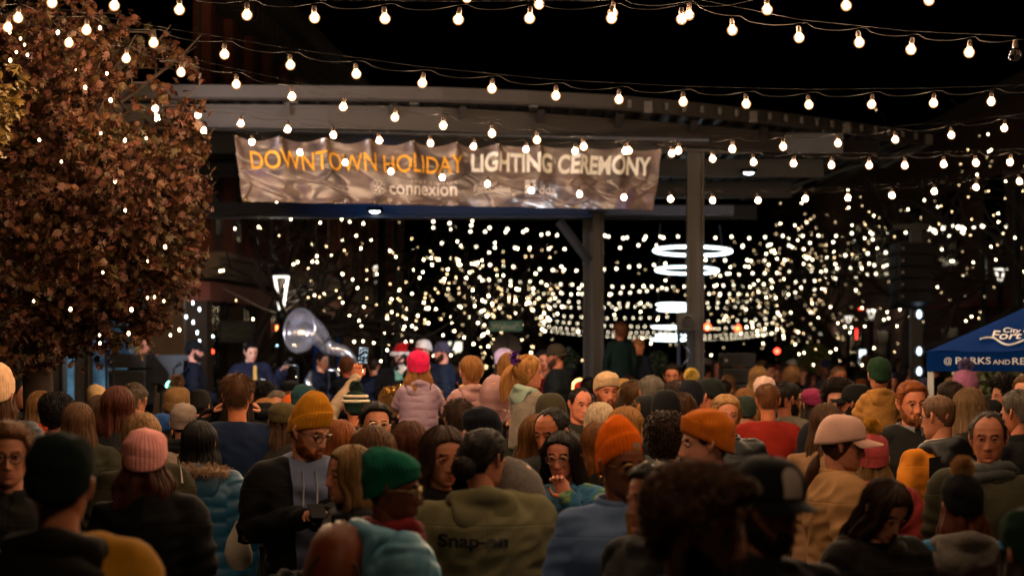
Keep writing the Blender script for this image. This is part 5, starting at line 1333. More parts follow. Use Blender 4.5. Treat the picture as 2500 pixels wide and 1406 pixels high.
# sound: floor stacks, hanging array
def cab(k, c, w_, h, dp): k.box(c, (w_, dp, h))
GRILL = mat(L2((24, 24, 26)), .7, 'metal', metal=.3, bump=.5, scale=8)
CABM = mat(L2((20, 21, 24)), .55, 'plain', bump=.2)
def speaker(label, px0, px1, py0, py1, d, group=None, grill_side=0, dp=.7):
    w_ = (px1 - px0) / FPX * d; z0 = PZ(py1, d); z1 = PZ(py0, d); t = thing('loudspeaker', label, 'loudspeaker', (PX((px0+px1)/2, d), d + dp/2, z0), 0, group); h = z1 - z0
    k = MB(); k.box((0, 0, h/2), (w_, dp, h - .012)); o = k.build('cabinet', CABM, t, smooth=False)
    b = o.modifiers.new('edge', 'BEVEL'); b.width = .012; b.segments = 2
    k = MB(); k.box((0, -dp/2 - .006, h/2), (w_ - .05, .012, h - .06)); k.build('grille', GRILL, t, smooth=False)
    k = MB(); k.box((-w_*.40, -dp/2 - .016, h*.45), (.03, .008, .03)); k.build('badge', paint((150, 150, 155), .4), t, smooth=False)
    for sx in (-1, 1): k = MB(); k.box((sx*(w_/2 + .002), 0, h*.6), (.012, .16, .06)); k.build('handle', BLACK, t, smooth=False)
    return t
speaker('upper black subwoofer of the stack left of the trombonist', 264, 356, 862, 900, 28.6); speaker('lower black subwoofer of the stack left of the trombonist', 264, 356, 901, 990, 28.6)
speaker('top cabinet of the speaker stack right of the wide steel column', 1765, 1846, 860, 896, 31); speaker('middle cabinet of the speaker stack right of the wide steel column', 1765, 1846, 897, 935, 31); speaker('bottom cabinet of the speaker stack right of the wide steel column', 1765, 1846, 936, 1060, 31)
tw = thing('speaker_tower', 'black speaker tower holding a hanging line of loudspeakers at the right', 'speaker tower', (PX(2236, 34), 34, 0))
k = MB(); k.box((0, 0, PZ(545, 34)/2), (.16, .16, PZ(545, 34))); k.build('mast', BLACK, tw, smooth=False); k = MB(); k.box((0,0,.03), (1.2,1.2,.06)); k.build('base_plate', BLACK, tw, smooth=False)
k = MB(); k.box((-.08,-.1,PZ(555,34)), (.5,.08,.08)); k.build('arm', BLACK, tw, smooth=False)
for i, nm in enumerate(('topmost', 'second', 'third', 'fourth', 'lowest')):
    y0 = 592 + i * 31; t = speaker('%s box of the hanging line array on the right speaker tower' % nm, 2186, 2276, y0, y0 + 30, 33.4, 'line array boxes', dp=.4); t.rotation_euler = (R(-2 - 3*i), 0, R(12))
for py in (767, 857, 906):
    o = thing('uplight', '%s cold round lamp on the shaft of the speaker tower' % {767:'top', 857:'middle', 906:'lowest'}[py], 'lamp', tuple(P(2244, py, 33.7))); k = MB(); k.tube([(0,.06,0),(0,0,0)], [.06,.07], 12); k.build('can', BLACK, o); k = MB(); k.ball((0,-.005,0), (.035,.02,.06), 10, 8); k.build('lens', emit((.7,.85,1.0), 3), o)
# music stands, microphone stands, truss legs
def mstand(label, px, ptop, d, wd=.55, ht=.34):
    z = PZ(ptop, d); t = thing('music_stand', label, 'music stand', (PX(px, d), d, .34)); z -= .34
    k = MB(); k.box((0, .0, z - ht/2), (wd, .02, ht), M=Matrix.Rotation(R(-12), 3, 'X')); k.box((0,-.05,z-ht+.0), (wd,.07,.015)); k.build('desk', mat(L2((24,26,32)), .5, 'metal', metal=.5), t, smooth=False)
    k = MB(); k.tube([(0,.02,.06),(0,.02,z-ht/2)], .014, 8); k.build('shaft', BLACK, t)
    k = MB()
    for i in range(3): a = i*2.09; k.tube([(0,.02,.22),(.26*math.cos(a),.02+.26*math.sin(a),.01)], .01, 6)
    k.build('tripod', BLACK, t)
mstand('wide black music stand behind the trombone slide', 392, 866, 29.2); mstand('wide black music stand left of the man in the black cap', 434, 866, 29.4)
def micstand(label, px, ptop, d, boom=None, m=None):
    z = PZ(ptop, d) - .34; t = thing('microphone_stand', label, 'microphone stand', (PX(px, d), d, .34)); k = MB(); k.tube([(0,0,.02),(0,0,z)], .012, 8); k.build('shaft', m or metal((120,125,135), .35), t)
    k = MB(); k.lathe([(.0,0),(.14,0),(.14,.02),(.03,.035)], 16); k.build('base', BLACK, t)
    e = Vector((0,0,z))
    if boom: e2 = Vector((boom[0], boom[1], z + boom[2])); k = MB(); k.tube([e, e2], .009, 6); k.build('boom', m or metal((150,155,165), .3), t); e = e2
    k = MB(); k.tube([e, e + Vector((.06,-.02,.05))], [.016,.012], 8); k.ball(e + Vector((.075,-.025,.06)), .028, 10, 8); k.build('microphone', BLACK, t)
micstand('chrome microphone stand tilted before the sousaphone player', 803, 862, 29.4, (-.06, -.1, .12)); micstand('thin microphone stand left of the dark wool-hatted listener', 727, 893, 28.8, (-.16,-.02,.02)); micstand('thin black microphone stand left of the brick wall light', 424, 900, 29.0)
micstand('microphone stand held before the singer in the santa hat', 962, 905, 29.0, (.05,-.05,.12), BLACK)
tr_ = thing('truss_tower', 'slim lighting truss with cold highlights beside the wide steel column', 'truss', (PX(1668, 30), 30, 0)); z = PZ(792, 30)
for px in (1657, 1690): k = MB(); k.tube([(PX(px,30)-PX(1668,30),0,0),(PX(px,30)-PX(1668,30),0,z)], .022, 8); k.build('chord', metal((150,170,205), .35), tr_)
k = MB(); a, b = PX(1657,30)-PX(1668,30), PX(1690,30)-PX(1668,30)
for i in range(12): k.tube([(a if i%2 else b, 0, z*i/12), (b if i%2 else a, 0, z*(i+1)/12)], .010, 6)
k.build('lacing', metal((110,125,150), .4), tr_)
k = MB(); k.box((.05, 0, z + .04), (.26, .2, .22)); k.tube([(.05,-.1,z+.04),(.05,-.24,z+.02)], .06, 12); k.build('video_camera', BLACK, tr_, smooth=False)
tl = thing('thin_truss', 'thin grey truss beside the left speaker stack', 'truss', (PX(260, 28.2), 28.2, 0)); k = MB(); k.tube([(0,0,0),(0,0,PZ(810,28.2))], .016, 8); k.tube([(.08,0,0),(.08,0,PZ(810,28.2))], .016, 8)
for i in range(10): k.tube([(0 if i%2 else .08,0,.2*i),(.08 if i%2 else 0,0,.2*i+.2)], .006, 5)
k.build('frame', metal((110,112,125), .4), tl)
# blue scaffold goalpost behind the sousaphone
sc = thing('scaffold', 'blue painted scaffold frame behind the sousaphone bell', 'scaffold', (PX(795, 36), 36, 0)); BLU = paint((24, 74, 170), .4); x0, x1 = PX(768,36)-PX(795,36), PX(824,36)-PX(795,36); z0, z1 = PZ(905,36), PZ(803,36)
for x in (x0, x1): k = MB(); k.tube([(x,0,0),(x,0,z1)], .024, 8); k.build('upright', BLU, sc)
k = MB(); k.tube([(x0,0,z1),(x1,0,z1)], .024, 8); k.tube([(x0,0,z1-.35),(x1,0,z1-.35)], .018, 8); k.tube([(x0,0,z1-.35),(x1,0,z1)], .014, 6); k.tube([(x1,0,z1-.35),(x0,0,z1)], .014, 6); k.build('lattice', BLU, sc)
# keyboard in front of the young man with the tie
kb = thing('keyboard', 'black stage keyboard on a stand in front of the young man with the tie', 'keyboard', (PX(650, 28.9), 28.9, .34)); k = MB(); k.box((0,0,.78), (1.0,.3,.09)); k.build('body', BLACK, kb, smooth=False)
k = MB(); k.box((0,-.02,.832), (.9,.14,.014)); k.build('keys', paint((220,220,215),.3), kb, smooth=False); k = MB(); k.tube([(-.35,0,0),(.35,0,.73)], .016, 6); k.tube([(.35,0,0),(-.35,0,.73)], .016, 6); k.build('stand', BLACK, kb)
# hanging shop sign
hs = thing('shop_sign', 'dark green hanging shop board with faint letters under the brick storefront', 'sign', (PX(580, 37), 37, 0)); w_ = 80/FPX*37; z0, z1 = PZ(833,37), PZ(785,37)
k = MB(); k.box((0,0,(z0+z1)/2), (w_, .06, z1-z0)); k.build('board', paint((20, 34, 32), .5), hs, smooth=False); k = MB()
for z in (z0, z1): k.box((0,-.005,z), (w_+.06,.08,.035))
for x in (-w_/2, w_/2): k.box((x,-.005,(z0+z1)/2), (.035,.08,z1-z0-.035))
k.build('frame', BLACK, hs, smooth=False); k = MB(); k.tube([(-w_*.4,0,z1),(-w_*.4,0,z1+.35)], .008, 5); k.tube([(w_*.4,0,z1),(w_*.4,0,z1+.35)], .008, 5); k.build('chain', BLACK, hs)
for body, z in (('NATURAL', .62), ('REFERENCE', .28)):
    mb, wd = text_mb(body, .12, .002); map_mb(mb, lambda x, y, q: (x - wd/2, -.036, z0 + (z1-z0)*z - .03 + y)); mb.build('lettering', paint((66, 78, 66), .5), hs)
# red and blue-white window lights by the lamp, traffic lights
def glow(name, label, cat, px, py, d, r, col, st, can=True):
    t = thing(name, label, cat, tuple(P(px, py, d)))
    k = MB(); k.tube([(0,.10,0),(0,.01,0)], r*1.25, 12); k.build('housing', BLACK, t); k = MB(); k.ball((0,0,0), (r, r*.4, r), 12, 8); k.build('lens', emit(col, st), t); return t
glow('stop_light', 'round red stop light glowing below the street bulbs', 'traffic light', 1897, 857, 70, .075, (1.0, .03, .015), 22)
glow('tail_light', 'left orange-red light above the far crowd beside the column', 'lamp', 1727, 798, 120, .16, (1.0, .10, .03), 9); glow('tail_light', 'right orange-red light among the far street bulbs', 'lamp', 1801, 801, 120, .16, (1.0, .10, .03), 9)
glow('signal_lamp', 'small red lamp on the storefront left of the black-capped musician', 'lamp', 517, 858, 37, .035, (1.0, .06, .02), 8); glow('signal_lamp', 'tiny white lamp on the storefront above the red one', 'lamp', 519, 821, 37, .018, (.8,.95,1.0), 9)
for px, py, col, lb in ((676, 806, (1.0,.22,.06), 'amber'), (676, 833, (.45,.8,1.0), 'pale blue')):
    t = thing('strip_light', '%s strip light on the wall beside the nearest street lamp' % lb, 'lamp', tuple(P(px, py, 35.6))); k = MB(); k.box((0,.03,0), (.06,.04,.22)); k.build('housing', BLACK, t, smooth=False); k = MB(); k.tube([(0,0,-.07),(0,0,.07)], .016, 8); k.build('tube', emit(col, 7), t)
def neon(label, px, py, d, r, a0, a1, col, st, fill=None):
    t = thing('neon_sign', label, 'neon sign', tuple(P(px, py, d))); k = MB(); k.tube([(r*math.cos(a), 0, r*math.sin(a)) for a in np.linspace(a0, a1, 18)], r*.14, 8); k.build('tube', emit(col, st), t)
    k = MB(); k.ball((0,.05,0), (r*.98, .012, r*.98), 20, 8); k.build('backing', fill or BLACK, t); return t
neon('red neon ring half hidden by a steel column behind the singer girl', 1417, 946, 31.5, .105, 1.2, 3.3, (1.0,.42,.12), 7, emit((.7,.03,.02), .8)); 
t = thing('neon_sign', 'green upright neon tube beside the red neon ring', 'neon sign', tuple(P(1428, 935, 31.4))); k = MB(); k.tube([(0,0,-.1),(0,0,.05)], .014, 8); k.build('tube', emit((.1,.9,.6), 4), t); k = MB(); k.box((0,.03,-.02), (.05,.03,.2)); k.build('backing', BLACK, t, smooth=False)
neon('green neon ring behind the brown knit hat near the trombone', 418, 942, 28.0, .055, .2, 3.4, (.25,1.0,.75), 9, emit((.05,.35,.25), 1))
glow('stage_lamp', 'small orange lamp low behind the trombone slide', 'lamp', 391, 934, 30.5, .026, (1.0,.25,.05), 5)
# glowing sign box and street sign
t = thing('light_box', 'small glowing cream sign box right of the grey-capped musician', 'sign', tuple(P(1111, 847, 60))); k = MB(); k.box((0,0,0), (.34,.10,.26)); k.build('face', emit((1.0,.95,.72), 1.6), t, smooth=False); k = MB()
for z in (-.14,.14): k.box((0,.0,z), (.40,.14,.03))
for x in (-.185,.185): k.box((x,0,0), (.03,.14,.25))
k.box((0,.02,-1.0), (.05,.05,1.7)); k.build('frame', BLACK, t, smooth=False)
ss = thing('street_sign', 'green street name sign reading Walnut St on a thin pole', 'street sign', (PX(1235, 38), 38, 0)); w_, z = 80/FPX*38, PZ(796, 38); k = MB(); k.box((0,0,z), (w_,.03,.165)); k.build('plate', paint((14, 150, 140), .4), ss, smooth=False); k = MB(); k.tube([(.03,.04,0),(.03,.04,z+.15)], .025, 8); k.build('pole', paint((90,92,94), .4), ss)
mb, wd = text_mb('Walnut', .125, .003); map_mb(mb, lambda x, y, q: (x - .22, -.018, z - .045 + y)); mb.build('lettering', paint((190,225,215), .4), ss); mb, wd = text_mb('St', .075, .002); map_mb(mb, lambda x, y, q: (x + .155, -.018, z - .0 + y)); mb.build('lettering', paint((190,225,215), .4), ss)
t = thing('sign_back', 'plain grey back of a stop sign below the street name sign', 'street sign', (PX(1236, 40.3), 40.3, 0)); k = MB(); r = 38/FPX*40; k.tube([(0,0,PZ(850,40)),(0,.012,PZ(850,40))], r, 8); k.build('plate', paint((120,112,106), .5), t, smooth=False); k = MB(); k.tube([(0,.03,0),(0,.03,PZ(820,40))], .025, 8); k.build('pole', paint((90,92,94), .4), t)
t = thing('road_sign', 'round-topped dim sign back behind the raised phone', 'street sign', (PX(874, 44), 44, 0)); k = MB(); pr = [(-.26,0),(.26,0),(.26,.30),(.20,.42),(.0,.47),(-.20,.42),(-.26,.30)]; zb = PZ(868,44); k.add([(x,0,zb+z) for x,z in pr]+[(x,.02,zb+z) for x,z in pr], [tuple(range(7)), tuple(reversed(range(7,14)))]+[(i,(i+1)%7+0,(i+1)%7+7,i+7) for i in range(7)]); k.build('plate', paint((110,96,88), .6), t, smooth=False); k = MB(); k.tube([(0,.03,0),(0,.03,zb)], .03, 8); k.build('pole', DARKM, t)
# ring chandeliers at the right of the stage
RINGW = emit((.82, .97, 1.0), 6)
def ringlamp(label, px, py, rpx, d, tilt=4, rod=70):
    t = thing('ring_light', label, 'ring light', tuple(P(px, py, d)), 0, 'lit rings hung beside the steel column'); r = rpx/FPX*d; t.rotation_euler = (R(-tilt - 1), R(1), 0)
    k = MB(); k.tube([(r*math.cos(a), r*math.sin(a), 0) for a in np.linspace(0, 2*PI, 49)], r*.035, 8, cap=False); k.build('tube', RINGW, t)
    k = MB(); k.tube([(r*1.0*math.cos(a), r*1.0*math.sin(a), r*.05) for a in np.linspace(0, 2*PI, 49)], r*.03, 6, cap=False); k.build('housing', paint((120,125,130), .4), t)
    for a in (.6, 2.7, 4.6): k = MB(); k.tube([(r*math.cos(a), r*math.sin(a), .03), (r*.9*math.cos(a), r*.9*math.sin(a), rod/FPX*d)], .010, 5); k.build('rod', paint((70,72,78), .4), t)
ringlamp('widest lit ring, topmost of the stack by the steel column', 1691, 613, 94, 40, 3); ringlamp('second lit ring below the topmost by the steel column', 1677, 660, 76, 41, 3.4, 44)
ringlamp('third lit ring, level with the lower street bulbs', 1645, 744, 42, 44, 3.4, 60); ringlamp('fourth lit ring just under the third', 1645, 756, 40, 45, 3, 10); ringlamp('fifth lit ring above the video camera', 1634, 799, 42, 47, 2, 40); ringlamp('sixth lit ring between the lowest two', 1640, 819, 38, 49, 2, 18); ringlamp('lowest lit ring of the stack, beside the two boys', 1632, 829, 42, 47, 2, 12)
# blue canopy tent
CB = mat(L2((5, 41, 104)), .9, 'cloth', var=.12, bump=.1, spec=.03)
cd = 19.5; cx0, cx1 = PX(2262, cd), PX(2262, cd) + 3.0; ca = thing('canopy_tent', 'blue pop-up canopy tent lettered City of Fort Collins at the right edge', 'canopy', (cx0, cd, 0), R(-10))
ze, zv = PZ(858, cd), PZ(906, cd); za = PZ(672, cd) + .10; apex = Vector((1.5, 1.5, za)); E_ = [Vector((0,0,ze)), Vector((3,0,ze)), Vector((3,3,ze)), Vector((0,3,ze))]
def roof_pt(u, v):       # front slope: u along the eave, v up to the apex
    a = E_[0].lerp(E_[1], u); q = a.lerp(apex, v); return q + Vector((0, 0, -.035 * math.sin(PI * v) * (1 - abs(u - .5)) + .008 * math.sin(u * 30) * (1 - v)))
k = MB(); k.grid(np.array([[roof_pt(u, v) for u in np.linspace(0,1,25)] for v in np.linspace(0,1,13)]))
for a, b in ((1,2),(2,3),(3,0)): k.grid(np.array([[E_[a].lerp(E_[b], u).lerp(apex, v) + Vector((0,0,-.03*math.sin(PI*v))) for u in np.linspace(0,1,9)] for v in np.linspace(0,1,9)]))
k.build('roof', CB, ca)
def val_pt(u, v): q = E_[0].lerp(E_[1], u); return Vector((q.x, q.y - .012 * math.sin(u * 26) * v - .004, q.z - (ze - zv) * v))
k = MB(); k.grid(np.array([[val_pt(u, v) for u in np.linspace(0,1,60)] for v in np.linspace(0,1,6)]))
for a, b in ((1,2),(2,3),(3,0)): k.grid(np.array([[E_[a].lerp(E_[b], u) - Vector((0,0,(ze-zv)*v)) for u in np.linspace(0,1,9)] for v in (0,1)]))
k.build('valance', CB, ca)
for x, y in ((.03,.03),(2.97,.03),(2.97,2.97),(.03,2.97)): k = MB(); k.box((x,y,(zv+.02)/2), (.045,.045,zv+.02)); k.build('leg', paint((190,190,195), .4), ca, smooth=False)
LET = paint((215, 225, 240), .5)
def val_text(body, px0, px1, pyb, capx, bold=.012):
    mb, wd = text_mb(body, 1, bold); mb, wd = text_mb(body, 1, bold, 1, wd / 14); u0, u1 = (PX(px0,cd)-cx0)/3, (PX(px1,cd)-cx0)/3; vb = (pyb - 858) / 48; kk = capx / .73 / 48
    map_mb(mb, lambda x, y, z: tuple(val_pt(u0 + (u1-u0)*x/wd, vb - y*kk) + Vector((0,-.008,0)))); mb.build('lettering', LET, ca)
val_text('@', 2303, 2323, 887, 15, 0); val_text('PARKS', 2330, 2416, 888, 17); val_text('AND', 2421, 2462, 889, 12); val_text('REC', 2465, 2520, 889, 17)
def roof_text(body, px0, px1, pyb, capx, bold=.012):
    mb, wd = text_mb(body, 1, bold); mb, wd = text_mb(body, 1, bold, 1, wd / 16); kk = capx/.73
    nz_ = (E_[1]-E_[0]).cross(apex - E_[0]).normalized(); nz_ = nz_ if nz_.y < 0 else -nz_
    def fn(x, y, z):
        px = px0 + (px1-px0)*x/wd; py = pyb - y*kk; v = (858 - py) / (858 - 658); X_ = (px-1250)/FPX*(cd + 1.5*v) - cx0; u = (X_ - 1.5*v) / (3*(1-v)); return tuple(roof_pt(u, v) + nz_ * .012)
    map_mb(mb, fn); mb.build('lettering', LET, ca)
roof_text('City of', 2425, 2495, 812, 11); roof_text('Fort Collins', 2402, 2600, 828, 19)
pts = [(2380+i*8, 831 - 5*math.sin(i*.5) + (8*math.sin((i-4)*.28) if i > 4 else 0)) for i in range(18)]
k = MB(); nz_ = (E_[1]-E_[0]).cross(apex - E_[0]).normalized(); nz_ = nz_ if nz_.y < 0 else -nz_
def rp(px, py): v = (858-py)/200; X_ = (px-1250)/FPX*(cd+1.5*v)-cx0; return roof_pt((X_-1.5*v)/(3*(1-v)), v) + nz_*.012
k.tube([rp(a, b) for a, b in pts], .009, 5); k.build('emblem', LET, ca)
# shrubs in pots
def shrub(label, px, py, rpx, d, n, col, lsz=(.04,.07), tall=1.0):
    c = P(px, py, d); t = thing('potted_shrub', label, 'shrub', (c.x, d, 0)); r = rpx/FPX*d; rgn = np.random.RandomState(n); V=[]; F=[]; o=0
    for _ in range(n):
        q = rgn.normal(size=3); q /= np.linalg.norm(q); q = q * r * (rgn.uniform(.35,1)**.6) * np.array([1,1,tall]); L_ = rgn.uniform(*lsz); Rm = np.array(Euler(tuple(rgn.uniform(0,6.28,3))).to_matrix())
        V.append(np.array([(0,0,0),(.3*L_,.5*L_,.05*L_),(0,L_,0),(-.3*L_,.5*L_,.05*L_)]) @ Rm.T + q + np.array([0,0,c.z])); F.append((o,o+1,o+2,o+3)); o += 4
    k = MB(); k.v=V; k.n=o; k.f=F; k.m=[0]*len(F); k.build('foliage', mat(L2(col), .6, 'plain', var=.4), t)
    k = MB(); k.tube([(0,0,.3),(0,0,c.z)], [.04,.02], 7); k.build('trunk', BARK_D, t); k = MB(); k.lathe([(.0,0),(.24,0),(.30,.45),(.28,.45),(.26,.40),(0,.40)], 18); k.build('pot', paint((70,64,60), .7), t)
shrub('dark round clipped shrub beside the bearded man at the column', 1606, 886, 28, 32, 1400, (30, 50, 26), (.03,.05)); shrub('yellow-green leafy shrub lit among the far crowd', 1988, 880, 40, 48, 1500, (96, 100, 40), (.06,.1)); shrub('paler bushy shrub right of the red stop light', 1925, 870, 26, 58, 700, (80, 92, 50), (.06,.1)); shrub('dark leafy shrub under the blue canopy', 2440, 930, 50, 24, 1500, (60, 66, 34), (.05,.08)); shrub('dim shrub left of the neon ring', 1385, 880, 30, 36, 700, (44, 56, 30))
glow('safety_lamp', 'yellow-orange blob of a child safety light in the far crowd', 'lamp', 1883, 897, 60, .06, (1.0,.45,.02), .8)
t = thing('lit_panel', 'tall narrow white lit panel left of the child in the green beanie', 'sign', tuple(P(2106, 872, 52))); k = MB(); k.box((0,0,0), (.13,.08,.32)); k.build('face', emit((.85,.95,1.0), 2.2), t, smooth=False); k = MB(); k.box((0,.05,0), (.19,.06,.38)); k.box((0,.06,-1.1), (.06,.05,1.9)); k.build('frame', BLACK, t, smooth=False)
t = thing('neon_bar', 'red upright neon bar over the far right crowd', 'neon sign', tuple(P(2091, 815, 64))); k = MB(); k.tube([(0,0,-.14),(0,0,.14)], .018, 8); k.build('tube', emit((1.0,.03,.02), 5), t); k = MB(); k.box((0,.04,0), (.07,.03,.36)); k.build('backing', BLACK, t, smooth=False)
t = thing('neon_bar', 'red flat neon sign high over the far right crowd', 'neon sign', tuple(P(2103, 754, 64))); k = MB(); k.tube([(-.07,0,0),(.07,0,0)], .018, 8); k.build('tube', emit((1.0,.05,.02), 5), t); k = MB(); k.box((0,.04,0), (.2,.03,.07)); k.build('backing', BLACK, t, smooth=False)
# ================================================================== the people
PALE, FAIR, TAN, BROWN, DARK = (214,160,134), (204,146,116), (178,118,86), (128,78,54), (108,66,48)
BLOND, DBLOND, LBROWN, MBROWN, DBROWN, BLACKH, GINGER, AUBURN, GREY, WHITEH = (190,146,86), (150,112,66), (120,84,50), (84,56,34), (50,34,24), (26,20,18), (150,80,36), (104,52,28), (120,110,100), (206,190,164)
CHAR, BLK, NVY, OLV, BRN = (44,44,48), (20,20,22), (26,34,58), (70,68,44), (70,52,40)
def p(*a, **k): return person(*a, **k)

# ---- front row, out of focus
cj = p('person in a black beanie and mustard-yellow jacket, back to the camera at the lower left', 146, 1045, 6.3, 180, hat='beanie', hatc=(18,30,28), hair='buzz', hc=BLACKH, tc=(196,136,26), top_kind='coat', hood=cloth((34,28,22)), skin=FAIR, slim=1.0)
bp_ = thing('backpack', 'black backpack on the mustard-yellow jacket', 'backpack', (PX(150, 6.3), 6.3 - .16, .0)); k = MB(); k.grid(np.array([[(.155*a*math.cos(t), -.10*b*math.sin(t)*.9, z) for t in np.linspace(0,2*PI,24,endpoint=False)] for z,a,b in ((.98,.3,.3),(.99,.9,.9),(1.05,1,1),(1.25,1,1.05),(1.38,.9,.8),(1.42,.5,.4),(1.425,.05,.05))]), closed=True); k.build('bag', cloth((24,22,22)), bp_)
for sx in (-1,1): k = MB(); k.tube([(.10*sx,.06,1.36),(.12*sx,.12,1.45),(.13*sx,.22,1.44),(.14*sx,.30,1.34)], .018, 6, flat=.5); k.build('strap', cloth((24,22,22)), bp_)
p('man with thick curly brown hair turned to the right, nearest person in the crowd', 1700, 1136, 5.3, 66, hy=0, pitch=6, hair='bigcurl', hc=(104,70,46), tc=(92,98,106), top_kind='fleece', collar=(92,98,106), skin=(200,148,130), beard=(70,46,30))
blackcap = p('bearded man in a black cap with a white arched patch, facing right', 1868, 1110, 6.4, 24, hy=8, pitch=8, hat='cap', hatc=(20,22,26), hair='short', hc=DBROWN, beard=(44,30,22), skin=(150,104,84), tc=(22,22,24), top_kind='coat', bhats=1.08)
p('person with sunglasses pushed up on black hair, mostly hidden behind the curly-haired man', 1598, 1122, 7.6, -62, hair='short', hc=BLACKH, skin=PALE, tc=(22,22,24), top_kind='coat')
shades = [o for o in bpy.data.objects if o.get('label','').startswith('person with sunglasses')][0]
SG = Matrix.Translation((0,.008,1.60-.085)) @ Matrix.Translation((0,-.008,.085)) @ Matrix.Translation((0,.028,.040)) @ Matrix.Rotation(R(-58),4,'X') @ Matrix.Translation((0,.0,.0))
g_ = inst('sunglasses', once('glasses', glasses_mesh), metal((200,170,120), .25), shades, SG); inst('lens', once('lens', lens_mesh), paint((14,14,16), .1), g_)
p('small person in a dark green beanie with a white band at the right edge', 2520, 1228, 6.6, 200, hat='beanie', hatc=(20,44,30), hatstyle='cuff', hair='long', hc=DBROWN, tc=(60,40,34), hscale=1.05)

# ---- second row
p('young man with glasses and swept ginger hair facing the camera at the left edge', 22, 1020, 9.2, 8, hair='messy', hc=(140,92,52), glasses=True, skin=FAIR, tc=(44,44,38), top_kind='coat', collar=(44,44,38))
p('woman in a pale pink beanie with long auburn hair, back to the camera', 355, 1040, 9.6, 180, hat='beanie', hatc=(226,150,146), hair='wavy', hc=(84,44,28), tc=(14,14,16), top_kind='coat', female=True, bhats=1.02)
p('woman with blonde hair and an olive jacket just behind the pink beanie', 346, 1002, 11.6, 205, hair='long', hc=(176,130,84), tc=(66,58,36), top_kind='coat', female=True, skin=PALE)
t = thing('shoulder_bag', 'dark shoulder bag on a brass chain behind the pink beanie', 'bag', tuple(P(445, 1190, 10.9))); k = MB(); k.box((0,0,-.12), (.16,.07,.14)); o = k.build('bag', nylon((20,17,15)), t); b = o.modifiers.new('edge','BEVEL'); b.width=.03; b.segments=3
k = MB(); k.tube([P(445,1180,10.9)-P(445,1190,10.9), P(442,1150,11.2)-P(445,1190,10.9), P(434,1115,11.42)-P(445,1190,10.9)], .0045, 6); k.build('chain', metal((70,54,34), .6), t)
p('woman with dark bobbed hair in a teal quilted parka with a fur-trimmed hood', 486, 1022, 12.0, 180, hair='bob', hc=(24,20,20), tc=(16,78,112), top_kind='puffer', hood=nylon((16,70,100)), fur=(150,118,92), female=True, legs=(60,90,120), hem=.80)
must = p('bearded man in a mustard beanie and glasses looking down at his hands', 744, 948, 11.0, 14, hy=38, pitch=16, hat='beanie', hatc=(190,124,26), hatstyle='tall', hair='buzz', hc=GINGER, beard=(150,84,40), glasses=True, skin=PALE, tc=(22,22,24), top_kind='coat', arms=('hold','hold'), slim=1.06, hood=cloth((96,104,134)), curl=.85)
# open front of his jacket: the grey-blue hoodie underneath
fm, wd = None, None
k = MB(); k.grid(np.array([[(x, -.158 - .012*math.cos(x*14) + .008*math.sin(z*55 + x*20) + max(0, z-1.35)*.75 + 6*x*x*max(0,z-1.35)*4, z + .03*abs(x)*10*(z>1.40)) for x in np.linspace(-.085 + (1.44-z)*.05, .085 - (1.44-z)*.05, 13)] for z in np.linspace(.86, 1.455, 28)])); k.build('hoodie_front', cloth((96,104,134)), must.root)
k = MB(); k.tube([(-.03,-.125,1.42),(-.032,-.172,1.35),(-.035,-.178,1.24)], .004, 5); k.tube([(.03,-.125,1.42),(.03,-.172,1.35),(.03,-.178,1.27)], .004, 5); k.build('drawstrings', cloth((150,150,160)), must.root)
t = thing('phone', 'dark phone held low by the man in the mustard beanie', 'phone', tuple(world_of(must, Matrix.Identity(4), (0,-.36,1.25))), must.root.rotation_euler.z); k = MB(); k.box((0,0,0), (.070,.13,.010), M=Matrix.Rotation(R(25),3,'X')); k.build('case', cloth((20,20,22)), t, smooth=False)
t = thing('plastic_bag', 'white plastic bag hanging beside the black jacket of the mustard-beanie man', 'bag', tuple(P(583, 1270, 11.2))); k = MB(); k.grid(np.array([[(r*math.cos(a)*(1+.10*math.sin(3*a+z*20)), r*.6*math.sin(a), z) for a in np.linspace(0,2*PI,28,endpoint=False)] for z,r in ((0,.012),(-.04,.028),(-.09,.05),(-.15,.065),(-.20,.055),(-.23,.02))]), closed=True); k.build('bag', paint((196,186,170), .5), t)
blackcoat = p('person in a black coat and tan mittens, mostly hidden behind the green beanie', 856, 1080, 9.4, -70, hair='mid', hc=DBLOND, tc=(20,20,22), top_kind='coat', arms=('phone','phone'), gloves=(150,122,92), female=True)
green = p('person in a slouchy green beanie and glasses wearing a light blue puffer jacket, facing right', 958, 1090, 8.1, 112, hy=-24, pitch=2, hat='beanie', hatc=(20,96,76), hatstyle='slouch', hair='buzz', hc=BLACKH, skin=DARK, glasses=(200,170,120), tc=(104,164,196), top_kind='puffer', hood=nylon((104,164,196)), scarf=(110,28,32), slim=1.02)
bk = thing('backpack', 'orange and brown hiking backpack behind the light blue puffer jacket', 'backpack', tuple(P(806, 1424, 8.06))); k = MB(); k.grid(np.array([[(.112*a*math.cos(t)+.30*max(0,z+.1)*.45, .16*b*math.sin(t), z) for t in np.linspace(0,2*PI,28,endpoint=False)] for z,a,b in ((-.30,.7,.7),(-.28,.95,.95),(-.1,1.04,1.04),(.05,1.0,1.0),(.14,.86,.9),(.19,.6,.62),(.205,.1,.1))]), closed=True); 
for i_ in range(len(k.v)): k.v[i_] = k.v[i_] * (1 + .05 * wav(k.v[i_], 3, 16, 6)[:, None])
o = k.build('bag', nylon((122,56,18), bump=.8), bk)
k = MB(); k.tube([(.01,.0,.18),(.01,-.01,.225),(.06,-.01,.225),(.06,.0,.18)], .009, 6); k.build('handle', cloth((40,30,24)), bk)
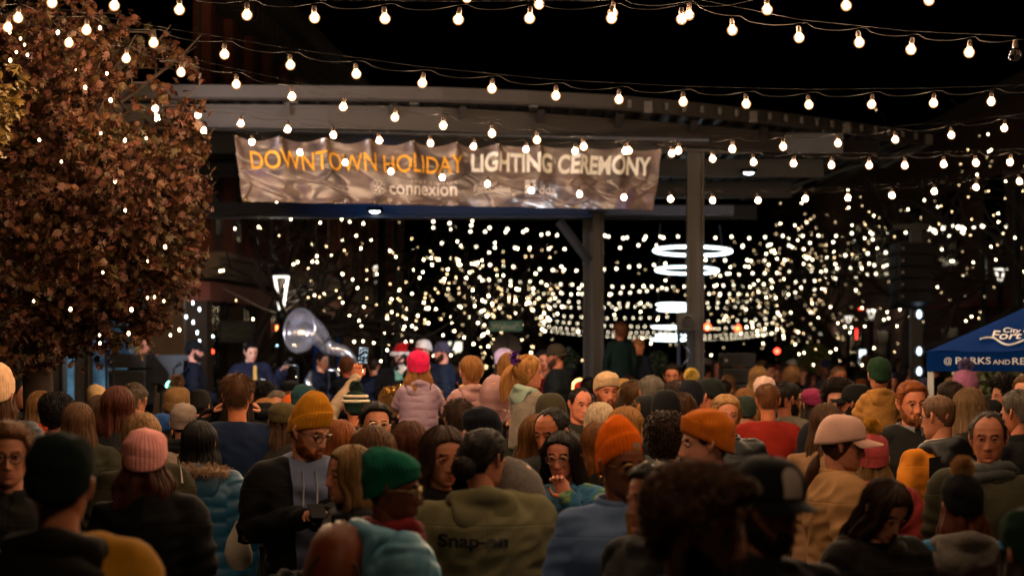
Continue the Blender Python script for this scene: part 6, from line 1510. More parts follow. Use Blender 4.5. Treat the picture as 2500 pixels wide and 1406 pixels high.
k = MB(); k.tube([(.02+.09*math.cos(t), -.150 + .03*math.sin(t), .0 + .12*math.sin(t)) for t in np.linspace(0, PI, 17)], .005, 5); k.build('zipper', BLACK, bk)
k = MB(); k.grid(np.array([[(.06+.075*a*math.cos(t), -.03+.15*b*math.sin(t), z) for t in np.linspace(0,2*PI,20,endpoint=False)] for z,a,b in ((-.28,.8,.9),(-.1,1,1),(.0,.9,.95),(.03,.3,.4))]), closed=True); k.build('side_pocket', nylon((90,34,18), bump=.8), bk)
for z, c in ((-.02,(200,150,40)),(-.075,(40,70,110))): k = MB(); k.grid(np.array([[(.062+.080*math.cos(t), -.03+.156*math.sin(t), z + h) for t in np.linspace(-2.4,.6,16)] for h in (-.022,.022)])); k.build('stripe', nylon(c), bk)
k = MB(); k.tube([(.0,-.16,-.24),(.0,-.16,-.02)], .030, 12); k.tube([(.0,-.16,-.02),(.0,-.16,.02)], .018, 10); k.build('bottle', paint((150,140,130), .4), bk)
def patch_on(hat, w_, h_, x0, z0, m, mark=None):
    """woven patch lying on the front of a hat, with a small coloured mark"""
    q = MB(); q.grid(np.array([[(x, z, 0) for x in np.linspace(-w_/2, w_/2, 7)] for z in np.linspace(-h_/2, h_/2, 7)])); q = project_on(hat, None, q, (x0, -.4, z0), (0, 1, 0), (1, 0, 0), (0, 0, 1), .003); pt = q.build('patch', m, hat)
    if mark:
        q = MB(); q.add([(.30*w_*math.cos(a)*(1 - .25*math.sin(a)), .30*h_*math.sin(a), 0) for a in np.linspace(0, 2*PI, 12, endpoint=False)], [tuple(range(12))]); q = project_on(hat, None, q, (x0, -.4, z0), (0, 1, 0), (1, 0, 0), (0, 0, 1), .0055); q.build('mark', mark, pt)
patch_on(green.hat, .040, .034, .020, .052, cloth((226, 206, 180)), cloth((230, 130, 30)))
snap = p('dark-haired man with a bun in an olive work jacket reading Snap-on across the back', 1176, 1040, 9.3, 186, hy=-42, pitch=3, hair='bun', hc=(34,24,20), skin=FAIR, tc=(122,116,84), top_kind='coat', hood=cloth((122,116,84)), slim=1.22, collar=(50,50,40))
mb, wd = text_mb('Snap-on', .070, .0026, 1.22, .010); mb = project_on(snap.jacket, snap.root, mb, (wd*.5+.05, .6, 1.265), (0,-1,0), (-1,0,0), (0,0,1), .009); mb.build('lettering', paint((16,16,16), .5), snap.root)
oran = p('person in a bright orange beanie with glasses and a hoop earring, blue denim shirt', 1515, 1012, 8.7, 22, hy=10, pitch=2, hat='beanie', hatc=mat(L2((255,112,16)), .95, 'knit', var=.06, spec=.1, bump=.16), hatstyle='tall', hatroll=-4, hatpitch=-9, bhats=.95, hair='buzz', hc=BLACKH, skin=(136,84,58), glasses=(200,170,110), tc=(98,122,166), top_kind='shirt', collar=(98,122,166), slim=1.14, female=True)
patch_on(oran.hat, .040, .036, .022, .062, cloth((190, 180, 170)), cloth((220, 150, 60)))
k = MB(); k.tube([(.012*math.cos(a),0,.012*math.sin(a)) for a in np.linspace(0,2*PI,17)], .002, 5); k.build('earring', metal((220,170,80), .3), oran.root).matrix_basis = oran.H @ Matrix.Translation((-.080,.008,-.045))
k = MB(); k.grid(np.array([[(x, -.150+.02*abs(x)*8, z) for x in np.linspace(-.045+(1.42-z)*.12, .045-(1.42-z)*.12, 7)] for z in np.linspace(1.20,1.43,8)])); k.build('undershirt', cloth((160,110,30)), oran.root)
k = MB()
for z in (1.16,1.06,.96): k.ball((.0,-.165,z), (.008,.004,.008), 8, 6)
k.build('buttons', paint((200,200,205), .4), oran.root)
rust = p('man with a moustache in a rust-orange ribbed beanie, profile to the left', 1724, 992, 9.6, -92, hy=6, pitch=2, hat='beanie', hatc=(186,96,20), hatstyle='cuff', hair='short', hc=DBROWN, skin=PALE, tc=(24,24,26), top_kind='coat', collar=(24,24,26), hatpitch=-4, bhats=1.06, smile=.6)
k = MB(); k.tube([(-.024,-.092,-.060),(-.012,-.1005,-.055),(0,-.103,-.0545),(.012,-.1005,-.055),(.024,-.092,-.060)], [.003,.007,.006,.007,.003], 7); k.build('moustache', hairm(DBROWN), rust.root).matrix_basis = rust.H
whitec = p('woman in a pale pink-white cap and tan wool coat, profile to the right', 2050, 1010, 10.6, 96, hy=-10, pitch=6, hat='cap', hatc=(226,176,160), hair='low', hc=(74,42,26), skin=FAIR, tc=(176,130,84), top_kind='coat', collar=(176,130,84), female=True, slim=1.04, bhats=1.05)
p('teenage girl with brown hair looking down at her hands beside the tan coat', 2140, 1148, 8.6, 30, hy=6, pitch=34, hair='mid', hc=(60,38,26), skin=PALE, tc=(34,30,28), top_kind='coat', female=True, arms=('phone','phone'), hood=fleece((56,42,30)))
pom = p('woman in a black beanie with a tan fur pom, grey hood over a maroon vest', 2350, 1150, 9.0, 180, hat='beanie', hatc=(16,16,18), pomc=(160,116,66), hair='mid', hc=(110,54,30), tc=(40,112,158), top_kind='sweater', vest=(52,20,24), hood=fleece((112,104,98)), female=True, slim=1.12)
older = p('older man with receding hair in an olive parka with a checked scarf, facing the camera', 2413, 1004, 10.9, -14, hy=2, hair='recede', hc=(66,56,46), skin=TAN, tc=(72,68,48), top_kind='coat', scarf=mat(L2((60,62,62)), .9, 'cloth', var=.6, scale=3), slim=1.08, hood=cloth((50,48,42)))
buzz = p('man with a buzz cut and glasses in an orange and black jacket, turned away', 2294, 962, 12.9, 210, hy=18, pitch=4, hair='buzz', hc=(110,78,54), glasses=True, skin=FAIR, tc=(202,120,26), top_kind='coat', hood=nylon((30,30,34)), collar=(200,180,165), slim=1.04)
k = MB(); k.grid(np.array([[(x, .158 - .5*x*x, z + .02*math.cos(x*8)) for x in np.linspace(-.19,.19,15)] for z in (1.28,1.32,1.36,1.39)])); k.build('yoke', nylon((34,34,36)), buzz.root)
red = p('red-haired man smiling at the camera in a dark bomber jacket', 2228, 926, 14.0, 14, hy=-2, pitch=3, roll=-3, hair='short', hc=(158,84,34), beard=(150,88,44), skin=(214,142,108), tc=(44,44,42), top_kind='coat', collar=mat(L2((110,112,120)), .9, 'cloth', var=.7, scale=4), smile=1.0, slim=1.04)
k = MB(); k.box((.0,0,0), (.045,.004,.012)); k.build('patch', cloth((150,96,50)), red.root).location = (.09,-.163,1.20)
p('small child in a mustard pom hat and pink patterned scarf beside the tan coat', 2128, 1052, 11.3, 175, hat='beanie', hatstyle='kid', hatc=(170,70,72), pomc=(196,138,34), hair='mid', hc=DBLOND, tc=(150,50,50), top_kind='coat', scarf=(190,84,80), hscale=1.02)

# ---- third row
p('woman with long straight brown hair and an olive jacket behind the black beanie', 190, 978, 13.8, 180, hair='long2', hc=(104,70,44), tc=(60,58,40), top_kind='coat', female=True)
p('person with dark curly hair and a rust-red jacket at the left', 138, 962, 15.6, 172, hair='curly', hc=(28,22,20), tc=(120,44,24), top_kind='fleece', skin=FAIR)
p('woman with copper-red hair in a charcoal coat, back to the camera at the left', 287, 938, 14.0, 176, hair='mid', hc=(92,42,24), tc=(44,44,44), top_kind='coat', female=True, slim=1.06)
p('tall man with tousled reddish-brown hair in a navy sweater, back to the camera', 580, 906, 14.6, 180, hair='messy', hc=(96,60,34), tc=(22,40,76), top_kind='sweater', skin=(210,136,92), slim=1.04)
p('person in black covering both ears in front of the navy sweater', 581, 922, 15.0, 180, hair='long', hc=(52,36,26), tc=(20,20,22), top_kind='coat', arms=('ears','ears'), female=True, curl=.7)
p('child in a grey patterned knit hat and pale knit top left of the teal parka', 448, 980, 15.0, 178, hat='beanie', hatstyle='kid', hatc=mat(L2((124,106,96)), .95, 'knit', var=.5, scale=.6), hair='buzz', hc=DBROWN, tc=(176,152,136), top_kind='fleece', scarf=(24,24,26))
p('person in a black flat cap just left of the tall navy-sweater man', 487, 950, 17.6, 160, hat='cap', hatc=(30,26,24), brimyaw=8, hair='short', hc=DBROWN, tc=(24,24,26), top_kind='coat')
p('person in a blue cap behind the pink beanie', 400, 1006, 15.4, 150, hat='beanie', hatstyle='fisher', hatc=(30,60,110), hair='mid', hc=DBROWN, tc=(40,40,44), top_kind='coat')
p('woman with wavy copper hair right of the mustard beanie', 828, 1020, 12.0, 176, hair='wavy', hc=(160,88,36), tc=(66,54,48), top_kind='puffer', female=True)
p('person with straight light brown hair in profile to the left, above the green beanie', 905, 1034, 10.3, -112, hair='mid', hc=(112,74,44), skin=PALE, tc=(34,34,36), top_kind='coat', female=True)
gl = p('man with short black hair and shining round glasses facing the camera', 916, 978, 12.6, 12, hy=4, pitch=-4, hair='short', hc=(30,22,18), glasses=(220,190,150), skin=(214,150,116), tc=(24,24,26), top_kind='coat')
arm = p('person in a striped green and white bobble hat raising a phone high', 868, 950, 17.8, 180, hat='beanie', hatstyle='kid', hatc=(24,42,34), pomc=(30,50,40), hair='buzz', hc=DBROWN, tc=(206,176,146), top_kind='sweater', arms=('film','down'), curl=.75, skin=(214,140,104))
for z, c, r_ in ((.062,(222,206,180),.112),(.100,(222,206,180),.100)): k = MB(); k.tube([(r_*math.sin(a)*.90, -r_*math.cos(a)*1.06+.004, z) for a in np.linspace(0,2*PI,41)], .012, 8); k.build('stripe', knit(c), arm.hat)
inst('vest', jacket_mesh('vest', ('down','down'), 1.05), nylon((26,26,28)), arm.root)
def phone_screen():
    m = bpy.data.materials.new('m_phone_screen'); m.use_nodes = True; nt = m.node_tree; nt.nodes.clear(); N = nt.nodes; Lk = nt.links
    o = N.new('ShaderNodeOutputMaterial'); e = N.new('ShaderNodeEmission'); Lk.new(e.outputs[0], o.inputs[0]); tc = N.new('ShaderNodeTexCoord'); tx = N.new('ShaderNodeTexNoise'); tx.inputs['Scale'].default_value = 60; tx.inputs['Detail'].default_value = 3; Lk.new(tc.outputs['Object'], tx.inputs[0])
    cr = N.new('ShaderNodeValToRGB'); Lk.new(tx.outputs['Fac'], cr.inputs[0]); q = cr.color_ramp.elements; q[0].position = .45; q[0].color = (.004,.006,.012,1); q[1].position = .68; q[1].color = (.6,.75,.85,1); Lk.new(cr.outputs[0], e.inputs[0]); e.inputs[1].default_value = 1.0; return m
hp = P(887, 868, 17.52); t = thing('phone', 'phone held up to film the band, its screen glowing', 'phone', tuple(hp), R(-8)); t.rotation_euler = (R(-10), R(3), R(-8)); k = MB(); k.box((0,0,0), (.074,.009,.130)); o = k.build('case', BLACK, t, smooth=False); b = o.modifiers.new('edge','BEVEL'); b.width=.004; b.segments=2
k = MB(); k.box((0,-.0055,.002), (.066,.002,.116)); k.build('screen', phone_screen(), t, smooth=False)
p('person in a dark navy beanie turned left below the pink puffer child', 1174, 988, 12.2, 232, hat='beanie', hatc=(20,22,30), hair='short', hc=DBROWN, skin=FAIR, tc=(30,30,32), top_kind='coat', bhats=1.06)
p('woman with messy brown hair over her face, left of the dark bun', 1078, 1032, 9.5, 24, hair='wavy', hc=(70,46,32), skin=FAIR, tc=(34,30,30), top_kind='coat', female=True, pitch=8)
p('person with auburn hair seen from behind, left of the messy-haired woman', 1000, 1022, 11.4, 175, hair='mid', hc=(96,50,26), tc=(40,34,32), top_kind='coat', female=True)
p('child in a light grey hood turned left by the olive work jacket', 1268, 1108, 9.4, -118, hair=None, hood_up=(122,114,108), tc=(122,114,108), top_kind='fleece', skin=TAN, hscale=1.1, pitch=14)
p('man with receding dark hair and heavy brows in a grey hooded jacket', 1352, 994, 11.8, -32, hy=-6, pitch=10, hair='recede', hc=(44,36,32), skin=(196,124,82), tc=(60,58,56), top_kind='coat', hood=cloth((60,58,56)), beard=(60,44,36))
p('woman with long dark hair and glasses touching her nose, blue and green tie-dye top', 1374, 1046, 11.0, -14, hy=-4, pitch=6, hair='long2', hc=(34,24,20), skin=(206,138,112), glasses=(190,160,130), arms=('mouth','down'), curl=.9, female=True,
  tmat=(lambda: (lambda m: m)(mat(L2((40,84,120)), .9, 'cloth', var=.3)))() , top_kind='shirt', smile=.4)
TD = bpy.data.materials.new('m_tie_dye'); TD.use_nodes = True; nt = TD.node_tree; b = nt.nodes['Principled BSDF']; tc_ = nt.nodes.new('ShaderNodeTexCoord'); tx = nt.nodes.new('ShaderNodeTexNoise'); tx.inputs['Scale'].default_value = 7; tx.inputs['Detail'].default_value = 3; tx.inputs['Distortion'].default_value = 1.5; nt.links.new(tc_.outputs['Object'], tx.inputs[0]); cr = nt.nodes.new('ShaderNodeValToRGB'); nt.links.new(tx.outputs['Fac'], cr.inputs[0]); q = cr.color_ramp.elements; q[0].position=.36; q[0].color=L2((18,34,58)); q[1].position=.66; q[1].color=L2((120,140,84)); e_=q.new(.50); e_.color=L2((40,100,140)); e_=q.new(.58); e_.color=L2((50,96,72)); nt.links.new(cr.outputs[0], b.inputs['Base Color']); b.inputs['Roughness'].default_value=.9
PEOPLE_TIE = [o for o in bpy.data.objects if o.parent and o.name.startswith('shirt')]
PEOPLE_TIE[-1].material_slots[0].material = TD
cream = p('bearded man in a cream chunky knit beanie and dark green sweater, facing the camera', 1480, 903, 18.0, 12, hy=6, pitch=5, hat='beanie', hatstyle='cuff', hatc=fleece((214,176,134)), hair='buzz', hc=GINGER, beard=(140,76,40), skin=(212,140,108), tc=(26,58,42), top_kind='sweater', slim=1.08, bhats=1.06)
p('man in a tan cap close behind the cream beanie', 1519, 923, 19.2, 20, hat='cap', hatc=(176,132,74), brimyaw=180, hair='buzz', hc=DBROWN, beard=(70,48,34), skin=TAN, tc=(40,38,36), top_kind='coat')
p('person in a camouflage cap right of the tan cap', 1538, 950, 18.6, 70, hat='cap', hatc=(84,74,54), hair='short', hc=DBROWN, skin=TAN, tc=(36,34,30), top_kind='coat')
p('man with wet dark hair tilting his head left of the cream beanie', 1412, 945, 17.0, 26, roll=8, pitch=2, hair='recede', hc=(28,20,18), skin=(216,142,112), tc=(60,54,44), top_kind='coat')
p('woman with pale blonde, nearly white long hair turned away', 1464, 978, 14.0, 198, hair='long2', hc=(226,196,160), tc=(40,36,34), top_kind='coat', female=True, hy=-16)
p('woman with wavy honey-blonde hair in profile to the right, above the orange beanie', 1530, 988, 13.0, 112, hair='wavy', hc=(176,122,66), skin=PALE, tc=(48,44,42), top_kind='coat', female=True)
p('woman with long copper hair left of the orange beanie', 1462, 1024, 11.7, 170, hair='wavy', hc=(142,84,36), tc=(40,36,34), top_kind='coat', female=True)
p('blond boy wearing a black adjustable cap backwards, with a red collar', 1570, 962, 15.0, 30, hat='cap', hatc=(30,30,32), brimyaw=180, hair='kid', hc=(188,128,62), skin=PALE, tc=(150,22,20), top_kind='sweater', scarf=(160,22,20), pitch=16)
p('person in a black cap worn straight, back to the camera beside the blond boy', 1626, 950, 14.6, 184, hat='cap', hatc=(20,20,22), hair='short', hc=DBROWN, skin=FAIR, tc=(26,26,28), top_kind='coat', hood=cloth((26,26,28)), bhats=1.05)
p('person with dark brown curls and a long braid left of the rust beanie', 1630, 1010, 11.4, 168, hair='curly', hc=(60,38,22), tc=(30,28,28), top_kind='coat')
p('woman with swept blonde hair peering over the rust beanie in a black quilted coat', 1772, 958, 14.2, 14, hy=-6, pitch=2, hair='low', hc=(190,140,84), skin=(212,146,112), tc=(32,34,36), top_kind='puffer', collar=nylon((32,34,36)), female=True)
p('man with reddish-brown hair in a brick-red sweater, back to the camera', 1875, 934, 17.2, 180, hair='short', hc=(118,70,34), tc=(150,36,24), top_kind='sweater', skin=(206,134,94), slim=1.04)
p('man with black-framed glasses in a plaid coat, facing right beside the red sweater', 1922, 930, 17.4, 122, hair='short', hc=(34,26,22), glasses=True, skin=TAN, beard=(44,32,26), tmat=mat(L2((92,84,72)), .9, 'cloth', var=.7, scale=2.5), top_kind='coat')
p('person in a dark green-grey beanie behind the blonde quilted-coat woman', 1822, 962, 18.6, 180, hat='beanie', hatc=(44,52,44), hair='buzz', hc=BLACKH, tc=(110,108,110), top_kind='fleece')
p('woman with a long straight brown ponytail left of the pink-white cap', 2016, 980, 13.4, 172, hair='long2', hc=(88,60,38), tc=(130,96,66), top_kind='coat', female=True)
p('dark-haired young man facing the camera behind the black cap at the right', 2044, 926, 16.8, -10, hair='curly', hc=(44,30,22), skin=PALE, tc=(40,40,46), top_kind='coat')
p('bearded man in a black cap with glasses turned away left, near the green-beanie child', 2090, 936, 16.6, 236, hat='cap', hatc=(20,20,22), brimyaw=6, hair='buzz', hc=BLACKH, beard=(34,26,22), glasses=True, skin=TAN, tc=(36,36,40), top_kind='coat', bhats=1.04)
p('woman with long ash-blonde hair in profile to the right', 2368, 942, 14.6, 128, hair='long2', hc=(142,110,76), skin=PALE, tc=(50,44,40), top_kind='coat', female=True)
p('person with short dark hair and glasses turned left, behind the buzz-cut man', 2318, 928, 17.0, 226, hair='short', hc=(52,36,26), glasses=True, skin=FAIR, tc=(40,38,40), top_kind='coat')
p('person in a purple bobble hat under the canopy lettering', 2358, 898, 17.6, 178, hat='beanie', hatstyle='kid', hatc=(150,92,124), pomc=(96,86,130), hair='buzz', hc=LBROWN, skin=(214,130,100), tc=(60,44,60), top_kind='coat')
p('dark curly-haired man in profile to the left under the blue canopy', 2452, 918, 18.4, -80, hair='curly', hc=(34,26,20), skin=TAN, tc=(66,54,40), top_kind='coat')
p('person with dark bobbed hair under the canopy, right of the ash-blonde woman', 2420, 972, 16.0, 185, hair='bob', hc=(20,18,18), tc=(36,60,84), top_kind='coat', female=True)
p('grey-haired man in a black coat at the right edge, turned away left', 2486, 948, 13.2, 222, hair='short', hc=(100,90,80), skin=TAN, tc=(28,28,30), top_kind='coat', collar=(28,28,30))
p('pale-faced person at the very right edge above the grey-haired man', 2504, 912, 17.5, -30, hair='short', hc=LBROWN, skin=PALE, tc=(60,56,50), top_kind='coat')
p('grey-haired person seen from behind, left of the black caps', 1591, 914, 17.6, 180, hair='short', hc=(128,116,104), skin=FAIR, tc=(48,48,50), top_kind='coat', slim=1.05)
p('brown-haired child seen from behind between the tan cap and the grey hair', 1546, 928, 18.2, 180, hair='fringe', hc=(104,72,40), tc=(70,60,50), top_kind='coat')
p('person with close dark brown hair right of the grey-haired head', 1650, 926, 17.8, 180, hair='short', hc=(58,38,26), tc=(40,38,38), top_kind='coat')
p('person in a black, white and gold bobble hat left of the green-black cap', 1688, 922, 17.0, 178, hat='beanie', hatstyle='cuff', hatc=(24,26,34), pomc=(224,186,90), hair='buzz', hc=DBROWN, tc=(36,36,40), top_kind='coat')
p('man in a dark green-black cap facing left below the speaker stack', 1735, 922, 17.4, 232, hat='cap', hatc=(34,40,36), hair='short', hc=DBROWN, skin=(214,140,108), tc=(44,42,42), top_kind='coat')
p('boy with a smooth brown bowl cut right of the black cap', 1665, 958, 16.0, 150, hair='fringe', hc=(84,52,28), skin=FAIR, tc=(50,44,40), top_kind='coat')
p('person in a white knit hat behind the red sweater', 1867, 915, 19.5, 180, hat='beanie', hatstyle='kid', hatc=(214,176,164), hair='mid', hc=(150,92,44), tc=(60,60,66), top_kind='coat')
p('person with tawny hair right of the blonde quilted-coat woman', 1820, 944, 19.2, 180, hair='wavy', hc=(150,100,50), tc=(60,54,50), top_kind='coat', female=True)
p('person in a magenta and white knit hat beyond the plaid coat', 1985, 945, 17.6, 200, hat='beanie', hatstyle='fisher', hatc=(130,42,76), hair='mid', hc=DBROWN, tc=(60,40,46), top_kind='coat')
p('person with a blonde plait beside the plaid coat', 1956, 958, 18.8, 180, hair='long', hc=(172,126,62), tc=(44,40,40), top_kind='coat', female=True)
p('person in a brown knit hat with a topknot right of the trombone', 432, 938, 16.2, 178, hat='beanie', hatstyle='cuff', hatc=(112,84,52), pomc=(96,66,40), hair='buzz', hc=DBROWN, tc=(50,44,40), top_kind='coat')
p('person in a cream bobble hat behind the left steel column', 234, 936, 21.0, 180, hat='beanie', hatstyle='kid', hatc=(206,170,122), hair='mid', hc=DBROWN, tc=(40,40,44), top_kind='coat')
p('person in a cream knit hat and navy puffer at the left edge', -4, 884, 14.4, 172, hat='beanie', hatstyle='tall', hatc=(216,172,136), hair='mid', hc=(96,62,40), tc=(24,30,48), top_kind='puffer', slim=1.05)
p('woman with fair hair and a rust scarf near the left steel column', 98, 950, 16.6, 170, hair='long', hc=(140,100,58), scarf=(150,52,28), tc=(60,40,30), top_kind='coat', female=True)
p('grey-haired person with a peach scarf beside the copper-haired woman', 330, 932, 17.0, 168, hair='short', hc=(96,80,64), scarf=(196,150,130), skin=FAIR, tc=(34,34,36), top_kind='coat')
p('person with brown hair between the left column and the copper-haired woman', 246, 960, 15.6, 180, hair='long', hc=(80,56,36), tc=(50,44,40), top_kind='coat', female=True)
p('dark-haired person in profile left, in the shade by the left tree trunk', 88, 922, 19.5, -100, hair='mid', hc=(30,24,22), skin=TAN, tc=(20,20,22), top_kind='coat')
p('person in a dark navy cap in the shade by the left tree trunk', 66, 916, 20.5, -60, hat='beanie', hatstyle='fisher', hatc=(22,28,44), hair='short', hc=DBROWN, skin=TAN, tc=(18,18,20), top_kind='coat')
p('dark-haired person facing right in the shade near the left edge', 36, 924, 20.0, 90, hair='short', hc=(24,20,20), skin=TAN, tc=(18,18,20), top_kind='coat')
p('person in a dark teal beanie just above the mustard beanie', 742, 934, 16.4, 178, hat='beanie', hatstyle='cuff', hatc=(30,58,62), hair='buzz', hc=BLACKH, tc=(40,40,44), top_kind='coat')
p('child in an orange and yellow striped hat left of the teal beanie', 716, 958, 17.0, 178, hat='beanie', hatstyle='kid', hatc=(190,84,24), hair='mid', hc=DBLOND, tc=(60,40,40), top_kind='coat')
p('girl with straight golden hair right of the ear-covering hands', 648, 968, 15.4, 178, hair='long', hc=(168,112,54), tc=(60,50,44), top_kind='coat', female=True)
p('person in an olive-grey knit hat left of the mustard beanie', 690, 978, 14.6, 180, hat='beanie', hatstyle='fisher', hatc=(70,60,36), hair='mid', hc=MBROWN, tc=(48,42,38), top_kind='coat')
p('person in a knit hat watching with a dark face below the banjo player', 708, 926, 19.5, 10, hat='beanie', hatstyle='fisher', hatc=(20,22,30), hair='buzz', hc=BLACKH, skin=DARK, tc=(24,24,28), top_kind='coat')
p('grey-haired listener low in front of the keyboard', 676, 950, 19.0, 0, hair='bob', hc=(120,104,90), skin=FAIR, tc=(60,54,50), top_kind='coat')
p('person in an olive cap seen below the girl in the grey jacket', 1345, 958, 14.2, 200, hat='cap', hatc=(84,74,50), hair='mid', hc=(96,70,44), tc=(70,60,44), top_kind='coat', slim=1.05)
p('child with caramel hair beside the man with heavy brows', 1312, 1008, 12.0, 160, hair='mid', hc=(140,90,44), tc=(160,104,50), top_kind='fleece')
p('person with light brown hair left of the pink-hatted child', 990, 952, 16.8, 185, hair='long', hc=(128,88,48), tc=(60,52,44), top_kind='coat', female=True)
p('dark-haired head behind the pink puffer child', 1120, 968, 14.4, 180, hair='messy', hc=(66,44,30), tc=(60,54,40), top_kind='coat')

# ---- children carried on shoulders, and the people who carry them
def carrier(label, px, seat_y, d, **k):
    return p(label, px, seat_y - 70 * 15.5 / d, d + .16, 180, **k)
def kid(label, px, top, d, yaw, clabel, cap_off=0, ckw={}, **k):
    o = p(label, px, top, d, yaw, kid=True, seat=True, **k)
    z = o.root.location.z; H = z + .14; c = person(clabel, px + cap_off, HY - (H + .10 - CH) * FPX / (d + .15), d + .15, 180, track=False, **dict(dict(hair='short', hc=DBROWN, tc=(36,36,40), top_kind='coat', arms=('ears','ears'), legs=(30,34,44)), **ckw)); return o
ph = kid('child in a raspberry-pink knit hat and lilac quilted jacket riding on shoulders', 1022, 852, 15.9, 180, 'man carrying the pink-hatted child on his shoulders', s=.82, hat='beanie', hatstyle='kid', hatc=(214,34,84), hair='mid', hc=(170,112,58), tc=(166,136,158), top_kind='puffer', hood=nylon((166,136,158)), arms=('hold','hold'), ckw=dict(tc=(60,46,40)))
kid('blond boy with cropped hair in a rose puffer jacket riding on shoulders', 1150, 864, 15.6, 196, 'person carrying the blond boy on their shoulders', s=.86, hair='kid', hc=(176,116,58), skin=PALE, tc=(176,128,126), top_kind='puffer', hood=nylon((176,128,126)), scarf=(196,160,110), arms=('hold','hold'), ckw=dict(hat='beanie', hatc=(24,24,28), hair='buzz'))
t2 = kid('girl in a rose puffer jacket with patterned hood half hidden by the blond boy', 1206, 914, 15.2, 176, 'person carrying the girl in the rose puffer', s=.84, hair='pony', hc=(176,126,70), tc=(172,124,124), top_kind='puffer', hood=nylon((172,124,124)), hood_up=nylon((172,124,124)), arms=('hold','down'), ckw=dict(hair='bob'))
kid('girl with long fair hair in a white flowered top behind the girl with the bow', 1244, 858, 16.2, 186, 'person carrying the girl in the flowered top', s=.80, hair='long', hc=(164,112,62), female=True, tmat=mat(L2((176,170,186)), .9, 'cloth', var=.75, scale=7), top_kind='sweater', arms=('hold','hold'), ckw=dict(hair='messy'))
bow = kid('girl with a purple bow and ponytail in a grey jacket and red gloves', 1290, 862, 14.9, 128, 'man carrying the girl with the purple bow', s=.84, hy=-24, hair='high', hc=(190,130,68), skin=(216,148,118), female=True, tc=(150,136,122), top_kind='fleece', hood=fleece((170,190,172)), arms=('phone','phone'), gloves=(130,30,44), legs=(84,36,96), ckw=dict(hair='recede', tc=(60,58,50)))
k = MB(); rg = random.Random(2)
for i in range(10):
    a = i*.66; q = Vector((0,.0,0)); e = Vector((math.cos(a), .3*math.sin(i*2), math.sin(a))); k.tube([q, q + e*.035 + Vector((0,.01,.0)), q + e*.062 + Vector((.01*math.sin(i),-.01,0)), q + e*.030 + Vector((.01,.02,.01)), q], [.006,.016,.018,.014,.005], 6, flat=.3)
k.ball((0,0,0), .014, 8, 6); k.build('bow', cloth((84,34,130)), bow.root).matrix_basis = bow.H @ Matrix.Translation((0,.10,.095))
kid('child in a dark green beanie and tan fleece riding on shoulders at the right', 2147, 868, 15.8, 184, 'person carrying the child in the green beanie', s=.86, hat='beanie', hatstyle='cuff', hatc=(30,52,34), hair='buzz', hc=DBROWN, tc=(178,124,62), top_kind='fleece', hood=fleece((178,124,62)), arms=('down','down'), legs=(40,36,24), ckw=dict(tc=(30,56,76), top_kind='puffer', hat='beanie', hair='buzz', hatc=(40,40,40)))
kid('boy with cropped brown hair in a navy top on shoulders below the raised phone', 846, 866, 24.0, 180, 'person carrying the navy-topped boy', s=.86, hair='kid', hc=(96,58,36), tc=(22,30,52), top_kind='sweater', arms=('hold','hold'), skin=(200,130,104))

# ---- on and by the stage
STG = dict(track=True)
tb_ = p('bald trombonist in black, profile to the right behind the left speaker stack', 343, 818, 29.6, 92, zroot=.34, hair='bald', hc=(90,70,60), skin=(222,164,150), tc=(16,16,20), top_kind='shirt', arms=('play','mic'))
tr2 = thing('trombone', 'shining trombone pointing down in front of the bald player', 'trombone', tuple(P(364, 872, 29.5))); BR = metal((214,196,160), .18)
k = MB(); q = Vector(tr2.location); S_ = lambda px, py: P(px, py, 29.45) - q
k.tube([S_(361,866), S_(372,930), S_(384,985), S_(390,986), S_(386,960), S_(372,900), S_(366,860)], .010, 8); k.build('slide', BR, tr2); k = MB(); k.tube([S_(372,858), S_(379,885), S_(381,910)], .012, 8); k.tube([S_(361,866), S_(364,857), S_(372,858)], .012, 8); k.tube([S_(381,905), S_(388,935), S_(396,955)], [.012,.022,.075], 14, cap=False); k.build('bell', BR, tr2)
p('musician in a black cap and navy jacket holding a horn at his side', 474, 830, 29.4, 100, zroot=.34, hat='cap', hatc=(20,22,30), hair='short', hc=BLACKH, beard=(40,30,26), skin=(214,160,148), tc=(24,30,50), top_kind='coat', arms=('belly','belly'))
tie = p('young man in a navy jacket and striped tie looking down at a keyboard', 612, 832, 29.6, 24, zroot=.34, pitch=14, hair='short', hc=(18,16,18), skin=(232,190,176), tc=(38,42,72), top_kind='coat', arms=('out','belly'))
k = MB(); k.grid(np.array([[(x*(.020+.012*(1.42-z)*2), -.172, z) for x in (-1,-.5,0,.5,1)] for z in np.linspace(1.18,1.43,8)])); k.build('tie', mat(L2((190,150,70)), .6, 'cloth', var=.8, scale=6), tie.root)
k = MB(); k.box((0,0,0), (.06,.006,.04)); k.build('badge', paint((230,230,235), .5), tie.root).location = (.10,-.168,1.24)
so = p('sousaphone player in navy whose head is hidden behind the horn', 786, 858, 29.9, 60, zroot=.34, hair='short', hc=DBROWN, tc=(26,34,58), top_kind='coat', arms=('chest','phone'), slim=1.08)
CHR = bpy.data.materials.new('m_clear_horn'); CHR.use_nodes = True; nt = CHR.node_tree; b = nt.nodes['Principled BSDF']; b.inputs['Base Color'].default_value = (.80,.80,.90,1); b.inputs['Metallic'].default_value = .85; b.inputs['Roughness'].default_value = .22; b.inputs['Alpha'].default_value = .72
sq_ = thing('sousaphone', 'silvery sousaphone with a wide bell rising over the band', 'sousaphone', tuple(P(790, 860, 29.6))); Q0 = Vector(sq_.location); S_ = lambda px, py, d=29.6: P(px, py, d) - Q0
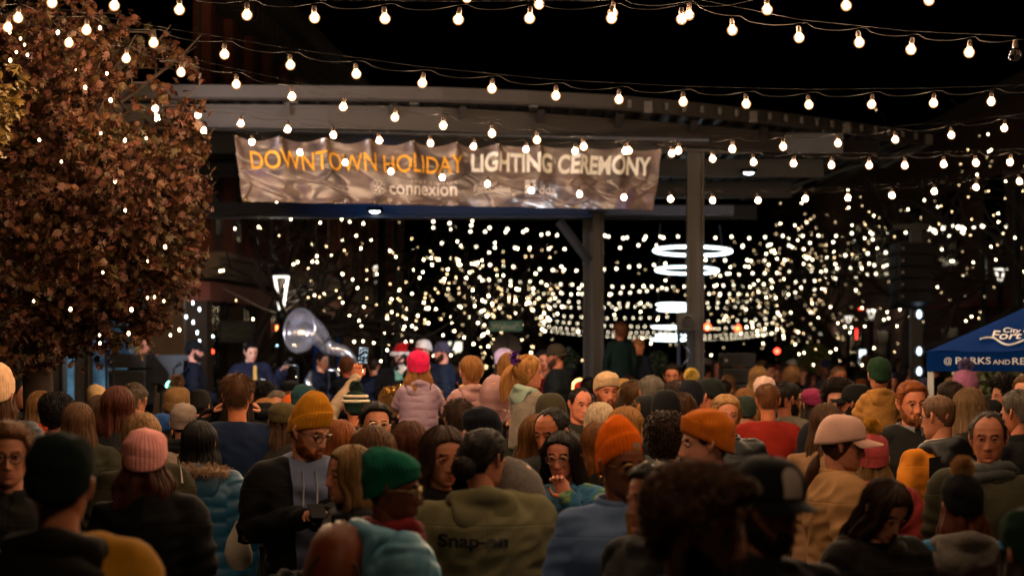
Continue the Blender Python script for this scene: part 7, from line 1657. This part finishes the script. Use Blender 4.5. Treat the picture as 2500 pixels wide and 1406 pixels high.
path = [S_(731,807,29.29), S_(739,808,29.33), S_(752,810,29.38), S_(771,816,29.43), S_(788,833,29.48), S_(800,848,29.5), S_(820,853,29.52), S_(840,860,29.55), S_(856,880,29.6), S_(862,910,29.65), S_(856,950,29.7), S_(830,985,29.7)]
rad = [.265,.262,.225,.155,.105,.088,.080,.078,.078,.078,.076,.074]
k = MB(); pp = [Vector(x) for x in path]; 
def smooth_path(pts, rad, n=5):
    P2, R2 = [], []
    for i in range(len(pts)-1):
        a, b, c, d = pts[max(i-1,0)], pts[i], pts[i+1], pts[min(i+2,len(pts)-1)]
        for j in range(n):
            t = j/n; P2.append(.5*((2*b)+(c-a)*t+(2*a-5*b+4*c-d)*t*t+(3*b-a-3*c+d)*t**3)); ra, rb, rc, rd_ = rad[max(i-1,0)], rad[i], rad[i+1], rad[min(i+2,len(pts)-1)]; R2.append(max(.01, .5*((2*rb)+(rc-ra)*t+(2*ra-5*rb+4*rc-rd_)*t*t+(3*rb-ra-3*rc+rd_)*t**3)))
    return P2 + [pts[-1]], R2 + [rad[-1]]
P2, R2 = smooth_path(pp, rad); k.tube(P2, R2, 28, cap=False); k.build('bell', CHR, sq_)
k = MB(); u = (P2[1]-P2[0]).normalized(); e1 = u.orthogonal().normalized(); e2 = u.cross(e1); k.tube([P2[0] + e1*(R2[0]*math.cos(a)) + e2*(R2[0]*math.sin(a)) for a in np.linspace(0,2*PI,41)], .012, 8, cap=False); k.build('rim', CHR, sq_)
k = MB(); k.tube([S_(760,905,29.5), S_(752,930,29.5), S_(758,965,29.5)], [.02,.05,.04], 10); k.build('valve_casing', metal((200,200,210), .2), sq_)
k = MB(); k.tube([S_(800,905,29.45), S_(820,903,29.45), S_(826,915,29.5)], .02, 8); k.build('mouthpipe', metal((200,200,210), .2), sq_)
p('musician in dark navy standing behind the raised phone', 912, 872, 30.4, 178, zroot=.34, hair='short', hc=DBROWN, tc=(28,34,56), top_kind='coat', slim=1.08)
sa = p('bearded singer in a santa hat, black coat over a green plaid shirt', 977, 838, 29.4, -4, zroot=.34, hat='santa', hair='bob', hc=(60,44,36), beard=(60,46,40), glasses=(210,200,200), skin=(232,188,178), tc=(26,26,32), top_kind='coat', arms=('mic','belly'), gloves=(222,216,212), slim=1.1)
k = MB(); k.grid(np.array([[(x, -.170+.3*x*x, z) for x in np.linspace(-.07,.07,7)] for z in np.linspace(.9,1.42,10)])); k.build('plaid_shirt', mat(L2((120,190,176)), .8, 'cloth', var=.6, scale=4), sa.root)
wcap = p('musician in a white cap with red lettering and a navy jacket, turned left', 1034, 828, 29.8, -52, zroot=.34, hat='cap', hatc=(232,228,226), pomc=(160,30,36), hair='short', hc=DBROWN, skin=(226,176,160), tc=(34,42,66), top_kind='coat')
q_ = MB()
for x0_, w_ in ((-.030,.012),(-.014,.010),(.0,.012),(.016,.010),(.030,.008)): q_.grid(np.array([[(x0_ + x*w_/2, z, 0) for x in (-1,0,1)] for z in np.linspace(-.009,.009,4)]))
project_on(wcap.hat, None, q_, (0,-.4,.075), (0,1,0), (1,0,0), (0,0,1), .003).build('lettering', cloth((170,30,40)), wcap.hat)
p('bearded musician in a grey-blue cap and navy jacket, profile to the left', 1080, 833, 29.3, -84, zroot=.34, hat='cap', hatc=(74,74,100), brimyaw=150, hair='short', hc=DBROWN, beard=(60,40,34), skin=(214,160,146), tc=(40,52,80), top_kind='coat', slim=1.06)
p('man in an olive cap and dark jacket facing left near the neon ring', 1358, 838, 27.0, -100, zroot=.2, hat='cap', hatc=(74,64,48), brimyaw=150, hair='short', hc=DBROWN, beard=(80,54,40), skin=TAN, tc=(30,38,48), top_kind='coat', arms=('belly','belly'))
p('woman with dark hair and a red top near the neon ring, hand at her mouth', 1326, 852, 28.0, 8, zroot=.15, hair='long', hc=(26,20,18), skin=TAN, tc=(110,30,26), top_kind='coat', arms=('mouth','belly'), female=True)
p('person in a lavender knit hat beyond the flower-topped girl', 1231, 848, 27.5, 120, zroot=.2, hat='beanie', hatstyle='kid', hatc=(190,170,200), hair='mid', hc=DBROWN, tc=(60,74,90), top_kind='coat')
p('boy in a dark green hooded sweatshirt with white sleeve letters, standing on a ledge', 1514, 786, 30.0, 196, s=.74, hscale=1.22, hair='fringe', hc=(110,66,40), skin=TAN, tc=(14,40,38), top_kind='sweater', legs=(130,100,66), kid=True)
p('blond boy in navy up on the ledge beside the boy in green', 1560, 824, 30.2, -50, s=.70, hscale=1.22, hair='kid', hc=(176,122,78), skin=FAIR, tc=(18,24,40), top_kind='sweater', legs=(110,112,130), kid=True, pitch=10)
lg = thing('ledge', 'low stone planter ledge under the two boys', 'ledge', (PX(1540,30.3), 30.3, 0)); k = MB(); k.box((0,.1,.5), (1.3,.7,1.0)); k.build('block', STONE_D, lg, smooth=False)
p('bearded man facing the camera beside the lighting truss', 1641, 886, 25.5, -6, hair='short', hc=(26,22,20), beard=(34,26,22), skin=TAN, tc=(22,22,26), top_kind='coat')
p('brass player holding a golden trumpet left of the pink-hatted child', 955, 940, 18.6, 150, hair='long', hc=(150,110,62), tc=(60,56,50), top_kind='coat', female=True)
t = thing('sequin_band', 'gold sequined headband glittering left of the pink-hatted child', 'headband', tuple(P(966, 950, 18.45))); k = MB(); rg = random.Random(6)
for _ in range(140): q = Vector((rg.uniform(-.10,.09), rg.uniform(-.03,.03), 0)); q.z = q.x*.22 + rg.uniform(-.025,.03); k.box(tuple(q), (.012,.002,.012), M=Euler((rg.uniform(-1,1), rg.uniform(-1,1), rg.uniform(-1,1))).to_matrix())
k.build('sequins', metal((235,180,90), .2), t, smooth=False)

# white patch on the near black cap (a plain arch)
k = MB(); pr = [(-.028,-.034),(.028,-.034),(.028,.018)] + [(.028*math.cos(a), .018+.026*math.sin(a)) for a in np.linspace(0,PI,9)][1:-1] + [(-.028,.018)]
k.add([(x, 0, z) for x, z in pr], [tuple(range(len(pr)))])
crown = next(c for c in [blackcap.hat]); mbp = MB(); mbp.add([(x, z, 0) for x, z in pr], [tuple(range(len(pr)))])
bm = bmesh.new(); vv = [bm.verts.new((x, z, 0)) for x, z in pr]; bm.faces.new(vv)
for q in np.arange(-.03, .03, .01): bmesh.ops.bisect_plane(bm, geom=bm.verts[:]+bm.edges[:]+bm.faces[:], plane_co=(q,0,0), plane_no=(1,0,0))
for q in np.arange(-.03, .045, .01): bmesh.ops.bisect_plane(bm, geom=bm.verts[:]+bm.edges[:]+bm.faces[:], plane_co=(0,q,0), plane_no=(0,1,0))
bm.verts.index_update(); mbp = MB(); mbp.add([v.co[:] for v in bm.verts], [tuple(v.index for v in f.verts) for f in bm.faces]); bm.free()
mbp = project_on(crown, None, mbp, (.0,-.4,.078), (0,1,0), (1,0,0), (0,0,1), .002); mbp.build('patch', cloth((196,180,172)), crown)

# ---- everyone else: the standing crowd between and behind them
rgc = random.Random(77)
COATS = [('black',(20,20,22)),('charcoal',(44,44,48)),('navy',(24,32,54)),('olive',(46,45,30)),('brown',(50,36,28)),('maroon',(70,26,28)),('grey',(62,60,60)),('dark green',(30,48,38)),('black',(18,18,20)),('charcoal',(38,38,42))]
HAIRS = [('black hair',BLACKH),('dark brown hair',DBROWN),('brown hair',MBROWN),('light brown hair',LBROWN),('blonde hair',DBLOND),('auburn hair',AUBURN),('grey hair',GREY)]
HATS = [('black',(22,22,24)),('grey',(96,92,90)),('navy',(28,34,56)),('red',(130,30,28)),('white',(170,156,146)),('green',(28,52,38)),('rust',(120,62,26)),('purple',(76,48,76)),('black',(18,18,20))]
NAMED = [('%s' % o['label'].split(' ', 1)[1], Vector(o.location)) for o in bpy.data.objects if o.parent is None and o.get('category') == 'person']
fills = []; used_lab = set()
def hidden_ok(px, top, d):
    w_ = FPX / d
    for (qx, qt, qd, hw) in PEOPLE + fills:
        qh = .26 * FPX / qd
        if abs(qd - d) < .42 and abs(qx - px) < .42 * w_: return False
        if qd > d:      # candidate is in front of somebody already there
            if abs(px - qx) < .24 * w_ + .5 * hw and top < qt + qh * 1.75 and not (abs(px - qx) > .13 * w_ + hw * .8 and top + .26 * w_ > qt + qh * 1.6): return False
        else:
            pass
    return True
cand = []
for d in np.arange(10.5, 27.0, .55):
    half = 1250 / FPX * d + .5
    for x in np.arange(-half, half, .50): cand.append((d + rgc.uniform(-.2, .2), x + rgc.uniform(-.15, .15)))
cand.sort(key=lambda c: -c[0])
nfill = 0
for d, x in cand:
    if nfill >= 120: break
    if d > 20.5 and 1250 + x * FPX / d < 1130: continue
    px = 1250 + x * FPX / d; ht = rgc.gauss(1.70, .06) if d > 20 else rgc.gauss(1.67, .07); ht = min(ht, 1.80); top = HY - (ht - CH) * FPX / d
    if px < -40 or px > 2540 or not hidden_ok(px, top, d): continue
    hatp = rgc.random() < .36; cn, cc = rgc.choice(COATS); hn, hcol = rgc.choice(HAIRS); kn, kc = rgc.choice(HATS); fem = rgc.random() < .5
    if hatp: look = '%s knit hat and %s coat' % (kn, cn)
    else: look = '%s and %s coat' % (hn, cn)
    P0 = Vector((x, d, 0)); near = sorted(NAMED, key=lambda q: (q[1].xy - P0.xy).length)
    lab = None
    for nm, q in near[:8]:
        nmw = nm.split(' '); short = ' '.join(nmw[:7]); short = short.rstrip(',')
        while short.split(' ')[-1] in ('in','and','with','a','the','of','on','his','her','to','at','over','by'): short = ' '.join(short.split(' ')[:-1])
        side = 'behind' if d > q.y + .25 else ('in front of' if d < q.y - .25 else ('right of' if x > q.x else 'left of'))
        lab = 'person with %s %s the one %s' % (look, side, short) if not hatp else 'person in %s %s the one %s' % (look, side, short)
        if lab not in used_lab and len(lab.split()) <= 16: break
        lab = None
    if not lab: continue
    used_lab.add(lab)
    face = 180 + rgc.gauss(0, 22)
    if rgc.random() < .10: face = rgc.uniform(-60, 60)
    person(lab, px, top, d, face, hair=rgc.choice(['long','mid','bob','wavy','low']) if fem else rgc.choice(['short','messy','short','curly','recede','buzz']), hc=hcol, hat='beanie' if hatp else None, hatc=kc, hatstyle=rgc.choice(['cuff','cuff','fisher','kid']),
           skin=rgc.choice([PALE, FAIR, FAIR, TAN, BROWN]), tc=cc, top_kind=rgc.choice(['coat','coat','puffer','fleece']), female=fem, lod=1 if d < 17 else 2, group='crowd standing in the square', pitch=rgc.uniform(-4, 8), track=False)
    fills.append((px, top, d, .11 * FPX / d)); nfill += 1
# the far crowd along the street beyond the stage, right of the column
nfar = 0; tries = 0; FARL = {}
while nfar < 70 and tries < 900:
    tries += 1; d = rgc.uniform(29, 58); px = rgc.uniform(1720, 2520) if rgc.random() < .8 else rgc.uniform(1100, 1420)
    ht = rgc.gauss(1.68, .08); top = HY - (ht - CH) * FPX / d
    if px < 1420 and d < 36: continue
    if any(abs(q[0] - px) < .3 * FPX / d and abs(q[2] - d) < 1.0 for q in fills): continue
    if abs(px - PX(0, 1)) < 0: continue
    hatp = rgc.random() < .4; cn, cc = rgc.choice(COATS); hn, hcol = rgc.choice(HAIRS[:5]); kn, kc = rgc.choice(HATS); fem = rgc.random() < .5
    lab = ('person in a %s knit hat among the far crowd in the street' % kn) if hatp else ('bareheaded person with %s among the far crowd in the street' % hn)
    person(lab, px, top, d, rgc.choice([180, 180, 150, 210, 0, 30, -30]), hair=rgc.choice(['mid','bob']) if fem else 'short', hc=hcol, hat='beanie' if hatp else None, hatc=kc, hatstyle='fisher', skin=rgc.choice([PALE, FAIR, TAN, BROWN]), tc=cc, top_kind='coat', female=fem, lod=2, group='far crowd in the street beyond the stage', track=False)
    fills.append((px, top, d, .11 * FPX / d)); nfar += 1
print('PEOPLE', len([o for o in bpy.data.objects if o.get('category') == 'person']), 'fill', nfill, 'far', nfar, 'faces', sum(len(o.data.polygons) for o in bpy.data.objects if o.type == 'MESH'))
